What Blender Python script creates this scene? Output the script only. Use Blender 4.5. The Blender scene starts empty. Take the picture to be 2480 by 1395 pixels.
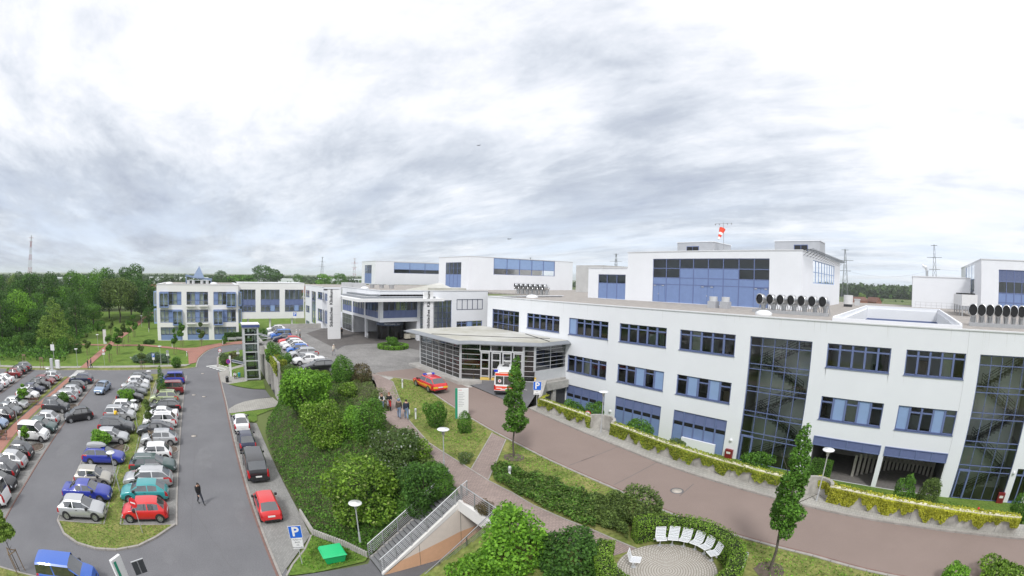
import bpy, bmesh, math, random
from mathutils import Vector, Matrix, Euler
PI=math.pi; R=math.radians
S=bpy.context.scene; COL=S.collection
random.seed(7)
# ---------------------------------------------------------------- terrain
# lower car park lies at z 0; the upper drive at 3.9 rises to 4.4 on the entrance plaza
def zU(x):
    t=min(1,max(0,(-32-x)/14)); return 3.9+.5*t*t*(3-2*t)
# ---------------------------------------------------------------- materials
MATS={}
def mat(name,col,rough=.7,metal=0,var=.12,scale=3.,bump=0,spec=.5,coat=0,detail=4,col2=None,scale2=None,k2=(.88,1.1)):
    """principled with procedural tone variation in object space"""
    if name in MATS: return MATS[name]
    m=bpy.data.materials.new(name); m.use_nodes=True; nt=m.node_tree; N=nt.nodes; L=nt.links
    b=N['Principled BSDF']; b.inputs['Roughness'].default_value=rough; b.inputs['Metallic'].default_value=metal
    b.inputs['Specular IOR Level'].default_value=spec
    if coat: b.inputs['Coat Weight'].default_value=coat; b.inputs['Coat Roughness'].default_value=.05
    c=(*col,1) ; m.diffuse_color=c
    if var>0 or col2:
        tc=N.new('ShaderNodeTexCoord'); no=N.new('ShaderNodeTexNoise'); no.inputs['Scale'].default_value=scale; no.inputs['Detail'].default_value=detail
        no.inputs['Roughness'].default_value=.65
        L.new(tc.outputs['Object'],no.inputs['Vector'])
        cr=N.new('ShaderNodeValToRGB'); e=cr.color_ramp.elements
        c2=col2 or tuple(x*(1-var) for x in col); c1=col if col2 else tuple(min(1,x*(1+var)) for x in col)
        e[0].position=.3; e[1].position=.7; e[0].color=(*c2,1); e[1].color=(*c1,1)
        L.new(no.outputs['Fac'],cr.inputs['Fac']); out=cr.outputs['Color']
        if scale2:
            n2=N.new('ShaderNodeTexNoise'); n2.inputs['Scale'].default_value=scale2; n2.inputs['Detail'].default_value=6; L.new(tc.outputs['Object'],n2.inputs['Vector'])
            mr=N.new('ShaderNodeMapRange'); mr.inputs[1].default_value=.3; mr.inputs[2].default_value=.7; mr.inputs[3].default_value=k2[0]; mr.inputs[4].default_value=k2[1]
            L.new(n2.outputs['Fac'],mr.inputs[0]); mx=N.new('ShaderNodeVectorMath'); mx.operation='SCALE'; L.new(out,mx.inputs[0]); L.new(mr.outputs[0],mx.inputs['Scale']); out=mx.outputs[0]
        L.new(out,b.inputs['Base Color'])
        if bump:
            bp=N.new('ShaderNodeBump'); bp.inputs['Strength'].default_value=bump; bp.inputs['Distance'].default_value=.02; L.new(no.outputs['Fac'],bp.inputs['Height']); L.new(bp.outputs[0],b.inputs['Normal'])
    else: b.inputs['Base Color'].default_value=c
    MATS[name]=m; return m
def brick_mat(name,c1,c2,cm,bw,bh,mort,rot=0,rough=.85,var=.25,big=.35):
    """paving in world metres"""
    if name in MATS: return MATS[name]
    m=bpy.data.materials.new(name); m.use_nodes=True; nt=m.node_tree; N=nt.nodes; L=nt.links; b=N['Principled BSDF']; b.inputs['Roughness'].default_value=rough
    b.inputs['Specular IOR Level'].default_value=.3
    tc=N.new('ShaderNodeTexCoord'); mp=N.new('ShaderNodeMapping'); mp.inputs['Rotation'].default_value[2]=rot; L.new(tc.outputs['Object'],mp.inputs['Vector'])
    br=N.new('ShaderNodeTexBrick'); br.inputs['Scale'].default_value=1; br.inputs['Brick Width'].default_value=bw; br.inputs['Row Height'].default_value=bh; br.inputs['Mortar Size'].default_value=mort
    br.inputs['Color1'].default_value=(*c1,1); br.inputs['Color2'].default_value=(*c2,1); br.inputs['Mortar'].default_value=(*cm,1); L.new(mp.outputs[0],br.inputs['Vector'])
    no=N.new('ShaderNodeTexNoise'); no.inputs['Scale'].default_value=big; no.inputs['Detail'].default_value=8; no.inputs['Roughness'].default_value=.7; L.new(tc.outputs['Object'],no.inputs['Vector'])
    mr=N.new('ShaderNodeMapRange'); mr.inputs[1].default_value=.3; mr.inputs[2].default_value=.7; mr.inputs[3].default_value=1-var; mr.inputs[4].default_value=1+var; L.new(no.outputs['Fac'],mr.inputs[0])
    sc=N.new('ShaderNodeVectorMath'); sc.operation='SCALE'; L.new(br.outputs['Color'],sc.inputs[0]); L.new(mr.outputs[0],sc.inputs['Scale']); L.new(sc.outputs[0],b.inputs['Base Color'])
    MATS[name]=m; return m
def glass_mat(name,tint,refl=1.0,rough=.02,ior=1.5):
    if name in MATS: return MATS[name]
    m=bpy.data.materials.new(name); m.use_nodes=True; nt=m.node_tree; N=nt.nodes; L=nt.links; N.remove(N['Principled BSDF']); o=N['Material Output']
    t=N.new('ShaderNodeBsdfTransparent'); t.inputs[0].default_value=(*tint,1); g=N.new('ShaderNodeBsdfGlossy'); g.inputs['Roughness'].default_value=rough; g.inputs[0].default_value=(refl,refl,refl,1)
    tc=N.new('ShaderNodeTexCoord'); no=N.new('ShaderNodeTexNoise'); no.inputs['Scale'].default_value=.7; L.new(tc.outputs['Object'],no.inputs['Vector']); bp=N.new('ShaderNodeBump'); bp.inputs['Strength'].default_value=.04; bp.inputs['Distance'].default_value=.05; L.new(no.outputs['Fac'],bp.inputs['Height'])
    f=N.new('ShaderNodeFresnel'); f.inputs[0].default_value=ior; L.new(bp.outputs[0],g.inputs['Normal'])
    mx=N.new('ShaderNodeMixShader'); L.new(f.outputs[0],mx.inputs[0]); L.new(t.outputs[0],mx.inputs[1]); L.new(g.outputs[0],mx.inputs[2]); L.new(mx.outputs[0],o.inputs[0])
    MATS[name]=m; return m
def leaf_mat(name,dark,light,tr=.35,yellow=None):
    if name in MATS: return MATS[name]
    m=bpy.data.materials.new(name); m.use_nodes=True; nt=m.node_tree; N=nt.nodes; L=nt.links; b=N['Principled BSDF']; b.inputs['Roughness'].default_value=.55; b.inputs['Specular IOR Level'].default_value=.25
    ge=N.new('ShaderNodeNewGeometry'); cr=N.new('ShaderNodeValToRGB'); e=cr.color_ramp.elements; e[0].color=(*dark,1); e[1].color=(*light,1)
    if yellow:
        x=cr.color_ramp.elements.new(.93); x.color=(*light,1); e=cr.color_ramp.elements; e[len(e)-1].color=(*yellow,1)
    L.new(ge.outputs['Random Per Island'],cr.inputs[0])
    tc=N.new('ShaderNodeTexCoord'); no=N.new('ShaderNodeTexNoise'); no.inputs['Scale'].default_value=1.1; L.new(tc.outputs['Object'],no.inputs['Vector'])
    mr=N.new('ShaderNodeMapRange'); mr.inputs[1].default_value=.3; mr.inputs[2].default_value=.7; mr.inputs[3].default_value=.7; mr.inputs[4].default_value=1.3; L.new(no.outputs['Fac'],mr.inputs[0])
    sc=N.new('ShaderNodeVectorMath'); sc.operation='SCALE'; L.new(cr.outputs[0],sc.inputs[0]); L.new(mr.outputs[0],sc.inputs['Scale']); L.new(sc.outputs[0],b.inputs['Base Color'])
    t=N.new('ShaderNodeBsdfTranslucent'); L.new(sc.outputs[0],t.inputs[0]); mx=N.new('ShaderNodeMixShader'); mx.inputs[0].default_value=tr; L.new(b.outputs[0],mx.inputs[1]); L.new(t.outputs[0],mx.inputs[2]); L.new(mx.outputs[0],N['Material Output'].inputs[0])
    MATS[name]=m; return m
# ---------------------------------------------------------------- mesh builder
class MB:
    def __init__(s): s.v=[]; s.f=[]; s.m=[]; s.sm=[]
    def add(s,vs,fs,mi=0,smooth=False):
        n=len(s.v); s.v+= [tuple(p) for p in vs]
        for f in fs: s.f.append([i+n for i in f]); s.m.append(mi); s.sm.append(smooth)
        return s
    def box(s,x0,x1,y0,y1,z0,z1,mi=0):
        if x0>x1:x0,x1=x1,x0
        if y0>y1:y0,y1=y1,y0
        if z0>z1:z0,z1=z1,z0
        return s.add([(x0,y0,z0),(x1,y0,z0),(x1,y1,z0),(x0,y1,z0),(x0,y0,z1),(x1,y0,z1),(x1,y1,z1),(x0,y1,z1)],[(0,3,2,1),(4,5,6,7),(0,1,5,4),(1,2,6,5),(2,3,7,6),(3,0,4,7)],mi)
    def quad(s,a,b,c,d,mi=0): return s.add([a,b,c,d],[(0,1,2,3)],mi)
    def prism(s,poly,z0,z1,mi=0,mit=None):
        n=len(poly); a=sum(poly[i][0]*poly[(i+1)%n][1]-poly[(i+1)%n][0]*poly[i][1] for i in range(n))
        if a<0: poly=poly[::-1]
        f0=(lambda x,y:z0) if not callable(z0) else z0; f1=(lambda x,y:z1) if not callable(z1) else z1
        s.add([(x,y,f0(x,y)) for x,y in poly]+[(x,y,f1(x,y)) for x,y in poly],[(i,(i+1)%n,n+(i+1)%n,n+i) for i in range(n)],mi)
        return s.add([(x,y,f0(x,y)) for x,y in poly]+[(x,y,f1(x,y)) for x,y in poly],[tuple(range(n-1,-1,-1)),tuple(range(n,2*n))],mi if mit is None else mit)
    def cyl(s,p,q,r0,r1=None,n=10,mi=0,cap=True,smooth=True):
        r1=r0 if r1 is None else r1; p=Vector(p);q=Vector(q);d=(q-p).normalized()
        a=d.orthogonal().normalized(); b=d.cross(a)
        vs=[]
        for c,r in ((p,r0),(q,r1)):
            for i in range(n): t=2*PI*i/n; vs.append(c+(a*math.cos(t)+b*math.sin(t))*r)
        s.add(vs,[(i,(i+1)%n,n+(i+1)%n,n+i) for i in range(n)],mi,smooth)
        if cap: s.add(vs,[tuple(range(n-1,-1,-1)),tuple(range(n,2*n))],mi)
        return s
    def tube(s,pts,r,n=6,mi=0):
        for a,b in zip(pts[:-1],pts[1:]): s.cyl(a,b,r,r,n,mi)
        return s
    def bar(s,p,q,w,h,mi=0):
        p=Vector(p);q=Vector(q);d=(q-p).normalized(); up=Vector((0,0,1)) if abs(d.z)<.95 else Vector((1,0,0)); a=d.cross(up).normalized(); b=a.cross(d)
        vs=[c+a*x*w/2+b*y*h/2 for c in (p,q) for x,y in ((-1,-1),(1,-1),(1,1),(-1,1))]
        return s.add(vs,[(0,3,2,1),(4,5,6,7),(0,1,5,4),(1,2,6,5),(2,3,7,6),(3,0,4,7)],mi)
    def lathe(s,prof,c=(0,0,0),n=16,mi=0,smooth=True,axis='z'):
        vs=[];k=len(prof)
        for r,z in prof:
            for i in range(n):
                t=2*PI*i/n; p=(r*math.cos(t),r*math.sin(t),z)
                if axis=='y': p=(p[0],p[2],p[1])
                if axis=='x': p=(p[2],p[0],p[1])
                vs.append((p[0]+c[0],p[1]+c[1],p[2]+c[2]))
        return s.add(vs,[(j*n+i,j*n+(i+1)%n,(j+1)*n+(i+1)%n,(j+1)*n+i) for j in range(k-1) for i in range(n)],mi,smooth)
    def sphere(s,c,r,n=10,mi=0,sq=(1,1,1)):
        k=max(4,n//2+1); prof=[(max(.001,math.sin(PI*i/k)),-math.cos(PI*i/k)) for i in range(k+1)]
        m=MB().lathe(prof,n=n); return s.add([(c[0]+x*r*sq[0],c[1]+y*r*sq[1],c[2]+z*r*sq[2]) for x,y,z in m.v],m.f,mi,True)
    def build(s,name,mats,parent=None,origin=None,sharp=None,fix=False):
        me=bpy.data.meshes.new(name)
        o=origin or ((parent.location if parent is not None and parent.type=='EMPTY' else (parent['o'] if parent is not None and 'o' in parent else (0,0,0))))
        me.from_pydata([(x-o[0],y-o[1],z-o[2]) for x,y,z in s.v],[],s.f)
        if not isinstance(mats,(list,tuple)): mats=[mats]
        for m in mats: me.materials.append(m)
        me.polygons.foreach_set('material_index',s.m); me.polygons.foreach_set('use_smooth',s.sm)
        if fix:
            bm=bmesh.new(); bm.from_mesh(me); bmesh.ops.remove_doubles(bm,verts=bm.verts,dist=1e-4); bmesh.ops.recalc_face_normals(bm,faces=bm.faces); bm.to_mesh(me); bm.free()
        if sharp: me.set_sharp_from_angle(angle=R(sharp))
        me.update(); ob=bpy.data.objects.new(name,me); COL.objects.link(ob)
        if parent is not None: ob.parent=parent; ob['o']=tuple(o)
        elif origin: ob.location=origin; ob['o']=tuple(origin)
        else: ob['o']=(0,0,0)
        return ob
def tag(o,label=None,cat=None,group=None,kind=None):
    if label:o['label']=label
    if cat:o['category']=cat
    if group:o['group']=group
    if kind:o['kind']=kind
    return o
def empty(name,loc,label,cat,group=None,rz=0):
    o=bpy.data.objects.new(name,None); o.empty_display_size=.3; COL.objects.link(o); o.location=loc; o.rotation_euler[2]=rz
    return tag(o,label,cat,group)
def kids(o): return [c for c in bpy.data.objects if c.parent==o]
CH={}
def copy_tree(o,parent=None,deep=None):
    c=o.copy(); COL.objects.link(c)
    if parent is not None: c.parent=parent
    if o.name not in CH: CH[o.name]=kids(o)
    for ch in CH[o.name]: copy_tree(ch,c)
    return c
def place(o,loc,rz=0,label=None,group=None,sc=None):
    o.location=loc; o.rotation_euler[2]=rz
    if sc: o.scale=sc if isinstance(sc,tuple) else (sc,sc,sc)
    if label:o['label']=label
    if group:o['group']=group
    return o
def sheet(name,poly,mat_,z=0.,dz=0.,up=False,kind='structure',sub=None):
    """flat ground sheet from a polygon (z follows zU when up)"""
    bm=bmesh.new(); vs=[bm.verts.new((x,y,0)) for x,y in poly]; f=bm.faces.new(vs)
    if f.normal.z<0 or (bm.normal_update() or f.normal.z<0): bmesh.ops.reverse_faces(bm,faces=[f])
    bmesh.ops.triangulate(bm,faces=bm.faces[:])
    if up:
        for x in range(-47,-30): bmesh.ops.bisect_plane(bm,geom=bm.verts[:]+bm.edges[:]+bm.faces[:],plane_co=(x,0,0),plane_no=(1,0,0))
    for v in bm.verts: v.co.z=(zU(v.co.x) if up else z)+dz
    me=bpy.data.meshes.new(name); bm.to_mesh(me); bm.free(); me.materials.append(mat_); o=bpy.data.objects.new(name,me); COL.objects.link(o)
    if kind:o['kind']=kind
    return o
def off(pts,d):
    """offset an open polyline to its left by d"""
    out=[]
    for i,p in enumerate(pts):
        a=Vector(pts[max(0,i-1)]);b=Vector(pts[min(len(pts)-1,i+1)]); t=(b-a).normalized(); out.append((p[0]-t.y*d,p[1]+t.x*d))
    return out
def kerb(name,pts,w,h,mat_,z=0.,up=False,seg=1.0):
    """kerb of separate stones along a polyline, one object, kind structure"""
    mb=MB()
    P=[Vector(p) for p in pts]; res=[P[0]]
    for a,b in zip(P[:-1],P[1:]):
        n=max(1,round((b-a).length/seg))
        for i in range(1,n+1): res.append(a.lerp(b,i/n))
    R1=[(p.x,p.y) for p in res]; R2=off(R1,w)
    for i in range(len(R1)-1):
        a,b,c,d=[Vector(q) for q in (R1[i],R1[i+1],R2[i+1],R2[i])]; g=.012/max(.2,(b-a).length)
        a,b,c,d=a.lerp(b,g),b.lerp(a,g),c.lerp(d,g),d.lerp(c,g)
        f=(lambda x,y:zU(x)) if up else (lambda x,y:z)
        mb.prism([(q.x,q.y) for q in (a,b,c,d)],lambda x,y:f(x,y)-.05,lambda x,y:f(x,y)+h)
    o=mb.build(name,mat_); o['kind']='structure'; return o
# wall-plane coordinates: a along the wall, z up, d into the building
class Wall:
    def __init__(s,axis,pos,sgn=1): s.ax=axis; s.pos=pos; s.sg=sgn   # axis 'y': faces -y (sgn 1); axis 'x': faces +x (sgn 1)
    def P(s,a,z,d=0):
        return (a,s.pos+d*s.sg,z) if s.ax=='y' else (s.pos-d*s.sg,a,z)
    def box(s,mb,a0,a1,z0,z1,d0,d1,mi=0):
        p=s.P(a0,z0,d0);q=s.P(a1,z1,d1); mb.box(p[0],q[0],p[1],q[1],p[2],q[2],mi)
    def face(s,mb,a0,a1,z0,z1,d,mi=0):
        q=[s.P(a0,z0,d),s.P(a1,z0,d),s.P(a1,z1,d),s.P(a0,z1,d)]
        if (s.ax=='y')==(s.sg<0): q=q[::-1]
        mb.quad(*q,mi)
    def wall(s,mb,a0,a1,z0,z1,holes,dep=.3,mi=0):
        xs=sorted({a0,a1,*[h[0] for h in holes],*[h[1] for h in holes]}); zs=sorted({z0,z1,*[h[2] for h in holes],*[h[3] for h in holes]})
        xs=[x for x in xs if a0<=x<=a1]; zs=[z for z in zs if z0<=z<=z1]
        for i in range(len(xs)-1):
            for j in range(len(zs)-1):
                cx,cz=(xs[i]+xs[i+1])/2,(zs[j]+zs[j+1])/2
                if not any(h[0]<cx<h[1] and h[2]<cz<h[3] for h in holes): s.face(mb,xs[i],xs[i+1],zs[j],zs[j+1],0,mi)
        for h in holes:
            b0,b1,c0,c1=h[:4]
            for q in (((b0,c0,0),(b0,c0,dep),(b0,c1,dep),(b0,c1,0)),((b1,c0,0),(b1,c1,0),(b1,c1,dep),(b1,c0,dep)),((b0,c1,0),(b0,c1,dep),(b1,c1,dep),(b1,c1,0)),((b0,c0,0),(b1,c0,0),(b1,c0,dep),(b0,c0,dep))):
                qq=[s.P(*t) for t in q]
                mb.quad(*qq,mi)

# ---------------------------------------------------------------- ground
m_asph=mat('asphalt',(.188,.188,.196),.9,col2=(.150,.150,.158),scale=.22,spec=.25,scale2=11,detail=9)
m_asph2=mat('asphalt_dark',(.145,.145,.152),.9,var=.12,scale=.5,spec=.25,scale2=14)
m_red=mat('red_asphalt',(.262,.205,.180),.9,col2=(.235,.183,.16),scale=.25,spec=.25,detail=9,scale2=30)
m_grass=mat('grass',(.17,.245,.05),.95,col2=(.09,.16,.03),scale=.45,spec=.1,scale2=5,detail=8,k2=(.68,1.3))
m_grassdry=mat('grass_dry',(.27,.255,.095),.95,col2=(.115,.165,.036),scale=.7,spec=.1,scale2=5,detail=9,k2=(.66,1.3))
m_field=mat('far_fields',(.17,.2,.075),.95,col2=(.075,.11,.04),scale=.006,spec=.1,scale2=.05)
m_soil=mat('soil',(.13,.105,.085),.95,var=.35,scale=3,spec=.1,scale2=20)
m_conc=mat('concrete',(.40,.385,.36),.85,var=.16,scale=.8,spec=.3,scale2=5)
m_kerb=mat('kerb_stone',(.33,.31,.285),.85,var=.15,scale=2,spec=.3)
m_kerbr=mat('kerb_red',(.21,.13,.11),.85,var=.2,scale=2,spec=.3)
m_bay=brick_mat('bay_paving',(.30,.295,.28),(.24,.235,.225),(.15,.15,.14),.2,.1,.008,var=.2)
m_plaza=brick_mat('plaza_paving',(.27,.262,.25),(.22,.213,.205),(.14,.135,.13),.3,.15,.01,rot=.4,var=.22)
m_plazad=brick_mat('plaza_dark_paving',(.15,.138,.13),(.12,.11,.105),(.08,.075,.07),.2,.1,.008,rot=.4,var=.2)
m_brick=brick_mat('brick_path',(.335,.262,.232),(.275,.215,.195),(.17,.14,.125),.24,.12,.01,rot=PI/2,var=.15)
m_redbrick=brick_mat('red_brick_path',(.41,.195,.145),(.345,.16,.125),(.25,.16,.13),.2,.1,.008,var=.12)
m_walk=brick_mat('sidewalk_slabs',(.40,.385,.35),(.35,.34,.31),(.22,.21,.19),.3,.3,.012,var=.15)
m_cobble=brick_mat('cobble',(.5,.46,.40),(.38,.35,.31),(.17,.155,.13),.14,.12,.018,var=.2,big=3)
m_white=mat('road_paint',(.75,.75,.72),.8,var=.06,scale=4)
g_=tag(MB().add([(-9000,-9000,-.06),(9000,-9000,-.06),(9000,9000,-.06),(-9000,9000,-.06)],[(0,1,2,3)]).build('ground',m_field),kind='structure')
sheet('parking_asphalt',[(12,-80),(12,2.4),(-21.2,2.0),(-77.3,1.0),(-82.0,.4),(-81.6,-3.7),(-80.5,-5.5),(-79.3,-21.3),(-79.4,-26.6),(-78.1,-37.9),(-77.0,-80)],m_asph)
sheet('lawn',[(-80.3,-3.5),(-79.5,-21.3),(-79.6,-26.6),(-78.3,-38),(-77.2,-80),(-128,-80),(-200,-80),(-200,30),(-118,30),(-82,9),(-82,0)],m_grass,dz=-.02)
# drive that curves off to the entrance ramp
sheet('drive',[(-81.4,.2),(-81.6,-3.7),(-86,-3.6),(-90,-3.4),(-95,-2.5),(-99.6,-1.3),(-102.6,.3),(-105,2.3),(-106.6,5),(-107,9),(-107,26),(-101,26),(-101,8.3),(-99,5),(-96.1,1.6),(-90.5,.35),(-86,.3)],m_asph,dz=.004)
kerb('drive_kerb',[(-81.6,-3.7),(-86,-3.6),(-90,-3.4),(-95,-2.5),(-99.6,-1.3),(-102.6,.3),(-105,2.3),(-106.6,5),(-107,9)],.25,.06,m_kerb)
kerb('drive_kerb',[(-81.4,.2),(-86,.3),(-90.5,.35),(-96.1,1.6)],-.35,.06,m_kerb)
sheet('lift_walk',[(-80.72,3.04),(-84.12,6.02),(-70.30,5.11),(-69.51,4.76),(-68.34,1.82),(-69.85,0.78),(-77.19,0.64)],m_walk,dz=.03)
kerb('crossroad_kerb',[(-81.6,-3.7),(-80.5,-5.5),(-79.3,-21.3),(-79.4,-26.6),(-78.1,-37.9),(-77.3,-60)],-.2,.08,m_kerb)
sheet('verge',[(-81.6,-4.0),(-80.8,-5.5),(-79.6,-21.3),(-79.7,-26.6),(-78.4,-37.9),(-77.6,-60),(-78.9,-60),(-80.0,-38),(-81.3,-27),(-82.0,-17),(-82.8,-6)],m_grassdry,dz=.05)
sheet('sidewalk',[(-82.8,-6),(-82.0,-17),(-81.3,-27),(-80.0,-38),(-78.9,-60),(-80.5,-60),(-81.6,-38),(-83.0,-27),(-84.0,-14),(-84.6,-5)],m_walk,dz=.054)
# red brick walks
sheet('red_path',[(-35,-26.0),(-42,-26.5),(-48.1,-27.0),(-58.4,-27.1),(-65.2,-27.0),(-73.5,-26.9),(-73.6,-28.1),(-65.2,-27.9),(-58.4,-28.1),(-48.1,-28.6),(-42,-28.2),(-35,-27.8)],m_redbrick,dz=.03)
sheet('red_walk',[(-81.3,-26.3),(-90,-26.5),(-111,-27),(-135,-26.4),(-168,-27),(-230,-27),(-230,-29.4),(-168,-29.2),(-135,-28.6),(-111,-28.8),(-90,-28.2),(-81.3,-28.0)],m_redbrick,dz=.06)
sheet('curved_walk',[(-109.5,-46),(-108.8,-35),(-108.3,-28),(-108.6,-18),(-105.4,-11.6),(-103,-7.8),(-103.6,-4.4),(-107,-1.5),(-109.5,1.5),(-112.5,7.4),(-110.7,9.5),(-107.6,7.5),(-107.3,5),(-105.5,2),(-103,0),(-99.8,-1.7),(-95,-2.9),(-90,-3.75),(-86,-3.9),(-84.5,-5.4),(-90,-5.7),(-96,-6.1),(-99.4,-6.9),(-101.6,-9),(-103.2,-12),(-106.6,-18),(-106.6,-28),(-107.2,-35),(-107.8,-46)],m_redbrick,dz=.064)
mb=MB()
for i in range(6): mb.box(-79.1+i*.95,-78.6+i*.95,-28.0,-26.2,.0,.006)
tag(mb.build('zebra_crossing',m_white),kind='structure'); mb=MB()
for i in range(5): mb.prism([(-82.6+i*.95,-1.9+i*.62),(-82.1+i*.95,-1.75+i*.62),(-83.3+i*.95,1.0+i*.62),(-83.8+i*.95,.85+i*.62)],.0,.012)
tag(mb.build('zebra_crossing',m_white),kind='structure')
# central parking island
bayL=[(-28.3,-15.0),(-41,-15.4),(-59.7,-15.85),(-76,-16.0),(-76,-12.0),(-71,-11.85),(-55.2,-11.4),(-42.9,-11.0),(-28.15,-10.72)]
bayR=[(-28.15,-9.2),(-43.4,-9.6),(-56.6,-10.1),(-72.2,-10.5),(-75,-10.5),(-75,-5.4),(-71.9,-5.35),(-64.2,-5.3),(-51,-5.07),(-41,-4.9),(-28.12,-4.82)]
sheet('parking_bays',bayL,m_bay,dz=.03); sheet('parking_bays',bayR,m_bay,dz=.03)
sheet('island_grass',[(-28.15,-10.9),(-42.9,-11.15),(-55.2,-11.5),(-71,-11.95),(-76.5,-12),(-76.5,-10.4),(-72.2,-10.4),(-56.6,-10.0),(-43.4,-9.45),(-28.15,-9.1)],m_grassdry,dz=.06)
tip=[(-28.30,-14.97),(-26.56,-13.94),(-25.50,-12.53),(-24.95,-10.84),(-24.91,-9.19),(-25.44,-7.52),(-26.55,-6.19),(-28.12,-4.82)]
sheet('island_grass',tip,m_grassdry,dz=.08)
kerb('island_kerb',tip,.18,.12,m_kerb,seg=.85)
kerb('island_kerb',bayL[:4],-.12,.06,m_kerb); kerb('island_kerb',bayR[::-1][:6],-.12,.06,m_kerb)
kerb('island_kerb',[(-28.15,-10.72),(-28.3,-15.0)],-.12,.08,m_kerb); kerb('island_kerb',[(-28.12,-4.82),(-28.15,-9.2)],-.12,.08,m_kerb)
kerb('island_kerb',[(-28.15,-10.72),(-42.9,-11.0),(-55.2,-11.4),(-71,-11.85)],-.12,.09,m_kerb); kerb('island_kerb',[(-28.15,-9.2),(-43.4,-9.6),(-56.6,-10.1),(-72.2,-10.5)],.12,.09,m_kerb)
# left lots
sheet('parking_bays',[(-24,-20.2),(-34.8,-20.35),(-51.1,-21.0),(-56.3,-21.1),(-72.5,-21.6),(-72.8,-26.6),(-65,-26.7),(-58,-26.8),(-48,-26.7),(-35,-25.8),(-24,-25.5)],m_bay,dz=.02)
kerb('lot_kerb',[(-24,-20.2),(-34.8,-20.35),(-51.1,-21.0),(-56.3,-21.1),(-72.5,-21.6)],-.14,.035,m_kerbr)
sheet('parking_bays',[(-35,-29.0),(-48,-29.4),(-65,-29.2),(-74,-29),(-74.5,-33.4),(-35,-33.0)],m_bay,dz=.02)
sheet('verge',[(-35,-28.3),(-48,-28.7),(-65,-28.3),(-74,-28.2),(-74,-28.9),(-65,-29.1),(-48,-29.3),(-35,-28.9)],m_grassdry,dz=.05)
sheet('verge',[(-35,-25.95),(-48,-26.85),(-65,-26.85),(-73,-26.75),(-73,-26.4),(-65,-26.5),(-48,-26.5),(-35,-25.6)],m_grassdry,dz=.05)
sheet('parking_bays',[(-45,-37.3),(-61,-37.55),(-77.5,-37.8),(-77.3,-43),(-45,-42.4)],m_bay,dz=.02)
kerb('lot_kerb',[(-45,-37.3),(-61,-37.55),(-77.5,-37.8)],.14,.035,m_kerbr)
for i,(x,y,r) in enumerate([(-42.69,-11.50)+(1.0,),(-42.33,-5.83)+(.85,),(-42.24,-22.04)+(.95,),(-57.00,-21.87)+(.9,),(-57.21,-11.82)+(.8,)]):
    sheet('planting_bed',[(x+r*1.2*math.cos(2*PI*k/16),y+r*math.sin(2*PI*k/16)) for k in range(16)],m_soil,dz=.085)
    kerb('planting_bed_kerb',[(x+r*1.25*math.cos(2*PI*k/16),y+r*1.05*math.sin(2*PI*k/16)) for k in range(17)],.1,.1,m_kerb,seg=.5)
mb=MB()
for k in range(19):
    x=-29.6-2.5*k
    if k%1==0: mb.box(x-.03,x+.03,-14.9-.02*k,-10.9-.02*k,.028,.034); mb.box(x-.03,x+.03,-9.1-.04*k,-4.95-.015*k,.028,.034)
for k in range(18): x=-28-2.5*k; mb.box(x-.03,x+.03,-25.6-.02*k,-20.5-.06*k,.018,.024)
tag(mb.build('bay_lines',mat('bay_line',(.12,.12,.115),.9,var=.1)),kind='structure')
# right-hand parallel bay
sheet('parking_bays',[(-21.4,1.55),(-31.2,1.35),(-45.5,1.2),(-50.5,1.15),(-49.2,4.15),(-35.4,4.32),(-28,4.45),(-25.2,4.4)],m_bay,dz=.02)
kerb('bay_kerb',[(-19,1.6),(-31.2,1.36),(-45.5,1.22),(-58.5,1.1),(-77.2,.6)],.16,.05,m_kerb); kerb('bay_gutter',[(-19,1.42),(-31.2,1.18),(-45.5,1.04),(-58.5,.92),(-77.2,.42)],.15,.012,m_kerbr)
sheet('side_road',[(-69.85,0.78),(-68.34,1.82),(-66.87,2.80),(-65.65,4.03),(-64.66,5.35),(-64.05,7.20),(-60.27,7.41),(-59.82,7.46),(-59.39,5.38),(-58.12,3.38),(-56.81,1.90),(-55.42,1.25),(-54.76,0.94)],m_asph,dz=.008)
sheet('side_walk',[(-55.42,1.25),(-56.96,2.14),(-58.30,3.51),(-59.19,5.36),(-59.56,7.66),(-56.11,8.26),(-55.39,8.02),(-54.56,5.91),(-53.98,3.44),(-53.46,1.46),(-53.69,1.04)],m_walk,dz=.04)
sheet('lawn',[(-68.34,1.82),(-69.67,4.77),(-69.81,7.68),(-64.29,7.23),(-64.90,5.38),(-65.90,4.05),(-67.13,2.82)],m_grass,dz=.04)
sheet('lawn',[(-73.73,2.37),(-76.95,2.38),(-79.24,3.27),(-81.44,5.63),(-72.36,5.15),(-72.37,4.01)],m_grass,dz=.05)
sheet('lawn',[(-53.41,1.13),(-53.91,3.44),(-54.49,5.90),(-55.21,7.99),(-52.06,4.51),(-50.17,4.33),(-49.64,3.91),(-50.11,3.06),(-52.27,1.59)],m_grass,dz=.02)
sheet('lawn',[(-25.2,4.42),(-23.2,5.95),(-21.5,6.9),(-21.2,6.6),(-21.1,3.4),(-21.25,1.75),(-22.3,2.4),(-23.6,3.5)],m_grass,dz=.05)
kerb('lawn_kerb',[(-21.25,1.75),(-22.3,2.4),(-23.6,3.5),(-25.2,4.42)],-.12,.07,m_kerb)
sheet('low_path',[(-21.15,1.9),(-20.95,6.7),(-21.35,7.0),(-19.6,7.0),(-19.6,20),(-16.6,20),(-16.6,8.5),(-15,5),(-14,1.9)],m_asph2,dz=.012)
sheet('lawn',[(-21.9,-30),(-21.7,-18.5),(-21.4,-15),(-18,-10),(-5,-10),(-5,-30)],m_grassdry,dz=.05)
kerb('lot_kerb',[(-22.0,-24),(-21.7,-18.5),(-21.4,-15),(-20,-12)],-.14,.07,m_kerb)
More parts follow.
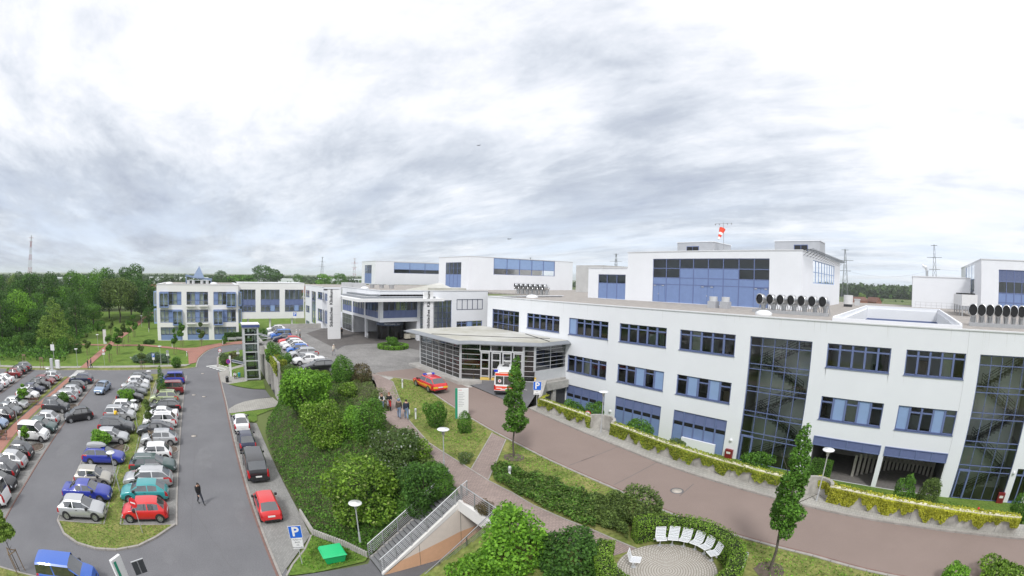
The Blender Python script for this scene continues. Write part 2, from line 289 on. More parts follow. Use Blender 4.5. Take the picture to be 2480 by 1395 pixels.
# ------- upper level
pl=[(-104,15.4),(-92,8.5),(-56.5,8.5),(-52.6,9.8),(-51.9,13),(-51.6,17),(-51.6,19.3),(-50.8,19.0),(-45.9,22.2),(-42,21.8),(-42,26.6),(-41,36.8),(-40,37),(-52,37.5),(-52,56),(-106,56)]
sheet('plaza',pl,m_plaza,up=True,dz=-.004)
road=[(-50.78,19.04),(-45.87,22.26),(-35.58,21.56),(-28.58,20.83),(-21.11,20.31),(-15.38,20.12),(-11.45,19.76),(-8.67,19.64),(-6.18,19.71),(-2.16,19.82),(0.96,19.57),(3.36,19.49)]+[(14,19.4),(60,19.0),(60,23.0),(30,23.7)]+[(11.54,24.35),(7.26,24.59),(2.79,24.67),(-1.41,24.62),(-5.63,24.72),(-11.69,24.96),(-15.16,25.21),(-19.29,25.76),(-24.11,26.33),(-31.51,27.28)]+[(-33,27.3)]+[(-40.43,27.01),(-40.52,26.36),(-51.77,25.83),(-51.33,20.57)]
sheet('upper_road',road,m_red,up=True,dz=.004)
nk=[(-50.78,19.04),(-45.87,22.26),(-35.58,21.56),(-28.58,20.83),(-21.11,20.31),(-15.38,20.12),(-11.45,19.76),(-8.67,19.64),(-6.18,19.71),(-2.16,19.82),(0.96,19.57),(3.36,19.49)]+[(14,19.4),(60,19.0)]
kerb('road_kerb',nk,-.16,.035,m_kerb,up=True); kerb('road_gutter',off(nk,.0),.14,.012,m_kerbr,up=True)
fk=[(-31.51,27.28),(-24.11,26.33),(-19.29,25.76),(-15.16,25.21),(-11.69,24.96),(-5.63,24.72),(-1.41,24.62),(2.79,24.67),(7.26,24.59),(11.54,24.35)]+[(30,23.7),(60,23.0)]
fk=[(-31.7,28.6)]+fk
sheet('sidewalk',fk+off(fk,1.75)[::-1],m_walk,up=True,dz=.1); kerb('road_kerb',fk,.14,.11,m_kerb,up=True)
sheet('upper_ground',[(-52.5,9.9),(-51.4,17),(-47,18.3),(-42,17),(-36,15),(-33,15),(-33,27.2),(-41,27.0),(-52.5,26)],m_conc,up=True,dz=-.04)
dk=[(-90.31,19.49),(-69.29,20.20),(-71.55,21.53),(-72.82,22.59),(-73.65,24.69),(-73.49,27.75),(-72.75,30.51)]
sheet('plaza_paving_dark',dk+[(-62,33),(-62,37.3),(-74.1,37.35),(-77,37.35),(-89.9,36),(-89.9,29.6),(-97.5,29.5),(-98,25.1)],m_plazad,up=True,dz=.001)
for k_,pts in enumerate(([(-69.29,20.20),(-70.86,20.81),(-71.80,21.61),(-73.09,22.68),(-73.83,24.75),(-73.67,27.82)],)): kerb('paving_line',pts,.18,.012,m_asph2,up=True)
# dark ramp in front of the ambulance doors
mb=MB(); rA=[(-41.6,27.1),(-38.5,27.2),(-35,27.25),(-31.8,27.3)]; rB=[(-41.3,28.6),(-40.0,30.1),(-38.2,32.0),(-36.2,33.3)]
def ramp_z(t,x): return zU(x)+.012+(4.69-zU(x))*t**1.2
for i in range(3):
    for k in range(6):
        t0,t1=k/6,(k+1)/6; q=lambda j,t:(rA[j][0]+(rB[j][0]-rA[j][0])*t,rA[j][1]+(rB[j][1]-rA[j][1])*t)
        mb.quad(*[(*q(j,t),ramp_z(t,q(j,t)[0])) for j,t in ((i,t0),(i+1,t0),(i+1,t1),(i,t1))])
tag(mb.build('ambulance_ramp',m_asph2),kind='structure')
mb=MB(); q0=lambda t:(-40.45+4.9*t,29.3+1.2*t)
for k in range(8): mb.quad(*[(p[0]+dx,p[1]+dy,ramp_z(.52-.1*0,p[0])+.12) for p,dx,dy in ((q0(k/8),0,0),(q0((k+1)/8),0,0),(q0((k+1)/8),-.08,.09),(q0(k/8),-.08,.09))])
tag(mb.build('road_marking',m_white),kind='structure')
# plateau lawn, brick paths
sheet('upper_lawn',[(-47.9,20.8),(-44,16.8),(-33.9,15.0),(-28,14.2),(-21.2,13.2),(-15.6,13.2),(-15.6,12),(-10,10.5),(4,8),(20,6),(60,5),(60,19.2),(3,19.6),(-8.7,19.8),(-20,20.3),(-28.6,20.9),(-35.6,21.6),(-45.9,22.1)],m_grassdry,up=True,dz=-.01)
pe=[(-53.11,19.82),(-44.49,18.08),(-37.75,16.32),(-34.68,16.10)]
pathr=[(-51.10,19.56),(-45.96,19.82),(-41.14,18.25),(-33.79,16.01),(-28.39,15.00)]+[(-23.30,15.01),(-20.62,14.95),(-18.56,15.10),(-16.63,15.03),(-14.33,15.27),(-12.55,15.50)]+[(-9.9,15.6)]
pathl=[(-50.70,19.02),(-45.39,17.51),(-41.19,16.11),(-35.10,14.10),(-31.32,14.29),(-28.51,14.08)]+[(-23.93,12.84),(-22.22,12.93),(-20.82,12.67),(-19.12,12.09),(-17.22,12.56),(-16.54,12.34),(-14.38,13.43)]+[(-10.4,14.2)]
sheet('brick_path',pathr+pathl[::-1],m_brick,up=True,dz=.004)
sheet('brick_path',[(-27.92,20.40),(-22.72,14.96),(-22.51,14.82),(-20.46,14.91),(-20.78,14.99),(-25.95,20.35)],m_brick,up=True,dz=.008)
kerb('path_edging',pathr,-.08,.03,m_kerb,up=True,seg=2)
kerb('path_edging',[(-27.92,20.40),(-22.80,15.01)],.08,.03,m_kerb,up=True,seg=2)
kerb('path_edging',[(-26.01,20.40),(-20.83,15.06)],-.08,.03,m_kerb,up=True,seg=2)
# round seat: cobbles in rings
cx,cy=-7.72,14.94
def cob():
    m=bpy.data.materials.new('ring_cobbles'); m.use_nodes=True; nt=m.node_tree; N=nt.nodes; L=nt.links; b=N['Principled BSDF']; b.inputs['Roughness'].default_value=.8
    tc=N.new('ShaderNodeTexCoord'); sx=N.new('ShaderNodeSeparateXYZ'); L.new(tc.outputs['Object'],sx.inputs[0])
    def mth(op,a,b_=None):
        n=N.new('ShaderNodeMath'); n.operation=op
        for i,q in enumerate((a,b_)):
            if q is None: continue
            if isinstance(q,(int,float)): n.inputs[i].default_value=q
            else: L.new(q,n.inputs[i])
        return n.outputs[0]
    r=mth('SQRT',mth('ADD',mth('MULTIPLY',sx.outputs[0],sx.outputs[0]),mth('MULTIPLY',sx.outputs[1],sx.outputs[1])))
    th=mth('ARCTAN2',sx.outputs[1],sx.outputs[0]); cb=N.new('ShaderNodeCombineXYZ'); L.new(mth('MULTIPLY',th,1.6),cb.inputs[0]); L.new(r,cb.inputs[1])
    br=N.new('ShaderNodeTexBrick'); br.inputs['Scale'].default_value=1; br.inputs['Brick Width'].default_value=.13; br.inputs['Row Height'].default_value=.12; br.inputs['Mortar Size'].default_value=.02; br.inputs['Bias'].default_value=-.2
    br.inputs['Color1'].default_value=(.52,.49,.44,1); br.inputs['Color2'].default_value=(.42,.38,.33,1); br.inputs['Mortar'].default_value=(.23,.21,.18,1); L.new(cb.outputs[0],br.inputs['Vector']); L.new(br.outputs[0],b.inputs['Base Color']); return m
o=MB().add([(cx+2.3*math.cos(2*PI*k/48),cy+2.3*math.sin(2*PI*k/48),3.93) for k in range(48)],[tuple(range(48))]).build('seating_circle',cob(),origin=(cx,cy,3.93)); o['kind']='structure'
for x,y in [(-22.83,18.59),(-3.74,17.61),(18,15)]:
    sheet('planting_bed',[(x+.75*math.cos(k*PI/8)*(1+.1*math.sin(3*k)),y+.7*math.sin(k*PI/8)) for k in range(16)],m_soil,z=3.9,dz=.004)
# manholes
def manhole(x,y,z,r=.33):
    mb=MB(); mb.lathe([(r+.09,.0),(r+.09,.008),(r,.008)],(x,y,z),20,0); mb.lathe([(r,.004),(r,.01),(.001,.01)],(x,y,z),20,1); o=mb.build('manhole_cover',[m_asph2,mat('iron_cover',(.42,.38,.33),.7,var=.15)],origin=(x,y,z))
    tag(o,cat='manhole cover',group='manhole covers in the car park road'); return o
for i,((x,y),l) in enumerate([((-46.15,-3.35),'largest round cover in the grey road left of the black van'),((-62.77,-3.69),'left of two round covers side by side in the grey road'),((-61.72,-2.16),'right of two round covers side by side in the grey road'),((-76.44,-2.49),'small far cover in the grey road before the zebra crossing')]): manhole(x,y,.002,.3)['label']=l
x,y=(-11.98,22.31); o=manhole(x,y,3.906); o['label']='round manhole cover in the red brown road'; o['group']='manhole covers in the car park road'
# gardens between the ivy walls and the building
mb=MB()
gx=[-36,-30,-24,-18,-12,-6,0,6,12,20,40,60]
gy=[26.4,29,32,35,37.9]; gz=[1.7,1.3,.9,.5,.38]
for j in range(4):
    for i in range(len(gx)-1): mb.quad((gx[i],gy[j],gz[j]),(gx[i+1],gy[j],gz[j]),(gx[i+1],gy[j+1],gz[j+1]),(gx[i],gy[j+1],gz[j+1]))
tag(mb.build('garden_ground',m_grass),kind='structure')
# bank up to the path, built as terrain between two outlines
lo=[(-56.6,8.35),(-52.9,7.2),(-50,5.6),(-46,4.75),(-40,4.4),(-35.4,4.36),(-30,4.5),(-25.3,4.6),(-23.3,6.1),(-21.42,7.0)]
hi=[(-56.6,8.6),(-52.7,9.9),(-51.5,18.9),(-46,17.4),(-42,16.5),(-38.5,15.2),(-34.5,14.2),(-28.5,14.1),(-24.5,13.5),(-21.42,12.4)]
def bank_z(t,x):
    k=1.35+max(0,min(1.2,(-40-x)*.12)); return zU(x)*(1-(1-t)**k)
mb=MB(); n=14; BANK=[]
for i in range(len(lo)-1):
    for k in range(4):
        a=Vector(lo[i]).lerp(Vector(lo[i+1]),k/4);b=Vector(hi[i]).lerp(Vector(hi[i+1]),k/4); BANK.append((a,b))
BANK.append((Vector(lo[-1]),Vector(hi[-1])))
vs=[];fs=[]
for i,(a,b) in enumerate(BANK):
    for j in range(n+1):
        p=a.lerp(b,j/n); z=bank_z(j/n,p.x)
        if a.x<-54: z=max(z,0) 
        vs.append((p.x,p.y,z))
for i in range(len(BANK)-1):
    for j in range(n): q=i*(n+1)+j; fs.append((q,q+n+1,q+n+2,q+1))
tag(mb.add(vs,fs,0,True).build('bank',mat('bank_soil',(.07,.075,.03),.95,var=.3,scale=2),fix=True),kind='structure')
def bank_pt(s,t):
    f=s*(len(BANK)-1); i=min(len(BANK)-2,int(f)); a=BANK[i][0].lerp(BANK[i+1][0],f-i); b=BANK[i][1].lerp(BANK[i+1][1],f-i); p=a.lerp(b,t); return Vector((p.x,p.y,bank_z(t,p.x)))
def bank_h(x,y):
    best=None
    for a,b in BANK:
        if abs(a.x-x)<.8 or abs(b.x-x)<.8:
            d=b-a; t=max(0,min(1,(Vector((x,y))-a).dot(d)/d.length_squared)); q=a.lerp(b,t); e=(q-Vector((x,y))).length
            if best is None or e<best[0]: best=(e,bank_z(t,x))
    return best[1] if best else zU(x)
# slope on the near side of the upper level (right of the stairs)
mb=MB(); ex=[-16.6,-14,-10,-4,4,14,30,60]; ey0=[4.2,3,2,1,0,-1,-2,-3]; ey1=[12.2,12.2,10.6,9.3,8.0,6.6,5.7,5.0]
for i in range(7):
    for k in range(6):
        t0,t1=k/6,(k+1)/6; z0,z1=3.88*t0,3.88*t1
        mb.quad((ex[i],ey0[i]+(ey1[i]-ey0[i])*t0,z0),(ex[i+1],ey0[i+1]+(ey1[i+1]-ey0[i+1])*t0,z0),(ex[i+1],ey0[i+1]+(ey1[i+1]-ey0[i+1])*t1,z1),(ex[i],ey0[i]+(ey1[i]-ey0[i])*t1,z1))
for i in range(1,7): mb.quad((ex[i],ey1[i]-.05,3.872),(ex[i+1],ey1[i+1]-.05,3.872),(ex[i+1],ey1[i+1]+4,3.872),(ex[i],ey1[i]+4,3.872))
tag(mb.build('bank',m_grassdry,fix=True),kind='structure')

# worn patches, joints and stains in the asphalt
rs_=random.Random(4); mb=MB()
def crack(pts,w_,z,up=False):
    for a,b in zip(pts[:-1],pts[1:]):
        a=Vector(a);b=Vector(b); n=Vector((-(b-a).y,(b-a).x)).normalized()*w_/2; f=(lambda p:zU(p.x)+z) if up else (lambda p:z)
        mb.quad(*[(p.x,p.y,f(p)) for p in (a-n,b-n,b+n,a+n)])
for x0,y0,x1,y1 in ((-26,-3.6,-60,-2.6),(-22,-1,-34,-4.5),(-45,-17.5,-74,-18.4),(-22,-9,-19,-2)):
    k=12; crack([(x0+(x1-x0)*i/k+rs_.uniform(-.15,.15),y0+(y1-y0)*i/k+rs_.uniform(-.15,.15)) for i in range(k+1)],.02,.0025)
for p,q in ([(-19.44,20.54),(-19.46,25.93)],[(-15.41,20.44),(-15.55,25.49)],[(-11.48,21.81),(-11.68,23.84)],[(-19.46,21.76),(-19.42,23.11)]): crack([p,q],.04,.0065,True)
tag(mb.build('asphalt_joints',mat('joint_tar',(.11,.107,.105),.7,var=.1)),kind='structure')
def blotch(name,x,y,rx,ry,m,z,seed):
    r=random.Random(seed); sheet(name,[(x+rx*math.cos(k*PI/9)*r.uniform(.75,1.15),y+ry*math.sin(k*PI/9)*r.uniform(.75,1.15)) for k in range(18)],m,z=z)
m_st=mat('oil_stain',(.115,.115,.118),.6,var=.15,scale=3); m_pt=mat('asphalt_patch',(.165,.165,.172),.9,var=.1,scale=1,scale2=12)
for i in range(16): blotch('oil_stain',-30-2.5*i+rs_.uniform(-.4,.4),rs_.choice((-11.7,-14.6,-5.6,-8.6))+rs_.uniform(-.3,.3),rs_.uniform(.2,.45),rs_.uniform(.15,.3),m_st,.0355,i)
for i,(x,y,a,b) in enumerate(((-40,-2.2,2.8,.9),(-55,-3.4,4,1.0),(-24.6,-5.2,1.2,.7),(-66,-19,2,1.3),(-42,-18.3,2.2,.8),(-30,.2,2.5,.5))): blotch('asphalt_patch',x,y,a,b,m_pt,.0022,40+i)

# ---------------------------------------------------------------- building materials
m_plaster=mat('white_plaster',(.775,.79,.82),.85,var=.03,scale=.25,spec=.25)
m_plaster2=mat('warm_white_plaster',(.775,.77,.755),.85,var=.03,scale=.3,spec=.25)
m_para=mat('parapet_metal',(.72,.73,.745),.5,var=.03,scale=1)
m_gravel=mat('roof_gravel',(.36,.335,.31),.95,var=.2,scale=1.2,scale2=12,spec=.1)
m_blue=mat('blue_frame',(.135,.175,.335),.5,var=.05,scale=2)
m_bluep=mat('blue_panel',(.18,.255,.46),.55,var=.05,scale=1.5)
m_bluel=mat('light_blue_panel',(.255,.365,.585),.5,var=.05,scale=1.5)
m_louvre=mat('blue_louvre',(.135,.175,.33),.55,var=.06,scale=3)
m_steel=mat('galvanised_steel',(.50,.51,.52),.4,.7,var=.08,scale=2)
m_alu=mat('silver_paint',(.60,.61,.62),.45,.3,var=.05,scale=2)
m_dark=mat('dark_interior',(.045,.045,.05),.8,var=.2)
m_black=mat('black_plastic',(.012,.012,.013),.5,var=0)
m_room=mat('room_wall',(.55,.54,.50),.8,var=.06,scale=.5)
m_floor=mat('room_floor',(.26,.25,.23),.6,var=.1)
m_curt=mat('curtain',(.62,.62,.55),.9,var=.08,scale=4)
m_zinc=mat('zinc_sheet',(.27,.285,.305),.45,.4,var=.08,scale=1.2)
m_whiteroof=mat('white_membrane',(.60,.60,.575),.7,col2=(.34,.325,.255),scale=.16,detail=6)
m_glass=glass_mat('window_glass',(.70,.76,.74),1.0,ior=1.7); m_glassd=glass_mat('dark_glass',(.30,.34,.36),1.0,ior=1.6); m_glasst=glass_mat('stair_glass',(.95,1.,.98),1.0,ior=1.75); m_hall=glass_mat('hall_glass',(.50,.54,.57),1.0,ior=1.95)
m_blk=mat('rubber',(.02,.02,.021),.7,var=0)
m_text=mat('black_letters',(.02,.02,.025),.5,var=0)
def text(name,s,size,m,parent,loc,rot,ext=.01,align='CENTER',shear=0,bold=0,label=None):
    cu=bpy.data.curves.new('t','FONT'); cu.body=s; cu.size=size; cu.extrude=ext; cu.align_x=align; cu.align_y='CENTER'; cu.resolution_u=2; cu.offset=bold
    o=bpy.data.objects.new('t',cu); COL.objects.link(o); dg=bpy.context.evaluated_depsgraph_get(); me=bpy.data.meshes.new_from_object(o.evaluated_get(dg)); bpy.data.objects.remove(o); bpy.data.curves.remove(cu)
    M=Matrix.Translation(loc)@rot.to_4x4(); me.transform(M); 
    if parent is not None: me.transform(Matrix.Translation(-Vector(parent.location if parent.type=='EMPTY' else parent['o'])))
    me.materials.clear(); me.materials.append(m); ob=bpy.data.objects.new(name,me); COL.objects.link(ob)
    if parent is not None: ob.parent=parent
    return ob
RY=Matrix(((1,0,0),(0,0,-1),(0,1,0)))      # text facing -y
RX=Matrix(((0,0,1),(1,0,0),(0,1,0)))       # text facing +x
def ribbon(W,root,a0,a1,z0,z1,n=5,fill=None,tr=.24,mw=.2,name='window',dep=.14,glass=None,frame=None,curt=None):
    """ribbon window: n lights between posts, a transom light on top; fill: {col:'p' panel | 'c' curtain}"""
    fill=fill or {}; mb=MB(); e=.09
    W.box(mb,a0,a1,z0,z0+e,dep-.04,dep+.08); W.box(mb,a0,a1,z1-e*.7,z1,dep-.04,dep+.08); W.box(mb,a0-.05,a1+.05,z0-.06,z0,-.07,dep+.1)
    w=(a1-a0)/n; zt=z1-(z1-z0)*tr
    for i in range(n+1):
        c=a0+w*i; l=max(a0,c-mw/2) ; r=min(a1,c+mw/2); W.box(mb,l,r,z0+e,z1-e*.7,dep-.07,dep+.07)
    for i in range(n):
        if fill.get(i)!='p': W.box(mb,a0+w*i+mw/2,a0+w*(i+1)-mw/2,zt-.06,zt+.06,dep-.04,dep+.06)
    o=mb.build(name,frame or m_blue,root)
    g=MB(); pn=MB(); cu=MB()
    for i in range(n):
        l,r=a0+w*i+mw/2,a0+w*(i+1)-mw/2
        if fill.get(i)=='p': W.box(pn,l,r,z0+e,z1-e,dep-.02,dep+.02)
        else: W.face(g,l,r,z0+e,z1-e*.7,dep+.02)
        if fill.get(i)=='c': W.face(cu,l-.05,r+.05,z0+.05,z1,dep+.18)
    g.build('pane',glass or m_glass,o)
    if pn.v: pn.build('panel',m_bluel,o)
    if cu.v: cu.build('curtain',m_curt,o)
    return o
# ================================================================ main clinic building
FY=37.8; W=Wall('y',FY); Z0=.3; ZP=13.47
main=empty('clinic_building',(0,FY,0),'long white clinic wing with blue ribbon windows, glazed stairwells and gravel roof, right','building')
row=[(-44.5,-38.5),(-36.92,-30.95),(-29.4,-23.46),(-21.92,-15.95),(-7.08,-1.2),(.2,5.92)]
row2=row[1:]
w1=(-52.13,-46.1); T=[(-14.48,-8.5),(7.33,13.25)]
right=[(16.2,22.1),(23.6,29.5)]
holes=[(a,b,9.84,11.77) for a,b in row+right]+[(a,b,5.48,7.43) for a,b in row2+right]+[(w1[0],w1[1],7.2,11.8)]+[(a,b,.32,11.78) for a,b in T]
gar=[(-36.92,-30.95),(-29.4,-23.46),(-21.92,-15.95)]
holes+=[(a,b,.38,3.87) for a,b in gar]
PS=[(-7.12,-.72),(-.25,5.92)]
holes+=[(a,b,.3,4.0) for a,b in PS]+[(13.95,15.6,.32,3.25)]
mb=MB(); W.wall(mb,-53.3,60,Z0-.6,ZP,holes,.34)
mb.quad((-53.3,FY,Z0),(-53.3,FY+15,Z0),(-53.3,FY+15,ZP),(-53.3,FY,ZP))
mb.build('wall',m_plaster,main)
mb=MB(); mb.box(-53.42,60,FY-.07,FY+.3,ZP,ZP+.1); mb.box(-53.42,-53.0,FY+.3,52.9,ZP,ZP+.1); mb.build('parapet_cap',m_para,main)
mb=MB(); mb.box(5.98,6.02,FY-.004,FY+.01,Z0,ZP); mb.box(-7.3,6.1,FY-.006,FY,.1,.42) ; mb.build('expansion_joint',mat('joint',(.55,.56,.57),.9,var=0),main)
mb=MB()
CX0,CX1,CY0,CY1=-7.2,5.5,41.6,73
for a,b,c,d in ((-53.2,CX0,FY+.3,100),(CX1,60,FY+.3,100),(CX0,CX1,FY+.3,CY0),(CX0,CX1,CY1,100),(-73.9,-53.2,52.7,100)): mb.box(a,b,c,d,13.05,13.3)
mb.build('roof',m_gravel,main)
mb=MB(); t=.28
mb.box(CX0-t,CX1+t,CY0-t,CY0,13.3,13.6); mb.box(CX0-t,CX1+t,CY1,CY1+t,13.3,13.75); mb.box(CX0-t,CX0,CY0,CY1,13.3,13.72); mb.box(CX1,CX1+t,CY0,CY1,13.3,13.72)
for a,b,c,d in ((CX0,CX0+.2,CY0,CY1),(CX1-.2,CX1,CY0,CY1),(CX0,CX1,CY1-.2,CY1),(CX0,CX1,CY0,CY0+.2)): mb.box(a,b,c,d,2,13.3)
mb.build('courtyard_wall',m_plaster,main)
mb=MB(); mb.box(CX0+.2,CX1-.2,CY1-.24,CY1-.2,9.2,11.9); mb.box(CX0+.2,CX0+.24,CY0+.2,CY1-.24,9.2,11.9); mb.box(CX1-.24,CX1-.2,CY0+.2,CY1-.24,9.2,11.9); mb.build('courtyard_window_band',m_louvre,main)
mb=MB(); rq=random.Random(21)
for k in range(46): x=rq.uniform(-53,22); h_=rq.uniform(.3,1.3); w_=rq.uniform(.03,.09); mb.quad((x,FY-.003,ZP-.02),(x+w_,FY-.003,ZP-.02),(x+w_*.6,FY-.003,ZP-h_),(x+w_*.3,FY-.003,ZP-h_))
for a,b in row+row2:
    z=9.78 if (a,b) in row and rq.random()<.6 else 5.42
    for x in (a+.02,b-.06): mb.quad((x,FY-.003,z),(x+.06,FY-.003,z),(x+.04,FY-.003,z-rq.uniform(.3,.9)),(x+.02,FY-.003,z-rq.uniform(.3,.9)))
mb.build('rain_streaks',mat('streak',(.69,.70,.71),.85,var=.05),main)
# interior
mb=MB()
for z in (4.74,9.08): mb.box(-53,T[0][0]-.1,FY+.4,FY+7,z-.3,z,1); mb.box(T[0][1]+.1,T[1][0]-.1,FY+.4,FY+7,z-.3,z,1); mb.box(T[1][1]+.1,40,FY+.4,FY+7,z-.3,z,1)
mb.box(-53,40,FY+7,FY+7.2,.3,13); mb.box(-53,40,FY+.4,FY+7,12.7,13,0); mb.box(-53,40,FY+.4,FY+9,.1,.28,1)
for x in (-53.1,-45.3,-37.7,-30.2,-22.7,-15.2,-8.0,-.5,6.6,13.7,22.8,30): mb.box(x-.12,x+.12,FY+.4,FY+7,.3,12.7)
mb.build('interior',[m_room,m_floor],main)
rnd=random.Random(3); FM=[mat('furn_wood',(.28,.2,.12),.6),mat('furn_white',(.6,.6,.6),.5),mat('furn_dark',(.06,.06,.07),.5)]
for a,b in row:
    for z in (9.08,4.74):
        if z<9 and a<-40: continue
        for k in range(3):
            x=rnd.uniform(a,b-1.2); h=rnd.choice((.75,.9,1.6,1.9)); y=FY+rnd.uniform(1,5); c_=rnd.randrange(3); w_=rnd.uniform(.6,1.3); mb=MB(); mb.box(x,x+w_,y,y+.6,z+.04,z+h); mb.box(x-.02,x+w_+.02,y-.02,y+.62,z+h,z+h+.03); mb.build('cabinet',FM[c_],main)
fills=[{},{0:'p'},{},{1:'c'},{},{3:'c'}]
for (a,b),f in zip(row,fills): ribbon(W,main,a,b,9.84,11.77,fill=f)
fills2=[{2:'c'},{2:'p',4:'p'},{1:'p',3:'p'},{1:'p',2:'c',3:'p'},{0:'p',3:'p',4:'c'}]
for (a,b),f in zip(row2,fills2): ribbon(W,main,a,b,5.48,7.43,fill=f)
for a,b in right: ribbon(W,main,a,b,9.84,11.77); ribbon(W,main,a,b,5.48,7.43,fill={1:'p'})
def curtain_wall(W,root,a0,a1,z0,z1,vs,hs,name,glass,dep=.16,fw=.07,frame=None,thick={}):
    mb=MB()
    for k,x in enumerate(vs):
        f=fw*thick.get(k,1); W.box(mb,x-f/2,x+f/2,z0,z1,dep-.06,dep+.08)
    xs=sorted(vs)
    for z in hs: 
        for l,r in zip(xs[:-1],xs[1:]): W.box(mb,l+fw/2,r-fw/2,z-fw/2,z+fw/2,dep-.05,dep+.07)
    o=mb.build(name,frame or m_blue,root); g=MB(); W.face(g,a0,a1,z0,z1,dep+.02); g.build('pane',glass,o); return o
a,b=w1; curtain_wall(W,main,a,b,7.2,11.8,[a+.05+(b-a-.1)*k/5 for k in range(6)],[7.25,9.9,11.2,11.75],'stair_window',m_glasst)
for a,b in T:
    o=curtain_wall(W,main,a,b,.32,11.78,[a+.06+(b-a-.12)*k/5 for k in range(6)],[.38,2.75,3.2,4.7,5.15,6.95,7.4,8.95,9.4,11.0,11.72],'stair_glazing',m_glasst,fw=.055)
    # flights of stairs, landings and rails behind the glass
    st=MB(); zb=.3
    for k,(z0,z1,d) in enumerate(((.3,2.45,1),(2.45,4.74,-1),(4.74,6.9,1),(6.9,9.08,-1),(9.08,11.2,1))):
        y0=FY+.7+(k%2)*1.35
        n=11
        for i in range(n):
            t0=i/n; x=(a+.9+(b-a-1.8)*t0) if d>0 else (b-.9-(b-a-1.8)*t0); dx=(b-a-1.8)/n*d; z=z0+(z1-z0)*(i+1)/n
            st.box(x,x+dx,y0,y0+1.2,z-.2,z)
        xa,xb=(a+.9,b-.9) if d>0 else (b-.9,a+.9)
        for h in (.35,.6,.85,1.05): st.bar((xa,y0-.05,z0+h),(xb,y0-.05,z1+h),.04,.04,1)
        for i in range(7): t=i/6; st.bar((xa+(xb-xa)*t,y0-.05,z0+(z1-z0)*t),(xa+(xb-xa)*t,y0-.05,z0+(z1-z0)*t+1.05),.035,.035,1)
        st.box(b-.9 if d>0 else a+.2,b-.2 if d>0 else a+.9,FY+.7,FY+3.25,z1-.18,z1)
    st.build('staircase',[mat('stair_concrete',(.30,.30,.295),.8),m_black],main)
    bw=MB(); bw.box(a-.1,b+.1,FY+3.35,FY+3.5,.3,12.6); bw.build('stair_wall',mat('stair_white',(.80,.81,.79),.8,var=.03),main)
    d=MB(); W.box(d,a+.2,a+.35,.4,2.7,.02,.2); W.box(d,a+1.25,a+1.4,.4,2.7,.02,.2); W.box(d,a+.2,a+1.4,2.7,2.85,.02,.2); d.build('door_frame',m_blue,main)
for a,b in gar:
    mb=MB(); w=(b-a)/5; zt=2.85
    lv=MB()
    for i in range(6): c=a+w*i; W.box(mb,max(a,c-.08),min(b,c+.08),.38,3.87,.06,.2)
    W.box(mb,a,b,zt-.05,zt+.05,.08,.2)
    pn=MB(); bl=MB()
    for i in range(5):
        l,r=a+w*i+.08,a+w*(i+1)-.08
        k=0; z=zt+.07
        while z<3.85: lv.quad(W.P(l,z,.1),W.P(r,z,.1),W.P(r,z+.08,.16),W.P(l,z+.08,.16)); z+=.09
        W.box(pn,l,r,.4,zt-.45,.1,.16); W.box(bl,l+.03,r-.03,zt-.42,zt-.06,.12,.18); W.box(pn,l,r,zt-.42,zt-.06,.18,.2)
    o=mb.build('garage_front',m_blue,main); lv.build('louvre',m_louvre,o); pn.build('panel',m_bluep,o); bl.build('slot_window',m_black,o)
mb=MB(); W.box(mb,-20.6,-16.8,.3,1.35,-.22,0); mb.build('plinth',m_plaster,main)
for a,b in PS:
    mb=MB(); fr=MB(); W.box(fr,a-.04,b+.04,3.95,4.02,-.06,.1); W.box(fr,a-.04,b+.04,3.22,3.29,-.06,.1)
    for i in range(5): x=a+(b-a)*i/4; W.box(fr,x-.05,x+.05,3.29,3.95,-.05,.08)
    z=3.3
    while z<3.93: mb.quad(W.P(a,z,-.03),W.P(b,z,-.03),W.P(b,z+.07,.05),W.P(a,z+.07,.05)); z+=.075
    o=fr.build('louvre_band',m_blue,main); mb.build('slats',m_louvre,o)
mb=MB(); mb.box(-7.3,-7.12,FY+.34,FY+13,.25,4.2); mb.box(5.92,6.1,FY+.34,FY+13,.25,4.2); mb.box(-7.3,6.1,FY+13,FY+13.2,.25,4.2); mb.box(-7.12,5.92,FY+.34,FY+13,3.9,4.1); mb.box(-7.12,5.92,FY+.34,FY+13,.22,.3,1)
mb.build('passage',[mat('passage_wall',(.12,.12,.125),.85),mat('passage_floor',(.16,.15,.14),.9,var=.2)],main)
rib=ribbon(W,main,13.95,15.6,.4,3.25,n=2,tr=.2,mw=.12,name='door')
for x,z in ((-30.0,2.0),(-15.25,2.1),(13.6,2.9)): mb=MB(); mb.lathe([(.001,-.16),(.12,-.15),(.16,-.06),(.16,0)],(x,FY,z),12,axis='y'); mb.build('wall_lamp',mat('opal_glass',(.72,.73,.75),.4,var=0),main)
for x,l in ((-15.2,'dark red box on the white wall left of the left glazed stairwell'),(12.95,'dark red box on the white wall beside the right stair tower')):
    t=empty('alarm_box',(x,FY-.2,.4),l,'red box','red boxes on the clinic wall')
    mb=MB(); mb.box(x-.38,x+.38,FY-.3,FY-.02,.35,1.25); mb.build('housing',mat('dark_red_paint',(.2,.018,.02),.45),t); mb=MB(); mb.box(x-.22,x+.2,FY-.315,FY-.3,.85,1.05); mb.build('notice',mat('paper_white',(.7,.7,.68),.7,var=0),t)
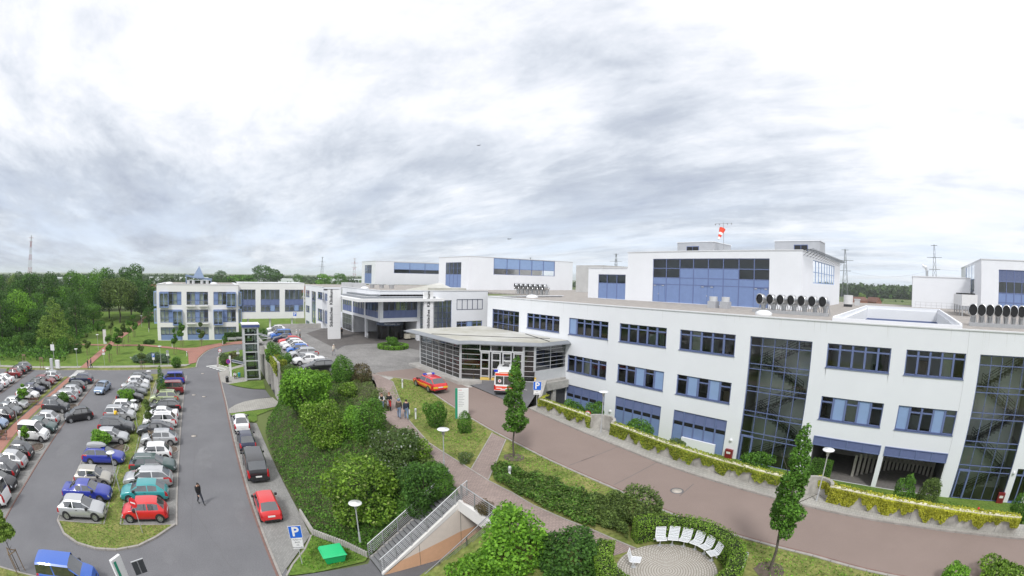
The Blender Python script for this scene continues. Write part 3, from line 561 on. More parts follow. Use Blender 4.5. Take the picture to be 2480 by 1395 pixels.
# ---- penthouse with blue front
pent=empty('roof_plant_house',(-28,56,13.3),'tall white rooftop plant house with broad blue front and doors','rooftop building')
V=Wall('y',56)
mb=MB(); V.wall(mb,-42.3,-14.5,13.3,20.55,[(-37.6,-19.1,13.34,19.56)],.25); V.wall(mb,-50.5,-42.3,13.3,18.14,[(-48.3,-42.7,13.34,17.17)],.25)
VX=Wall('x',-14.5); VX.wall(mb,56,87,13.3,20.55,[(62.5,80.8,16.68,19.8)],.25)
mb.quad((-42.3,56,18.1),(-42.3,87,18.1),(-42.3,87,20.55),(-42.3,56,20.55)); mb.box(-50.5,-42.32,56.3,75,13.3,18.1); mb.box(-42.3,-14.8,56.3,87,20.3,20.52)
mb.box(-42,-15,57.5,57.7,13.3,20.3); mb.box(-15.3,-15.2,57,86,13.3,20.3)
mb.build('wall',m_plaster,pent)
mb=MB(); mb.box(-42.4,-14.42,55.92,56.25,20.55,20.66); mb.box(-14.8,-14.42,56.25,87,20.55,20.66); mb.box(-50.6,-42.4,55.92,56.25,18.14,18.24); mb.build('parapet_cap',m_para,pent)
mb=MB(); xs=[-37.6,-35.26,-32.95,-30.68,-28.30,-25.96,-23.6,-21.33,-19.1]
for x in xs: V.box(mb,x-.06,x+.06,13.34,19.56,.08,.2)
for z in (19.5,18.18,16.85,15.9): V.box(mb,-37.6,-19.1,z-.05,z+.05,.1,.2)
o=mb.build('window',m_blue,pent)
gl=MB(); pn=MB()
for i in range(8):
    l,r=xs[i]+.06,xs[i+1]-.06; V.face(gl,l,r,18.23,19.45,.14)
    if i in (0,1,6,7): V.face(gl,l,r,16.9,18.13,.14)
    else: V.box(pn,l,r,16.9,18.13,.12,.18)
    V.box(pn,l,r,15.95,16.8,.12,.18); V.box(pn,l,r,13.34,15.85,.12,.18)
gl.build('pane',m_glassd,o); pn.build('panel',m_bluep,o)
for x in (-36.5,-28.4,-20.3):
    mb=MB(); V.box(mb,x-1.0,x-.03,13.4,15.75,.07,.115); V.box(mb,x+.03,x+1.0,13.4,15.75,.07,.115); d=mb.build('door',m_bluep,pent)
    mb=MB(); V.box(mb,x-1.05,x+1.05,15.76,15.83,.02,.12); V.box(mb,x-.9,x-.55,15.66,15.75,.0,.07,1); V.box(mb,x+.55,x+.9,15.66,15.75,.0,.07,1); V.box(mb,x-.1,x-.04,14.4,14.6,.03,.07,1); mb.build('door_closer',[m_louvre,m_alu],d)
mb=MB(); xs=[-48.3,-46.5,-44.5,-42.7]
for x in xs: V.box(mb,x-.06,x+.06,13.34,17.17,.08,.2)
for z in (17.1,15.8): V.box(mb,-48.3,-42.7,z-.05,z+.05,.1,.2)
o=mb.build('window',m_blue,pent); gl=MB(); pn=MB()
for i in range(3): V.face(gl,xs[i]+.06,xs[i+1]-.06,15.85,17.05,.14); V.box(pn,xs[i]+.06,xs[i+1]-.06,13.34,15.75,.12,.18)
gl.build('pane',m_glassd,o); pn.build('panel',m_bluep,o)
mb=MB(); n=8
for i in range(n+1): y=62.5+18.3*i/n; VX.box(mb,y-.05,y+.05,16.68,19.8,.08,.2)
for z in (16.73,18.2,19.75): VX.box(mb,62.5,80.8,z-.05,z+.05,.1,.2)
o=mb.build('window',m_bluel,pent); gl=MB(); VX.face(gl,62.5,80.8,16.7,19.8,.14); gl.build('pane',m_glass,o)
mb=MB()
for k in range(16):
    y=56.6+k*1.9; mb.bar((-14.5,y,20.0),(-13.4,y,20.72),.05,.06); mb.bar((-14.4,y,20.62),(-13.0,y,20.8),.05,.08)
for k in range(4): mb.bar((-14.1+k*.32,56.4,20.72+k*.02),(-14.1+k*.32,87,20.72+k*.02),.09,.03)
mb.build('sunshade',mat('dark_metal',(.16,.17,.18),.5,.5),pent)
# rooftop stair heads
for (x0,x1,y0,y1,z1,wx),l in (((-42.9,-35.4,72,80,23.4,(-40.9,-38.3)),'grey metal clad roof box left of the windsock, behind the plant house'),((-23.6,-15.5,72,76.5,23.25,(-20.1,-17.6)),'grey metal clad roof box at the right end of the plant house roof')):
    t=empty('roof_access_box',((x0+x1)/2,(y0+y1)/2,20.5),l,'roof box','grey roof boxes')
    mb=MB(); mb.box(x0,x1,y0,y1,20.5,z1); mb.build('cladding',mat('grey_cladding',(.42,.43,.45),.6,.2,var=.06,scale=.6),t); mb=MB(); mb.box(x0-.1,x1+.1,y0-.1,y1+.1,z1,z1+.12); mb.build('roof_edge',m_para,t)
    q=Wall('y',y0); mb=MB(); q.box(mb,*wx,21.2,22.7,-.04,.0); a=mb.build('window',m_blue,t); mb=MB(); q.box(mb,wx[0]+.1,sum(wx)/2-.05,21.3,22.6,-.06,-.04); q.box(mb,sum(wx)/2+.05,wx[1]-.1,21.3,22.6,-.06,-.04); mb.build('pane',m_black,a)
# windsock
t=empty('windsock',(-33.3,72,20.5),'red and white windsock on a thin mast above the roof','windsock')
mb=MB(); mb.cyl((-33.3,72,20.5),(-33.3,72,26.7),.05,.04); mb.bar((-34.9,72,26.5),(-31.7,72,26.5),.05,.05)
for dx in (-1.6,-.8,.8,1.6): mb.cyl((-33.3+dx,72,26.5),(-33.3+dx,72,26.2),.12,.02)
mb.build('mast',mat('mast_grey',(.3,.3,.31),.5,.4),t)
ax=Vector((-.22,-.40,-.95)).normalized(); p0=Vector((-33.45,71.9,25.6)); mr=mat('sock_red',(.72,.07,.03),.7,var=.05); mwh=mat('sock_white',(.8,.78,.76),.7,var=.03)
mb=MB()
for i in range(5): mb.cyl(p0+ax*.42*i,p0+ax*.42*(i+1),.58-.085*i,.58-.085*(i+1),14,1 if i==2 or i==4 else 0,cap=False)
mb.build('sock',[mr,mwh],t)
# ---- periscope vents on the roof
m_steelb=mat('bright_steel',(.62,.63,.64),.28,.9,var=.06,scale=2)
def vent():
    t=empty('periscope_vent',(0,0,13.3),'','roof vent')
    mb=MB(); r=.5; mb.cyl((0,0,14.05),(0,0,14.6),.34,.36,14,cap=False)
    pts=[Vector((0,.25,14.35)),Vector((0,.05,14.6)),Vector((0,-.3,14.72)),Vector((0,-.62,14.72))]; rr=[.36,.46,.54,.56]
    for i in range(3): mb.cyl(pts[i],pts[i+1],rr[i],rr[i+1],16,cap=(i==0))
    mb.lathe([(.56,-.62),(.6,-.66),(.6,-.74),(.52,-.76)],(0,0,14.72),16,axis='y')
    mb.build('hood',m_steelb,t,fix=True)
    mb=MB(); mb.lathe([(.53,-.66),(.001,-.64)],(0,0,14.72),16,axis='y'); mb.build('opening',m_black,t)
    mb=MB()
    for sx in (-1,1):
        for sy in (-1,1): mb.bar((sx*.42,sy*.42,13.3),(sx*.25,sy*.25,14.35),.06,.06)
    mb.cyl((0,0,13.3),(0,0,14.1),.26,.3,12); mb.build('stand',m_steel,t); return t
proto=vent(); used=False
ordw=['leftmost','second from left','third from left','middle','third from right','second from right','rightmost']
def ventrow(n,p,q,rz,desc,group):
    global used
    for i in range(n):
        o=proto if not used else copy_tree(proto); used=True
        f=i/(n-1); place(o,(p[0]+(q[0]-p[0])*f,p[1]+(q[1]-p[1])*f,13.3),rz,ordw[i]+' steel periscope vent in '+desc,group)
ventrow(7,(-17.2,48.6),(-9.7,48.9),R(-22),'the row below the plant house','periscope vents below the plant house')
ventrow(7,(7.9,47.6),(14.4,48.4),R(-14),'the row at the right edge of the roof','periscope vents at the right edge')
ventrow(7,(-66.0,53.8),(-58.6,54.2),R(-20),'the far row on the left of the roof','periscope vents on the far left roof')
for x0,x1,y,l in ((-18,-9,47.9,'long steel base frame under the row of vents below the plant house'),(7.2,15.2,46.7,'long steel base frame under the vents at the right edge')):
    mb=MB(); mb.box(x0,x1,y-.9,y-.2,13.3,13.62); o=mb.build('vent_base',m_steel); tag(o,l,'vent base')
def dome(x,y,z,r,l):
    mb=MB(); mb.lathe([(r,0),(r,.18),(r*.9,.3),(r*.55,.45),(.001,.5)],(x,y,z),16); tag(mb.build('rooflight_dome',mat('opal_dome',(.75,.76,.77),.3,var=.02),origin=(x,y,z)),l,'rooflight','white rooflight domes')
dome(-15.30,43.43,13.3,.9,'low white rooflight dome at the left end of the vents below the plant house')
dome(14.6,41.05,13.3,.8,'white rooflight dome at the right edge of the roof'); dome(-51.85,44.96,13.3,.9,'low white rooflight dome at the front left roof edge')
def rbox(x,y,l,w=.55,h=1.35):
    t=empty('roof_fan',(x,y,13.3),l,'roof fan','roof fans on the gravel'); mb=MB(); mb.box(x-w,x+w,y-w,y+w,13.3,13.3+h*.6); mb.build('plinth',mat('fan_grey',(.45,.46,.48),.5,.3,var=.05),t); mb=MB(); mb.cyl((x,y,13.3+h*.6),(x,y,13.3+h),w*.95,w*.95,14); mb.build('cap',m_alu,t)
rbox(-24.4,50.0,'left of two grey fan housings before the blue plant house front'); rbox(-22.9,50.4,'right of two grey fan housings before the blue plant house front')
x,y=(-10.96,75.82); t=empty('roof_tank',(x,y,13.3),'white cylindrical tank on the roof right of the plant house','tank'); mb=MB(); mb.cyl((x,y,13.7),(x,y,15.1),.85,.85,16); mb.build('tank_body',m_whiteroof if 0 else mat('tank_white',(.62,.62,.62),.5,var=.05),t); mb=MB(); mb.box(x-.7,x+.7,y-.7,y+.7,13.3,13.7); mb.build('base',m_dark,t)
x,y=(-10.18,83.01); mb=MB(); mb.box(x-.5,x+.5,y-.5,y+.5,13.3,14.3); mb.box(x-.6,x+.6,y-.6,y+.6,14.3,14.42); tag(mb.build('roof_fan',m_alu),'small pale vent box right of the white roof tank','roof fan','roof fans on the gravel')
for i,(X,l) in enumerate(((-60.2,'left'),(-58.9,'middle'),(-57.5,'right'))):
    t=empty('roof_fan',(X,75,13.3),l+' of three silver fan drums below the long blue rooftop windows','roof fan','silver fan drums'); mb=MB(); mb.cyl((X,75,13.3),(X,75,14.3),.48,.5,14); mb.build('drum',m_alu,t); mb=MB(); mb.cyl((X,75,14.4),(X,75,14.65),.62,.62,14); mb.build('cap',m_steel,t)
# chiller
t=empty('roof_chiller',(9.6,70,13.3),'white air cooling unit on legs by the right rooftop building','cooling unit')
mb=MB(); mb.box(8.6,11.2,64,76,14.6,16.0); mb.build('casing',mat('chiller_white',(.7,.7,.7),.5,var=.03),t)
for y in (64.4,68,72,75.6):
    for x in (8.8,11): mb=MB(); mb.box(x-.1,x+.1,y-.1,y+.1,13.3,14.6); mb.build('leg',m_steel,t)
for y in (65.5,68.5,71.5,74.5): mb=MB(); mb.cyl((9.9,y,16.0),(9.9,y,16.18),1.1,1.1,18); mb.build('fan_ring',m_black,t)
mb=MB()
for k in range(9): x=1.5+1.1*k; mb.cyl((x,84,13.3),(x,84,14.4),.03,.03,5)
for z in (13.9,14.4): mb.bar((1.5,84,z),(10.3,84,z),.035,.035)
tag(mb.build('roof_railing',m_steel),'thin metal railing on the roof before the right white block','railing')
# right rooftop buildings
t=empty('rooftop_block',(6,90,13.3),'low windowless white rooftop block at the far right','rooftop building'); mb=MB(); mb.box(.9,14,90,104,13.3,18.7); mb.build('wall',m_plaster,t); mb=MB(); mb.box(.8,14.1,89.9,104,18.7,18.85); mb.build('parapet_cap',m_para,t)
mb=MB(); mb.tube([(4.2,94,18.8),(4.2,94,20.0),(3.9,94,20.6),(3.2,94,20.9)],.32,10); mb.build('flue',m_steelb,t)
t=empty('rooftop_block',(20,80,13.3),'tall white rooftop block with blue windows at the right edge','rooftop building'); mb=MB(); q=Wall('y',80); q.wall(mb,14.7,40,13.3,21.45,[(18.45,36,13.35,20.0)],.25); qx=Wall('x',14.7,-1); qx.wall(mb,80,112,13.3,21.45,[(89,103,16.5,21.2)],.25); mb.box(15,40,80.3,112,21.1,21.4); mb.box(15.2,40,85,85.2,13.3,21)
mb.build('wall',m_plaster,t); mb=MB(); mb.box(14.6,40,79.9,80.2,21.45,21.6); mb.box(14.6,15,80.2,112,21.45,21.6); mb.build('parapet_cap',m_para,t)
mb=MB(); xs=[18.45+1.75*k for k in range(11)]
for x in xs: q.box(mb,x-.07,x+.07,13.35,20,.08,.2)
for z in (19.94,18.2,16.45,15.0): q.box(mb,18.45,35.95,z-.06,z+.06,.1,.2)
o=mb.build('window',m_blue,t); gl=MB(); q.face(gl,18.45,35.95,16.5,18.15,.15); gl.build('pane',m_glass,o); lv=MB(); z=18.27
while z<19.9: lv.quad(q.P(18.45,z,.1),q.P(35.9,z,.1),q.P(35.9,z+.09,.16),q.P(18.45,z+.09,.16)); z+=.11
lv.build('louvre',m_louvre,o); pn=MB(); q.box(pn,18.45,35.95,13.35,16.4,.14,.18); pn.build('panel',m_bluep,o)
mb=MB()
for y in (89.05,93.7,98.3,102.95): qx.box(mb,y-.07,y+.07,16.5,21.2,.1,.2)
qx.box(mb,89,103,16.5,16.6,.1,.2); qx.box(mb,89,103,18.6,18.7,.1,.2); o=mb.build('window',m_bluel,t); gl=MB(); qx.face(gl,89,103,16.6,21.2,.15); gl.build('pane',m_glass,o)
# ================================================================ central clinic
cen=empty('entrance_building',(-74.1,29.55,4.4),'white entrance building with canopy, blue glazed upper floor and recessed main door','building')
X=Wall('x',-74.1); Yw=Wall('y',29.55)
ms=m_plaster
mb=MB()
X.wall(mb,29.55,37.4,8.0,13.5,[(30.14,36.9,8.7,11.6)],.25); X.wall(mb,37.4,52.6,4.2,13.5,[(37.5,39.1,4.5,11.6),(40.4,44.2,4.5,11.75),(45.35,51.3,9.9,11.9),(45.35,51.3,5.8,7.65)],.3)
Yw.wall(mb,-97.4,-74.1,8.0,13.5,[(-97.1,-90.4,8.45,11.4),(-89.7,-82.7,8.5,11.4),(-81.9,-75.1,8.6,11.5)],.25)
Yw.wall(mb,-98.5,-90,4.2,8.0,[(-97.4,-90.3,4.4,7.9)],.25)
mb.quad((-90,29.55,4.2),(-90,39,4.2),(-90,39,8),(-90,29.55,8)); mb.quad((-90,37.4,4.2),(-74.1,37.4,4.2),(-74.1,37.4,8),(-90,37.4,8))
mb.quad((-90,29.55,8),(-90,37.4,8),(-74.1,37.4,8),(-74.1,29.55,8))
mb.box(-98.6,-74.3,29.8,52.4,12.9,13.2); mb.box(-85,-84.8,29.9,37.2,8.1,12.9); mb.box(-97,-75,32.9,33.1,8.1,12.9); mb.box(-80,-79.8,37.6,52,4.3,12.9)
mb.build('wall',ms,cen)
mb=MB(); mb.box(-74.3,-74.0,29.45,52.6,13.5,13.6); mb.box(-98.6,-74.3,29.45,29.8,13.5,13.6); mb.build('parapet_cap',m_para,cen)
for x,y in ((-90,29.72),(-82,29.78),(-74.33,37.17)): mb=MB(); mb.box(x-.22,x+.22,y-.22,y+.22,4.2,7.99); mb.build('pillar',m_plaster,cen)
mb=MB(); mb.box(-118,-74.3,53,96,12.9,13.25); mb.box(-98.5,-74.3,29.8,53,13.2,13.27); mb.box(-135,-118,10,96,12.9,13.2); mb.box(-118,-98.5,26,53,12.9,13.25); mb.build('roof',m_gravel,cen)
# canopy: flat white slab wrapped round the corner, stepped grey roof above
cp=[(-87,24.6),(-71.7,24.6),(-71.7,41.2),(-74.1,41.2),(-74.1,29.55),(-87,29.55)]
mb=MB(); mb.prism(cp,11.72,12.21); mb.build('canopy',mat('canopy_white',(.8,.8,.8),.5,var=.02),cen)
mb=MB()
for k,(d,z) in enumerate(((1.2,12.5),(2.4,12.85))):
    mb.prism([(-86,24.6+d),(-71.7-d,24.6+d),(-71.7-d,40),(-71.7-d-1.2,40),(-71.7-d-1.2,24.6+d+1.2),(-86,24.6+d+1.2)],z-.3 if k else 12.21,z)
mb.build('stepped_roof',m_zinc,cen)
def bluewin(W,root,a0,a1,z0,z1,n,zr,gl,name='window',parap=True):
    mb=MB(); w=(a1-a0)/n
    for i in range(n+1): W.box(mb,a0+w*i-.05,a0+w*i+.05,z0,z1,.06,.18)
    for z in (z0+.04,zr,z1-.04): W.box(mb,a0,a1,z-.05,z+.05,.08,.18)
    o=mb.build(name,m_blue,root); g=MB(); W.face(g,a0,a1,zr+.05,z1,.14); g.build('pane',gl,o)
    p=MB(); W.box(p,a0,a1,z0+.05,zr-.05,.12,.16); p.build('panel',m_louvre,o); return o
bluewin(X,cen,30.14,36.9,8.7,11.6,6,10.0,m_glassd)
for a,b in ((-97.1,-90.4),(-89.7,-82.7),(-81.9,-75.1)): bluewin(Yw,cen,a,b,8.55,11.45,4,9.7,m_glassd)
curtain_wall(Yw,cen,-97.4,-90.3,4.4,7.9,[-97.4+7.1*k/6 for k in range(7)],[4.45,5.8,7.0,7.85],'shop_window',m_glassd,frame=m_zinc)
curtain_wall(X,cen,37.5,39.1,4.5,11.6,[37.5,38.3,39.1],[4.6,6,7.4,8.6,10,11.5],'stair_window',m_glasst); curtain_wall(X,cen,40.4,44.2,4.5,11.75,[40.4+.95*k for k in range(5)],[4.6,6.4,7.6,8.3,9.4,10.6,11.7],'stair_window',m_glasst)
mb=MB(); 
for k in range(6): X.box(mb,45.35+1.19*k-.05,45.35+1.19*k+.05,9.9,11.9,-.03,.12)
X.box(mb,45.35,51.3,9.88,9.98,-.03,.12); X.box(mb,45.35,51.3,11.82,11.92,-.03,.12); o=mb.build('window',mat('dark_frame',(.07,.085,.14),.5,var=0),cen); g=MB(); X.box(g,45.35,51.3,9.95,11.85,.04,.08); g.build('panel',mat('white_panel',(.72,.73,.76),.4,var=.02),o)
ribbon(X,cen,45.35,51.3,5.8,7.65,fill={2:'p'})
# recessed entrance: dark glazed back and revolving drum
mb=MB()
mb.box(-89.8,-84.3,35.6,35.8,4.4,7.9); mb.box(-84.3,-80,37.1,37.3,4.4,7.9); mb.build('entrance_glazing',m_dark,cen)
dx,dy,dr=-79.2,33.6,2.5
mb=MB(); mb.cyl((dx,dy,7.0),(dx,dy,7.6),dr+.1,dr+.1,28); d=mb.build('revolving_door',mat('door_blue_grey',(.10,.13,.2),.4,.3),cen)
mb=MB(); mb.lathe([(dr,4.42),(dr,7.0)],(dx,dy,0),28); mb.build('pane',m_glassd,d)
mb=MB()
for k in range(12): t=2*PI*k/12; mb.box(dx+(dr+.01)*math.cos(t)-.06,dx+(dr+.01)*math.cos(t)+.06,dy+(dr+.01)*math.sin(t)-.06,dy+(dr+.01)*math.sin(t)+.06,4.4,7.0)
mb.box(dx-.05,dx+.05,dy-dr,dy+dr,4.45,6.9); mb.box(dx-dr,dx+dr,dy-.05,dy+.05,4.45,6.9); mb.build('post',m_dark,d)
ml=mat('white_letters',(.78,.8,.84),.5,var=0)
for k,ch in enumerate('HAUPTEINGANG  Haus 1'):
    if ch==' ': continue
    t=R(-38)+R(76)*(k+.5)/20-R(8); text('letter',ch,.36,ml,d,(dx+(dr+.13)*math.cos(t),dy+(dr+.13)*math.sin(t),7.3),Matrix.Rotation(t,3,'Z')@RX,.01,bold=.004)
# pylons with the hospital's name
def pylon(x,y0,y1,yt,label):
    t=empty('name_pylon',(x,(y0+y1)/2,4.4),label,'sign pylon','white name pylons'); mb=MB(); mb.box(x-.45,x,y0,y1,4.4,13.43); mb.build('slab',mat('pylon_white',(.8,.8,.8),.45,var=.015,scale=.6),t)
    mb=MB()
    for z in (5.9,7.4,8.9,10.4,11.9): mb.box(x,x+.004,y0,y1,z,z+.025)
    mb.build('panel_joint',mat('joint_grey',(.6,.6,.6),.7,var=0),t)
    M=Matrix(((0,0,1),(0,-1,0),(1,0,0)))
    rot=Matrix(((0,0,1),(0,-1,0),(1,0,0)))
    # letters run upwards: text x axis -> world z, text y axis -> world -y
    text('lettering','Städtisches  Klinikum',.80,m_text,t,(x+.012,yt,10.1),Matrix(((0,0,1),(0,-1,0),(1,0,0))),.008,bold=.022)
    return t
pylon(-81.1,21.82,24.27,22.45,'white sign pylon reading Städtisches Klinikum standing clear on the plaza'); pylon(-72.0,37.2,39.05,38.1,'white sign pylon at the right end of the canopy, partly hidden by it')
# ---- link and north wings
lw=empty('link_wing',(-116.5,16,5),'white bridge wing on columns with blue windows, linking two clinic houses','building')
L_=Wall('x',-116.5)
hh=[7.18,11.50,12.90,18.00,19.44,24.51]
zt,zb=12.18,6.75; zm1,zm2=9.69,8.35; zl=4.93
ZT=13.80; YE=24.73
mb=MB(); L_.wall(mb,6.5,YE,zl,ZT,[(hh[i],hh[i+1],zb,zt) for i in (0,2,4)],.25); mb.box(-126,-116.5-.26,6.8,YE,zl,zl+.3); mb.box(-126,-116.8,6.8,YE,ZT-.6,ZT-.2); mb.box(-120,-119.8,6.8,YE,zl+.3,ZT-.6)
nw=Wall('y',25.0); nx=lambda x,z:(x,25.0,z)
mb.build('wall',m_plaster2,lw)
for y in (9.5,15.5,21.5): mb=MB(); mb.cyl((-117.5,y,0),(-117.5,y,zl),.3,.3,12); mb.build('column',m_plaster2,lw)
mb=MB(); mb.box(-126,-116.42,6.6,YE,ZT,ZT+.1); mb.build('parapet_cap',m_para,lw)
for i in (0,2,4):
    a,b=hh[i],hh[i+1]; o=bluewin(L_,lw,a,b,zm2,zt,4,zm1,m_glass); o2=ribbon(L_,lw,a,b,zb,zm2-.05,n=4,tr=.2,mw=.14,fill={2:'p'} if i else {},name='window')
n2=empty('north_wing',(-107,25,4.4),'white clinic wing with narrow blue windows behind the plaza wall','building')
wz=lambda *a:a
mb=MB(); hs=[]
for q in [(-115.52,12.16,-111.30,10.58),(-115.44,8.35,-111.31,6.82),(-115.57,4.51,-111.47,3.68),(-108.96,12.14,-104.33,4.57),(-102.36,12.25,-97.37,10.72),(-102.30,8.52,-97.43,5.87),(-95.74,12.14,-93.47,10.72),(-95.69,8.55,-93.53,5.93)]: hs.append((q[0],q[2],q[3],q[1]))
nw.wall(mb,-116.5,-98,0,13.4,hs,.25); mb.box(-116.3,-98.2,29,29.2,0,13); mb.box(-116.5,-98,25.3,29,12.7,13); mb.quad((-98,25,0),(-98,29.6,0),(-98,29.6,13.4),(-98,25,13.4)); mb.build('wall',m_plaster,n2)
for i,h in enumerate(hs):
    if i==3: curtain_wall(nw,n2,*h,[h[0],(h[0]+h[1])/2,h[1]],[h[2]+(h[3]-h[2])*k/7 for k in range(8)],'stair_window',m_glasst)
    else: ribbon(nw,n2,*h,n=2,tr=.25,mw=.16)
mb=MB(); mb.box(-116.5,-97.9,24.93,25.3,13.4,13.5); mb.build('parapet_cap',m_para,n2)
# plaza wall
mb=MB(); mb.box(-99.6,-99.2,14.8,26.5,3.0,5.35); tag(mb.build('plaza_wall',m_conc),'low pale concrete wall at the far end of the plaza','wall')
# ---- west house with bays and balconies
hs_=empty('west_house',(-115.5,-4,0),'three storey white clinic house with blue bay windows and little balconies','building')
H=Wall('x',-115.5); yn=lambda x,y:(x,y)
BY=[-14.53,-8.57,-7.16,-1.33,0.13,6.09]
RZ=[11.60,8.45,7.36,4.24,3.14,-0.05]
HT=13.30
bays=[(BY[0],BY[1]),(BY[2],BY[3]),(BY[4],BY[5])]; rows=[(RZ[1],RZ[0]),(RZ[3],RZ[2]),(.05,RZ[4])]
mb=MB(); H.wall(mb,-15.45,6.75,-.2,HT,[(a,b,c,d) for a,b in bays for c,d in rows],.25); mb.box(-138,-115.75,-15.45,-15.2,-.1,HT); mb.box(-138,-115.75,6.5,6.75,-.1,HT); mb.box(-120,-119.8,-15,6.4,0,HT); mb.box(-138,-115.8,-15.2,6.5,HT-.6,HT-.15)
for z in (4.2,8.3): mb.box(-119.8,-115.8,-15,6.4,z,z+.25)
mb.build('wall',m_plaster2,hs_); mb=MB(); mb.box(-138.1,-115.4,-15.55,6.85,HT,HT+.1); mb.box(-137,-116.5,-14.5,5.8,HT+.1,HT+.12,1); mb.build('parapet_cap',[m_para,m_gravel],hs_)
def lights(a,b,z0,z1,n,panels,curts,split=.36,name='window'):
    mb=MB(); w=(b-a)/n
    for i in range(n+1): H.box(mb,a+w*i-.07,a+w*i+.07,z0,z1,.08,.2)
    for z in (z0+.05,z0+(z1-z0)*split,z1-.45,z1-.06): H.box(mb,a,b,z-.05,z+.05,.1,.2)
    o=mb.build(name,m_blue,hs_); g=MB();p=MB();c=MB()
    for i in range(n):
        l,r=a+w*i+.07,a+w*(i+1)-.07
        if i in panels: H.box(p,l,r,z0+.05,z1-.05,.1,.16)
        else: H.face(g,l,r,z0+.05,z1-.05,.15)
        if i in curts: H.face(c,l,r,z0,z1-.2,.4)
    g.build('pane',m_glass,o)
    if p.v: p.build('panel',m_bluep,o)
    if c.v: c.build('curtain',m_curt,o)
for r,(z0,z1) in enumerate(rows):
    for k,(a,b) in enumerate(bays):
        if r<2:
            pan={0:{0:(4,),1:(2,),2:(0,)},1:{0:(2,),1:(2,),2:(2,)}}[r][k]; lights(a,b,z0,z1,5,pan,(0,1,3) if r else (1,3))
        else:
            lights(a,b,z0+(z1-z0)*.42,z1,5,(2,) if k==1 else (),(0,1,2,3,4),.02); mb=MB(); H.box(mb,a,b,z0,z0+(z1-z0)*.42-.05,.1,.16); mb.build('panel',m_bluep,hs_)
def baywin(a,b,z0,z1):
    mb=MB(); d=.75; e=.28
    H.box(mb,a,b,z0,z0+e,-d,.1); H.box(mb,a,b,z1-e*1.2,z1,-d,.1)
    for x in (a,b-e*.6): H.box(mb,x,x+e*.6,z0+e,z1-e*1.2,-d,-d+.15)
    H.box(mb,(a+b)/2-.1,(a+b)/2+.1,z0+e,z1-e*1.2,-d,-d+.12); zz=z0+(z1-z0)*.42
    H.box(mb,a+e*.6,b-e*.6,zz-.05,zz+.05,-d+.01,-d+.1)
    o=mb.build('bay_window',m_bluep,hs_); g=MB(); H.face(g,a+.1,b-.1,z0+e,z1-e*1.2,-d+.08); g.build('pane',m_glass,o)
    s=MB()
    for x in (a,b-.06): H.box(s,x,x+.06,z0+e,z1-e*1.2,-d+.15,.1)
    s.build('cheek',m_bluel,o)
    c=MB(); H.face(c,a+.2,b-.2,z0+e,z1-e*1.5,.0); c.build('curtain',m_curt,o)
w5=(BY[1]-BY[0])/5
baywin(BY[0]-.1,BY[0]+2.05*w5,rows[0][0]-.6,rows[0][1]-.1); baywin(BY[1]-2.05*w5,BY[1]+.2,rows[1][0]-.6,rows[1][1]-.05); baywin(BY[5]-2.1*w5,BY[5]+.05,rows[0][0]-.5,rows[0][1]-.1); baywin(BY[4]-.1,BY[4]+2.05*w5,rows[1][0]-.6,rows[1][1]-.05)
for r in (0,1):
    for a in (BY[2]-.1,BY[3]-2*w5-.1):
        z=rows[r][0]; mb=MB(); b=a+2.1*w5
        H.box(mb,a,b,z-.32,z-.02,-.75,0); o=mb.build('balcony',m_plaster2,hs_); mb=MB()
        for zz in (z+.95,z+.1): H.box(mb,a,b,zz-.03,zz+.03,-.78,-.72)
        for k in range(14): x=a+(b-a)*k/13; H.box(mb,x-.015,x+.015,z,z+.95,-.765,-.735)
        mb.build('railing',m_steel,o)
# side bays seen from the end walls
for y,s,zz in ((-15.45,-1,rows[0]),(-15.45,-1,rows[1]),(6.75,1,rows[0]),(6.75,1,rows[1])):
    mb=MB(); mb.box(-118.6,-116.2,y,y+s*.95,zz[0]-.3,zz[1]+.05); o=mb.build('bay_window',m_bluel,hs_); mb=MB(); mb.box(-118.4,-116.4,y+s*.95,y+s*.96,zz[0]+.1,zz[1]-.2); mb.box(-116.2,-116.19,y+s*.2,y+s*.8,zz[0]+.1,zz[1]-.2); mb.build('pane',mat('bay_pane',(.25,.28,.28),.15),o)
# things on its roof
t=empty('roof_sculpture',(-125,-3.5,HT),'blue pointed rooflight frame on the white west house roof','rooflight')
mb=MB(); x=-122
ya,yb,ym=-7.66,-0.55,-3.92
mb.box(x-6,x,ya,yb,HT-.1,HT+.9,1); mb.bar((x,ya-.2,HT+2.2),(x,ym,HT+1.5),.5,.5); mb.bar((x,ym,HT+1.5),(x,yb+.2,HT+1.2),.5,.5); mb.bar((x,ya,HT),(x,ya,HT+2.2),.3,.3); mb.bar((x,yb,HT),(x,yb,HT+1.2),.3,.3)
mb.add([(x+.4,ym-1.9,HT+1.6),(x+.4,ym+1.5,HT+1.5),(x-3.5,ym,HT+1.6),(x-.6,ym-.1,HT+4.6)],[(0,1,3),(1,2,3),(2,0,3),(0,2,1)])
mb.build('frame',[mat('grey_blue_metal',(.22,.29,.42),.5,.2,var=.04),m_glassd],t)
for i,(fx,l) in enumerate(((675,'leftmost'),(755,'second'),(900,'third'),(990,'rightmost'))):
    y=-6.77+(fx-675)*1.64/100; mb=MB(); mb.cyl((-118.5,y,HT),(-118.5,y,HT+.9),.42,.42,12); mb.cyl((-118.5,y,HT+.9),(-118.5,y,HT+1.05),.5,.5,12); tag(mb.build('roof_fan',m_alu),l+' of four white roof fans on the west house','roof fan','white fans on the west house')
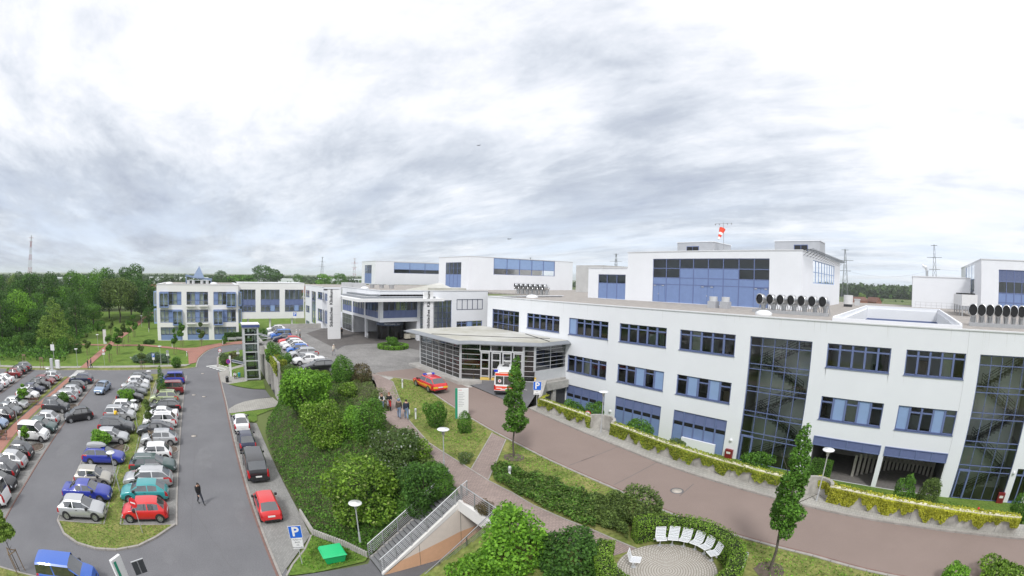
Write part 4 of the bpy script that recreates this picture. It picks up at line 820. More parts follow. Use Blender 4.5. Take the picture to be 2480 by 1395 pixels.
for fx,l in ((350,'left of the white bay roof'),(1100,'right of the pointed rooflight on the west house')):
    y=-12.24+(fx-350)*16.60/1000; mb=MB(); mb.lathe([(1.1,0),(1.1,.2),(.7,.5),(.001,.6)],(-119,y,HT),14); tag(mb.build('rooflight_dome',MATS['opal_dome']),'white rooflight dome '+l,'rooflight','white rooflight domes')
# ---- rooftop blocks of the central clinic
def rblock(x0,x1,y0,y1,z1,win,band,label):
    t=empty('rooftop_block',((x0+x1)/2,y0,13.3),label,'rooftop building','white rooftop blocks of the central clinic'); a=Wall('y',y0); b=Wall('x',x1)
    mb=MB(); a.wall(mb,x0,x1,13.2,z1,[win],.2); b.wall(mb,y0,y1,13.2,z1,[band],.2); mb.box(x0+.2,x1-.3,y0+.3,y1,z1-.4,z1-.1); mb.box(x0,x1-4,y0+2,y0+2.2,13.2,z1-.4); mb.box(x1-2.5,x1-2.3,y0+.4,y1,13.2,z1-.4); mb.build('wall',m_plaster,t)
    mb=MB(); mb.box(x0-.1,x1+.08,y0-.08,y0+.25,z1,z1+.12); mb.box(x1-.25,x1+.08,y0+.25,y1,z1,z1+.12); mb.build('parapet_cap',m_para,t)
    mb=MB(); w0,w1_,c,d=win
    for k in range(5): x=w0+(w1_-w0)*k/4; a.box(mb,x-.06,x+.06,c,d,.06,.16)
    for z in (c+.05,c+(d-c)*.55,c+(d-c)*.78,d-.05): a.box(mb,w0,w1_,z-.05,z+.05,.08,.16)
    o=mb.build('window',m_blue,t); g=MB(); a.face(g,w0,w1_,c+(d-c)*.55,d,.12); g.build('pane',m_glassd,o); p=MB(); a.box(p,w0,w1_,c,c+(d-c)*.55,.1,.14); p.build('panel',m_bluep,o)
    mb=MB(); b0,b1,c,d=band; n=5
    for k in range(n+1): y=b0+(b1-b0)*k/n; b.box(mb,y-.07,y+.07,c,d,-.02,.14)
    zz=c+(d-c)*.36; b.box(mb,b0,b1,zz-.05,zz+.05,.04,.14); b.box(mb,b0,b1,c,c+.1,.0,.14)
    o=mb.build('window',m_blue,t); g=MB(); b.face(g,b0,b1,c,zz,.1); g.build('pane',m_glassd,o); p=MB(); b.box(p,b0,b1,zz,d,.08,.12); p.build('panel',m_bluel,o)
    return t
rblock(-102.4,-88,57,91,21.0,(-98.9,-91.5,13.25,19.7),(64,84,16.95,20.9),'white rooftop block in the middle with long blue window band')
rblock(-154,-140,54,95,20.8,(-150.8,-143.8,13.4,19.6),(60.7,90,17.0,20.6),'farthest white rooftop block with light blue window band')
mb=MB(); mb.box(-74.3,-66,78,92,13.25,19.6); mb.box(-66,-65.97,80,82,13.3,16.2,1); t=mb.build('rooftop_block',[mat('pale_concrete',(.5,.5,.49),.85,var=.1,scale=.4),m_bluep]); tag(t,'pale concrete rooftop block with a small blue door','rooftop building')
mb=MB(); mb.prism([(-82,44),(-76,40),(-75,48),(-80,50)],13.25,14.0); mb.add([(-86,40,13.3),(-76,36,13.3),(-75,46,13.6),(-84,47,14.9),(-86,40,13.25),(-84,47,13.25),(-75,46,13.25)],[(0,1,2,3),(0,3,5,4),(3,2,6,5)]); tag(mb.build('roof_hatch',m_whiteroof),'low sloped white roof structure above the main entrance','roof structure')
for i,(x,y,w) in enumerate(((-104.5,33,1.2),(-101,35,1.2))):
    mb=MB(); mb.box(x-w,x+w,y-w,y+w,13.25,14.35); tag(mb.build('roof_fan',m_alu),('left' if i==0 else 'right')+' square vent box on the gravel roof above the pylon','roof fan','square vent boxes')
for i,(x,y) in enumerate(((-98,37),(-96,38.6),(-93.5,40))):
    mb=MB(); mb.cyl((x,y,13.25),(x,y,14.0),.5,.55,14); mb.cyl((x,y,14.0),(x,y,14.2),.68,.68,14); tag(mb.build('roof_fan',m_steel),('left','middle','right')[i]+' of three round vents on the gravel roof behind the canopy','roof fan','round vents behind the canopy')
dome(-92,33,13.27,.9,'white rooflight dome on the roof right above the canopy'); dome(-79,47,13.27,1.1,'white rooflight dome at the foot of the middle rooftop block')
# ================================================================ ambulance pavilion (glass hall)
pv=empty('ambulance_hall',(-45,30,4.6),'grey steel and glass ambulance hall with tall doors and white flat roof','building')
PF=4.7
A_,B_,C_,D_,E_=(-52.9,26.85),(-42.95,26.85),(-41.5,28.5),(-37.3,33.0),(-37.3,37.75)
mb=MB(); mb.prism([(-54.0,25.6),(-42.0,25.9),(-40.6,28.2),(-41.2,28.6),(-37.1,33.0),(-37.1,37.75),(-54.0,37.75)],3.6,PF-.02)
mb.box(-37.3,-36.9,33.0,37.6,3.4,PF); mb.build('floor_slab',m_conc,pv)
ov=[(-55.6,25.6),(-42.3,25.9),(-41.9,27.5),(-36.4,33.2),(-36.4,37.75),(-55.6,37.75)]
mb=MB(); mb.prism(ov,8.75,8.83); inn=[(-54.6,26.2),(-42.6,26.5),(-42.2,27.9),(-36.9,33.5),(-36.9,37.7),(-54.6,37.7)]
n=len(ov)
for i in range(n):
    if i==4: continue
    a,b=ov[i],ov[(i+1)%n]; c,d=inn[(i+1)%n],inn[i]; mb.quad((*a,8.83),(*b,8.83),(*c,9.12),(*d,9.12))
mb.build('roof_edge',m_zinc,pv)
mb=MB(); mb.prism(inn,8.9,9.13); mb.build('roof',m_whiteroof,pv)
mb=MB(); mb.bar((-49,26.4,9.15),(-39,36.8,9.15),.12,.06); mb.bar((-44,37.2,9.15),(-37.2,35,9.15),.12,.06); mb.build('roof_seam',m_dark,pv)
def glazed(p,q,nv,nh,name,z0=PF,z1=8.75,wide=.06):
    p=Vector((*p,0));q=Vector((*q,0)); d=(q-p).normalized(); nrm=Vector((d.y,-d.x,0)); mb=MB()
    for i in range(nv): c=p.lerp(q,i/nv); mb.bar(c+Vector((0,0,z0)),c+Vector((0,0,z1)),wide if i else .19,wide if i else .19)
    for j in range(nh+1):
        z=z0+(z1-z0)*j/nh; mb.bar(p+Vector((0,0,z))+nrm*.02,q+Vector((0,0,z))+nrm*.02,.035,.045)
    o=mb.build(name,m_alu,pv); g=MB(); g.quad((p.x,p.y,z0),(q.x,q.y,z0),(q.x,q.y,z1),(p.x,p.y,z1)); g.build('pane',m_hall,o); return o
glazed(A_,B_,6,8,'glazed_wall'); glazed(B_,C_,1,7,'glazed_wall')
glazed((-38.2,32.1),D_,1,7,'glazed_wall'); glazed(D_,E_,2,6,'glazed_wall',5.9)
glazed((-52.9,37.7),A_,6,8,'glazed_wall')
mb=MB(); mb.box(-37.36,-37.2,33.05,37.7,PF,5.9); mb.build('sill_panel',m_alu,pv)
a=Vector((-41.5,28.5,0)); b=Vector((-38.2,32.1,0)); d=(b-a).normalized(); nr=Vector((d.y,-d.x,0))
mb=MB(); g=MB()
mb.bar(a+Vector((0,0,8.0)),b+Vector((0,0,8.0)),.15,.15); mb.bar(a+Vector((0,0,8.7)),b+Vector((0,0,8.7)),.1,.1)
for i in range(5): c=a.lerp(b,i/4); mb.bar(c+Vector((0,0,8.0)),c+Vector((0,0,8.7)),.09,.09)
g.quad((a.x,a.y,8),(b.x,b.y,8),(b.x,b.y,8.7),(a.x,a.y,8.7)); o=mb.build('door_lintel',m_alu,pv); g.build('pane',m_hall,o)
yel=mat('yellow_band',(.7,.5,.13),.6,var=.1)
for i in range(4):
    p=a.lerp(b,(i+.07)/4); q=a.lerp(b,(i+.93)/4); mb=MB(); z0,z1=PF+.15,7.9; f=.14; off_=nr*.06
    for e,h in ((p,p+d*f),(q-d*f,q)):
        c=(e+h)/2; mb.bar(c+Vector((0,0,z0))+off_,c+Vector((0,0,z1))+off_,.14,.1)
    for z in (z0+.3,z0+(z1-z0)*.38,z0+(z1-z0)*.7,z1-.08): mb.bar(p+Vector((0,0,z))+off_,q+Vector((0,0,z))+off_,.09,.12)
    o=mb.build('door',mat('door_silver',(.62,.62,.63),.4,.3,var=.03),pv); g=MB(); g.quad(*[t+off_*.5 for t in (p+Vector((0,0,z0)),q+Vector((0,0,z0)),q+Vector((0,0,z1)),p+Vector((0,0,z1)))]); g.build('pane',m_hall,o)
    y=MB(); y.bar(p+Vector((0,0,z0))+off_*1.2,q+Vector((0,0,z0))+off_*1.2,.12,.3); y.build('kick_plate',yel,o)
# side piers and openings under the hall
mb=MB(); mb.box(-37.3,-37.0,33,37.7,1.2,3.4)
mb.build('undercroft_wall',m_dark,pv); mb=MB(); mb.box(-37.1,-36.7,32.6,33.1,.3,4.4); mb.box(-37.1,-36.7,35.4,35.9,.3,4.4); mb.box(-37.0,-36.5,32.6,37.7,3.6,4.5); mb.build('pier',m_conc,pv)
mb=MB(); mb.prism([(-31.9,28.7),(-31.5,28.6),(-35.9,33.6),(-36.4,33.4)],1,lambda x,y:4.05+(y-28.6)*.2); tag(mb.build('ramp_wall',m_conc),'sloping grey concrete wall beside the ambulance ramp','wall')
mb=MB(); mb.box(-52.8,-37.4,37.3,37.5,PF,8.7); mb.build('inner_wall',mat('hall_wall',(.2,.2,.2),.8),pv)
# ================================================================ retaining wall, bridge and lift
rw=empty('retaining_wall',(-66,8.3,0),'grey concrete retaining wall with an opening, below the plaza','retaining wall')
mb=MB(); q=Wall('y',8.15); q.wall(mb,-92,-56.4,0,5.2,[(-67.2,-60.5,-.1,3.5)],.4); mb.box(-92,-56.4,8.15,8.55,5.2,5.22); mb.quad((-56.4,8.15,0),(-56.4,8.55,0),(-56.4,8.55,5.2),(-56.4,8.15,5.2)); mb.quad((-92,8.55,3.5),(-56.4,8.55,3.5),(-56.4,8.55,5.2),(-92,8.55,5.2)); mb.quad((-60.5,8.55,0),(-56.4,8.55,0),(-56.4,8.55,5.2),(-60.5,8.55,5.2))
mb.build('wall',m_conc,rw); mb=MB(); mb.box(-64.3,-63.8,8.2,8.7,0,3.5); mb.build('pillar',m_conc,rw)
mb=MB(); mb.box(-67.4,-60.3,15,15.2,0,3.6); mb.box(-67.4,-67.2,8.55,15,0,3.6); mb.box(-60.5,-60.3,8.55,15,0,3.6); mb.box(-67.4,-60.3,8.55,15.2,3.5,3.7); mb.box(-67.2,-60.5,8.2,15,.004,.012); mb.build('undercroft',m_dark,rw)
lf=empty('glass_lift',(-71.7,6.1,0),'free standing steel and glass lift tower with blue roof edge','lift tower')
lx0,lx1,ly0,ly1=-72.9,-70.6,4.93,7.2
mb=MB()
for x in (lx0,lx1):
    for y in (ly0,ly1): mb.box(x-.14,x+.14,y-.14,y+.14,0,8.0)
for z in (.15,1.53,2.98,4.33,5.63,7.0,8.0):
    mb.box(lx0,lx1,ly0-.1,ly0+.1,z-.08,z+.08); mb.box(lx0,lx1,ly1-.1,ly1+.1,z-.08,z+.08); mb.box(lx0-.1,lx0+.1,ly0,ly1,z-.08,z+.08); mb.box(lx1-.1,lx1+.1,ly0,ly1,z-.08,z+.08)
mb.build('frame',m_alu,lf)
g=MB()
for s in (((lx1,ly0),(lx1,ly1)),((lx0,ly0),(lx1,ly0)),((lx0,ly0),(lx0,ly1)),((lx0,ly1),(lx1,ly1))): g.quad((*s[0],.1),(*s[1],.1),(*s[1],8),(*s[0],8))
g.build('pane',glass_mat('lift_glass',(.55,.62,.6),1,ior=1.55),lf)
mb=MB(); mb.box(lx0-.3,lx1+.3,ly0-.3,ly1+.3,8.1,8.5); mb.build('roof_edge',mat('navy_edge',(.06,.09,.24),.4,var=0),lf); mb=MB(); mb.box(lx0-.34,lx1+.34,ly0-.34,ly1+.34,8.5,8.6); mb.build('roof',mat('roof_white',(.78,.78,.78),.5,var=.02),lf)
mb=MB()
for z in (1.2,3.5,5.2,6.6): mb.bar((lx0+.4,ly0+.5,z),(lx1-.5,ly1-.5,z+.8),.12,.12); mb.box(lx0+.3,lx0+.7,ly0+.4,ly1-.4,z,z+.5)
mb.box(lx0+.5,lx0+.6,ly0+.5,ly0+.6,.2,7.9); mb.box(lx0+.5,lx0+.6,ly1-.6,ly1-.5,.2,7.9); mb.build('machinery',m_dark,lf)
mb=MB(); mb.prism([(lx0+.2,ly0-2.2),(lx1-.2,ly0-2.2),(lx1-.2,ly0-.15),(lx0+.2,ly0-.15)],lambda x,y:2.3+.25*(ly0-y),lambda x,y:2.36+.25*(ly0-y)); mb.prism([(lx0+.2,ly1+.15),(lx1-.2,ly1+.15),(lx1-.2,ly1+2.2),(lx0+.2,ly1+2.2)],lambda x,y:6.9-.25*(y-ly1),lambda x,y:6.96-.25*(y-ly1)); mb.build('porch_roof',glass_mat('porch_glass',(.8,.85,.85),1),lf)
mb=MB()
for x in (lx0+.2,lx1-.2): mb.bar((x,ly1+.1,7.0),(x,ly1+2.2,6.4),.1,.1); mb.bar((x,ly1+.1,6.2),(x,ly1+2.2,6.4),.08,.08); mb.bar((x,ly0-.1,2.4),(x,ly0-2.2,2.9),.1,.1)
mb.build('porch_bracket',m_alu,lf)
t=empty('footbridge',(-71.7,8,4.2),'short concrete footbridge from the lift to the plaza','bridge'); mb=MB(); mb.box(-73.4,-70.2,7.35,9.5,4.0,4.3); mb.build('deck',m_conc,t); mb=MB()
mb.box(-73.4,-73.2,7.35,8.1,4.3,5.3); mb.box(-70.4,-70.2,7.35,8.1,4.3,5.3); mb.build('parapet',m_conc,t)
# ================================================================ ivy walls along the upper road
def ivywall(pts,label,rail=True,h=.95,far=1.2):
    t=empty('ivy_wall',(pts[0][0],pts[0][1],3.9),label,'garden wall','concrete garden walls with ivy'); mb=MB(); P2=off(pts,.22)
    mc=mat('stained_concrete',(.52,.50,.46),.85,col2=(.24,.225,.2),scale=.9,scale2=3,detail=8)
    for i in range(len(pts)-1):
        a,b,c,d=pts[i],pts[i+1],P2[i+1],P2[i]; mb.prism([a,b,c,d],far,3.9+.1+h)
    mb.build('wall',mc,t)
    if rail:
        mb=MB(); o_=off(pts,.11)
        for a,b in zip(o_[:-1],o_[1:]): mb.bar((*a,4.04+h),(*b,4.04+h),.28,.07)
        mb.build('coping',mat('coping_cream',(.68,.64,.5),.6,var=.05),t)
    mb=MB()
    for i in range(len(pts)-1):
        a=Vector(pts[i]);b=Vector(pts[i+1]); n=int((b-a).length/1.45)
        o1=off([tuple(a),tuple(b)],-.004)
        for k in range(1,n): p=Vector(o1[0]).lerp(Vector(o1[1]),k/n); dd=(b-a).normalized()*.012; mb.quad((p.x-dd.x,p.y-dd.y,4.0),(p.x+dd.x,p.y+dd.y,4.0),(p.x+dd.x,p.y+dd.y,4.0+h),(p.x-dd.x,p.y-dd.y,4.0+h))
    mb.build('panel_joint',mat('joint_dark',(.1,.1,.095),.9,var=0),t)
    return t
IW=[[(-30.58,27.87),(-25.26,27.52),(-23.66,27.34)],[(-21.52,27.36),(-16.04,26.51),(-11.65,26.07),(-7.19,25.79),(-4.88,25.75)],[(-3.10,25.77),(1.26,25.45),(5.72,25.18),(10.73,24.80)]]
IWL=['ivy grown concrete wall nearest the ambulance hall, short and stained','middle ivy grown concrete wall with cream coping, below the garage doors','right ivy grown concrete wall with cream coping, below the dark passage']
for p,l in zip(IW,IWL): ivywall(p,l)
def niche(p,q,label):
    p=Vector(p);q=Vector(q); m=(p+q)/2; r=(q-p).length/2; d=(q-p).normalized(); nn=Vector((-d.y,d.x)); pts=[]
    for k in range(11): a=PI-PI*k/10; v=m+d*r*math.cos(a)+nn*r*.8*math.sin(a); pts.append((v.x,v.y))
    ivywall(pts,label,rail=False,h=1.15)
niche(IW[0][-1],IW[1][0],'curved concrete niche wall around the left lamp by the road'); niche(IW[1][-1],IW[2][0],'curved concrete niche wall around the right lamp by the road')
IW4=[(IW[2][-1][0]+1.5,IW[2][-1][1]-.1),(22,24.6),(40,24.2)]; ivywall(IW4,'ivy grown wall running out of the picture at the right edge')
# slatted fence in the passage
t=empty('slatted_screen',(-2,44,.3),'curved screen of upright pale concrete slats in the dark passage','screen'); mb=MB()
for k in range(20):
    f=k/19; x=-2.9+8.3*f; y=39.6+3.4*math.sin(f*PI*.75); mb.box(x-.13,x+.13,y-.06,y+.06,.3,2.3)
mb.build('slat',mat('slat_concrete',(.42,.40,.36),.85),t)
# ================================================================ stairs and underpass
st=empty('outdoor_stairs',(-20.5,7,0),'grey concrete flight of outdoor steps beside an orange painted wall','stairs')
sx0,sx1=-21.35,-19.72; ns=20; y0,y1=7.0,12.0; zt=3.45
mb=MB()
for i in range(ns):
    z=zt*(i+1)/ns; y=y0+(y1-y0)*i/ns; mb.box(sx0,sx1,y,y+(y1-y0)/ns+.03,z-.06,z); mb.box(sx0,sx1,y+.03,y+.06,z-zt/ns-.02,z-.06,1)
mb.box(sx0,sx1,y1+.03,y1+.25,zt-.06,zt)
for i in range(3): mb.box(sx0,sx1+.1,12.25+.3*i,13.2,3.45+.15*i-.1,3.45+.15*(i+1))
mb.build('steps',[mat('step_grey',(.20,.203,.208),.8,var=.08,scale=3),m_dark],st)
mb=MB(); mb.prism([(sx0-.16,y0),(sx0,y0),(sx0,y1+.3),(sx0-.16,y1+.3)],0,lambda x,y:max(.1,zt*(y-y0)/(y1-y0)+.05)); mb.build('stringer',m_conc,st)
wl=MB(); mo=mat('orange_paint',(.72,.43,.26),.8,var=.05); mc=mat('cream_paint',(.74,.66,.58),.8,var=.04); mwp=mat('white_edge',(.74,.72,.69),.7,var=.04)
xw=-19.55; top=lambda y:zt*(y-y0)/(y1-y0)-.02
def zs(y): return .45+.22*(y-y0)
P0=[(y,0) for y in (7.05,12.1,16)]
wl.add([(xw,7.1,0),(xw,16,0),(xw,16,1.9),(xw,12.1,1.62),(xw,8.2,.72)],[(0,1,2,3,4)],0)
wl.add([(xw,8.2,.72),(xw,12.1,1.62),(xw,16,1.9),(xw,16,3.3),(xw,12.1,3.3)],[(0,1,2,3,4)],1)
wl.box(xw-.15,xw-.005,7.1,12.1,0,.1,0)
wl.build('side_wall',[mo,mc],st)
mb=MB(); mb.prism([(xw-.17,7.0),(xw+.012,7.0),(xw+.012,12.1),(xw-.17,12.1)],lambda x,y:max(0,top(y)-.18),lambda x,y:max(.12,top(y)+.16)); mb.build('wall_coping',mwp,st)
mb=MB()
for y in (9.4,12.15): mb.box(xw,xw+.006,y-.01,y+.01,0,min(3.2,top(y)-.1))
mb.build('joint',m_dark,st)
def rail(path,posts,nh,h,root,name,m=None,step=.135):
    mb=MB(); m=m or m_steel
    P_=[Vector(p) for p in path]
    for a,b in zip(P_[:-1],P_[1:]):
        mb.cyl(a+Vector((0,0,h)),b+Vector((0,0,h)),.032,.032,8)
        for k in range(nh): zz=h-.14-step*k; mb.cyl(a+Vector((0,0,zz)),b+Vector((0,0,zz)),.011,.011,5)
    for f in posts:
        tot=f*(len(P_)-1); i=min(len(P_)-2,int(tot)); p=P_[i].lerp(P_[i+1],tot-i); mb.box(p.x-.025,p.x+.025,p.y-.025,p.y+.025,p.z-.05,p.z+h)
    return mb.build(name,m,root)
rail([(sx0-.08,7.0,.1),(sx0-.08,12.0,3.5),(sx0-.08,12.6,3.9)],[0,.02,.1,.2,.3,.4,.49,.75,.98],6,1.0,st,'handrail'); rail([(sx1+.06,7.0,.1),(sx1+.06,12.0,3.5),(sx1+.06,12.7,3.9)],[0,.02,.1,.2,.3,.4,.49,.75,.98],6,1.0,st,'handrail')
ub=empty('underpass_deck',(-17.5,12.5,3),'white concrete deck edge over the underpass with steel railing','bridge'); mb=MB(); mb.box(xw+.02,-15.4,12.0,12.3,3.15,3.85); mb.build('edge_beam',mwp,ub)
mb=MB(); mb.box(xw,-15.9,16,16.2,0,3.5); mb.box(xw,-15.9,12.3,16,3.3,3.5); mb.build('tunnel',mat('tunnel_paint',(.4,.28,.2),.8),ub); rail([(xw+.1,12.15,3.85),(-15.4,12.15,3.85)],[0,.33,.66,1],6,1.0,ub,'railing')
uw=empty('underpass_wall',(-16.4,8,0),'low white wall with steel railing on the right of the underpass','wall'); mb=MB(); mb.prism([(-16.7,7.4),(-16.4,7.4),(-16.0,12.0),(-16.3,12.0)],0,lambda x,y:.35+.76*max(0,(y-7.4))); mb.build('wall',mwp,uw); rail([(-16.55,7.4,.4),(-16.15,12.0,3.85)],[0,.33,.66,1],6,.95,uw,'railing',mat('rail_dark',(.22,.22,.23),.4,.6))
# palisade edge of small concrete posts
mb=MB(); ps=[(-28.1,4.5),(-25.25,4.62),(-23.25,6.1),(-21.5,7.0)]
for a,b in zip(ps[:-1],ps[1:]):
    a=Vector(a);b=Vector(b);n=int((b-a).length/.17)
    for k in range(n): p=a.lerp(b,k/n); mb.cyl((p.x,p.y,-.02),(p.x,p.y,.42),.085,.085,8)
tag(mb.build('palisade_edging',m_conc),'row of short round concrete palisades edging the planted bank','edging')

# ================================================================ vehicles
random.seed(11)
m_cglass=mat('car_glass',(.022,.027,.03),.05,var=0,spec=.8); m_cglass.node_tree.nodes['Principled BSDF'].inputs['IOR'].default_value=2.1; m_trim=mat('black_trim',(.02,.02,.022),.55,var=0)
m_tyre=mat('tyre',(.018,.018,.019),.8,var=0); m_rim=mat('alloy_rim',(.46,.47,.48),.35,.7,var=.05,scale=9); m_head=mat('headlamp',(.62,.65,.68),.12,.3,var=0); m_tail=mat('tail_lamp',(.42,.012,.015),.2,var=0); m_plate=mat('number_plate',(.75,.75,.73),.5,var=0)
PC={'silver':(.50,.51,.52),'white':(.78,.78,.78),'black':(.012,.012,.014),'anthracite':(.05,.053,.06),'blue':(.022,.04,.33),'navy':(.018,.024,.06),'red':(.62,.018,.02),'dark red':(.19,.015,.018),'beige':(.43,.41,.36),'teal':(.03,.30,.31),'green':(.045,.085,.08),'lime':(.40,.46,.25),'grey':(.17,.18,.19),'light blue':(.27,.36,.50),'bright blue':(.03,.12,.50),'sky blue':(.045,.16,.55)}
def paint(c):
    return mat('paint_'+c.replace(' ','_'),PC[c],.28,.35 if c in('silver','grey','anthracite','light blue','beige','lime','navy') else 0,var=0,coat=.7)
#        L    W    H    zb   wb  hood  wind rear  roofR  hw_roof side-rear glass
CT={'mini':(3.75,1.65,1.49,.92,2.45,.78,.62,.42,.12,.56,0),'hatch':(4.22,1.75,1.46,.93,2.6,.95,.80,.62,.14,.57,0),'mpv':(4.35,1.79,1.62,1.0,2.68,.80,.88,.40,.12,.60,1),'wagon':(4.6,1.77,1.48,.94,2.65,1.05,.80,.50,.12,.58,1),'sedan':(4.6,1.76,1.43,.94,2.7,1.10,.78,.72,.70,.56,0),'van':(4.25,1.76,1.83,1.08,2.68,.72,.72,.18,.06,.70,1),'bigvan':(4.95,1.92,1.9,1.14,3.2,.70,.72,.22,.06,.76,1),'coupe':(4.42,1.82,1.42,.97,2.7,1.05,.82,.95,.25,.54,0),'suv':(4.6,1.86,1.7,1.08,2.68,.98,.74,.40,.12,.64,1)}
def car_mesh(typ):
    L,Wd,H,zb,wb,hood,wind,rear,deck,rw,sg=CT[typ]; hw=Wd/2; h=L/2; zr=.2
    xr0=-h+.08+deck; xr1=xr0+rear; xc=h-.12-hood; xf=xc-wind; xb=(xr1+xf)/2+.05
    # stations: x, top z, half width, cabin?
    st=[(-h,.60,hw*.86,0),(-h+.05,zb-.14,hw*.93,0)]
    if deck>.4: st+=[(-h+.12,zb-.01,hw*.95,0),(-h+.3,zb+.03,hw*.97,0)]
    st+=[(xr0,zb+.02,hw*.97,0),(xr1,H-.07,hw*.99,1),(xr1+.35,H-.01,hw,1),(xb-.04,H,hw,1),(xb+.04,H,hw,1),(xf+.15,H-.03,hw*.995,1),(xf,H-.07,hw*.99,1),(xc,zb+.02,hw*.985,0),(xc+hood*.5,zb-.07,hw*.97,0),(h-.17,zb-.2,hw*.93,0),(h-.05,.60,hw*.87,0),(h,.48,hw*.80,0)]
    V=[]
    for x,zt,w_,cab in st:
        lift=.06 if abs(x)>h-.15 else 0; z0=zr+lift
        if cab:
            r=rw+.0; row=[(0,z0),(w_*.86,z0),(w_*.965,z0+.1),(w_,.55),(w_*.99,zb-.1),(w_*.955,zb),(w_*.93,zb+.025),(r+.07,zt-.11),(r-.02,zt-.02),(0,zt+.02)]
        else:
            zz=max(zt,.42); row=[(0,z0),(w_*.86,z0),(w_*.965,z0+.1),(w_,min(.55,zz-.12)),(w_*.985,zz-.09),(w_*.955,zz-.03),(w_*.92,zz-.01),(w_*.85,zz),(w_*.78,zz+.005),(0,zz+.03)]
        V.append([(x,y,z) for y,z in row])
    ir=next(i for i,s in enumerate(st) if s[3])-1; ic=max(i for i,s in enumerate(st) if s[3])+1
    B=MB();G={k:MB() for k in('windscreen','rear_window','side_window_l','side_window_r')}; HL={1:MB(),-1:MB()}; TL={1:MB(),-1:MB()}
    n=len(st)
    for s in (1,-1):
        for i in range(n-1):
            for j in range(9):
                q=[V[i][j],V[i+1][j],V[i+1][j+1],V[i][j+1]]; q=[(x,y*s,z) for x,y,z in q]
                if s<0:q=q[::-1]
                q=q[::-1]
                t=B;mi=0
                if j<=1: mi=1
                if j==8 and i==ic-1: t=G['windscreen']
                elif j==8 and i==ir: t=G['rear_window']
                elif j==6 and (ir<i<ic and not (abs((st[i][0]+st[i+1][0])/2-xb)<.05) or (i==ir and sg) ): t=G['side_window_l' if s>0 else 'side_window_r']
                elif j==6 and i==ic-1: t=G['side_window_l' if s>0 else 'side_window_r']
                elif i==n-3 and j in(3,4): t=HL[s]
                elif i in(0,1) and j in(3,4,5,6): t=TL[s]
                elif i==2 and deck<=.4 and sg and j in(4,5): t=TL[s]
                t.add(q,[(0,1,2,3)],mi if t is B else 0,t is B)
        # end caps
        for i,rv in ((0,1),(n-1,0)):
            p=[(x,y*s,z) for x,y,z in V[i]]; c=[p[k] for k in range(10)]
            if (s>0)==bool(rv): c=c[::-1]
            B.add(c,[tuple(range(10))],0)
    return B,G,HL,TL
def wheel(t,x,y,s,r=.31,wd=.19):
    mb=MB(); prof=[(r*.62,-wd/2),(r*.93,-wd/2),(r,-wd/2+.03),(r,wd/2-.03),(r*.93,wd/2),(r*.62,wd/2)]; mb.lathe(prof,(x,y,r),18,axis='y'); wob=mb.build('wheel',m_tyre,t)
    rb=MB(); k=MB().lathe([(r*.70,s*wd*.52),(r*.62,s*wd*.49),(r*.2,s*wd*.545),(.001,s*wd*.55)],(x,y,r),15,axis='y'); rb.add(k.v,k.f,0,True)
    for i in range(5):
        a=2*PI*i/5; c=(x+math.cos(a)*r*.42,y+s*wd*.51,r+math.sin(a)*r*.42); rb.sphere(c,r*.11,6,1,(1,.35,1))
    rb.build('rim',[m_rim,m_trim],wob)
PROTO={}
def car_proto(typ):
    L,Wd,H,zb,wb,hood,wind,rear,deck,rw,sg=CT[typ]; h=L/2; hw=Wd/2; t=empty('parked_car',(0,0,0),'','car')
    B,G,HL,TL=car_mesh(typ)
    ba=MB()
    b=B.build('body',[paint('silver'),m_trim],t,fix=True,sharp=38); b.material_slots[0].link='OBJECT'; b.material_slots[0].material=paint('silver')
    for k,m in G.items(): m.build(k.replace('_l','').replace('_r','') if k.startswith('side') else k,m_cglass,t,fix=True)
    for s in (1,-1):
        HL[s].build('headlight',m_head,t,fix=True); TL[s].build('taillight',m_tail,t,fix=True)
        mb=MB(); xm=h-.12-hood-.28; mb.box(xm-.08,xm+.1,s*(hw*.96),s*(hw*.96+.19),zb+.0,zb+.14); mo=mb.build('mirror',m_trim,t)
        for x in (wb/2,-wb/2):
            ar=MB(); ar.cyl((x,s*(hw-.25),.33),(x,s*(hw+.004),.33),.375,.375,20); ar.build('wheel_arch',m_trim,t); wheel(t,x,s*(hw-.083),s)
    for x,s,z in ((-h,-1,.62 if sg or deck<.4 else .5),(h,1,.34)):
        mb=MB(); mb.box(x-.012 if s<0 else x-.01,x+.012,-.26,.26,z-.06,z+.06); mb.build('number_plate',m_plate,t)
    mb=MB(); mb.box(h-.06,h+.006,-.5,.5,.26,.42); mb.box(h-.075,h-.02,-.42,.42,.56,.63); mb.build('grille',m_trim,t)
    mb=MB(); mb.box(-h-.006,-h+.05,-hw*.7,hw*.7,.24,.36); mb.build('bumper_trim',m_trim,t)
    xb=0
    if typ in('wagon','suv','mpv'):
        for s in (1,-1):
            mb=MB(); xr=-h+.1+deck+rear; xf=h-.12-hood-wind; mb.tube([(xr+.2,s*(rw-.04),H),(xr+.3,s*(rw-.04),H+.05),(xf-.3,s*(rw-.04),H+.05),(xf-.2,s*(rw-.04),H-.02)],.02,6); mb.build('roof_rail',m_alu if typ=='wagon' else m_trim,t)
    if typ!='bigvan':
        mb=MB()
        for s in (1,-1):
            for x in ((-.28,.62) if sg or typ in('sedan','hatch') else (.62,)): mb.box(x,x+.16,s*(hw*.985),s*(hw*.985+.02),zb-.13,zb-.1)
        mb.build('door_handle',m_trim,t)
    return t
def put_car(typ,col,x,y,z,rz,label,group):
    if typ not in PROTO: o=PROTO[typ]=car_proto(typ)
    else: o=copy_tree(PROTO[typ])
    place(o,(x,y,z),rz,label,group)
    for c in kids(o):
        if c.name.startswith('body'): c.material_slots[0].link='OBJECT'; c.material_slots[0].material=paint(col)
    return o
AWAY=R(90)
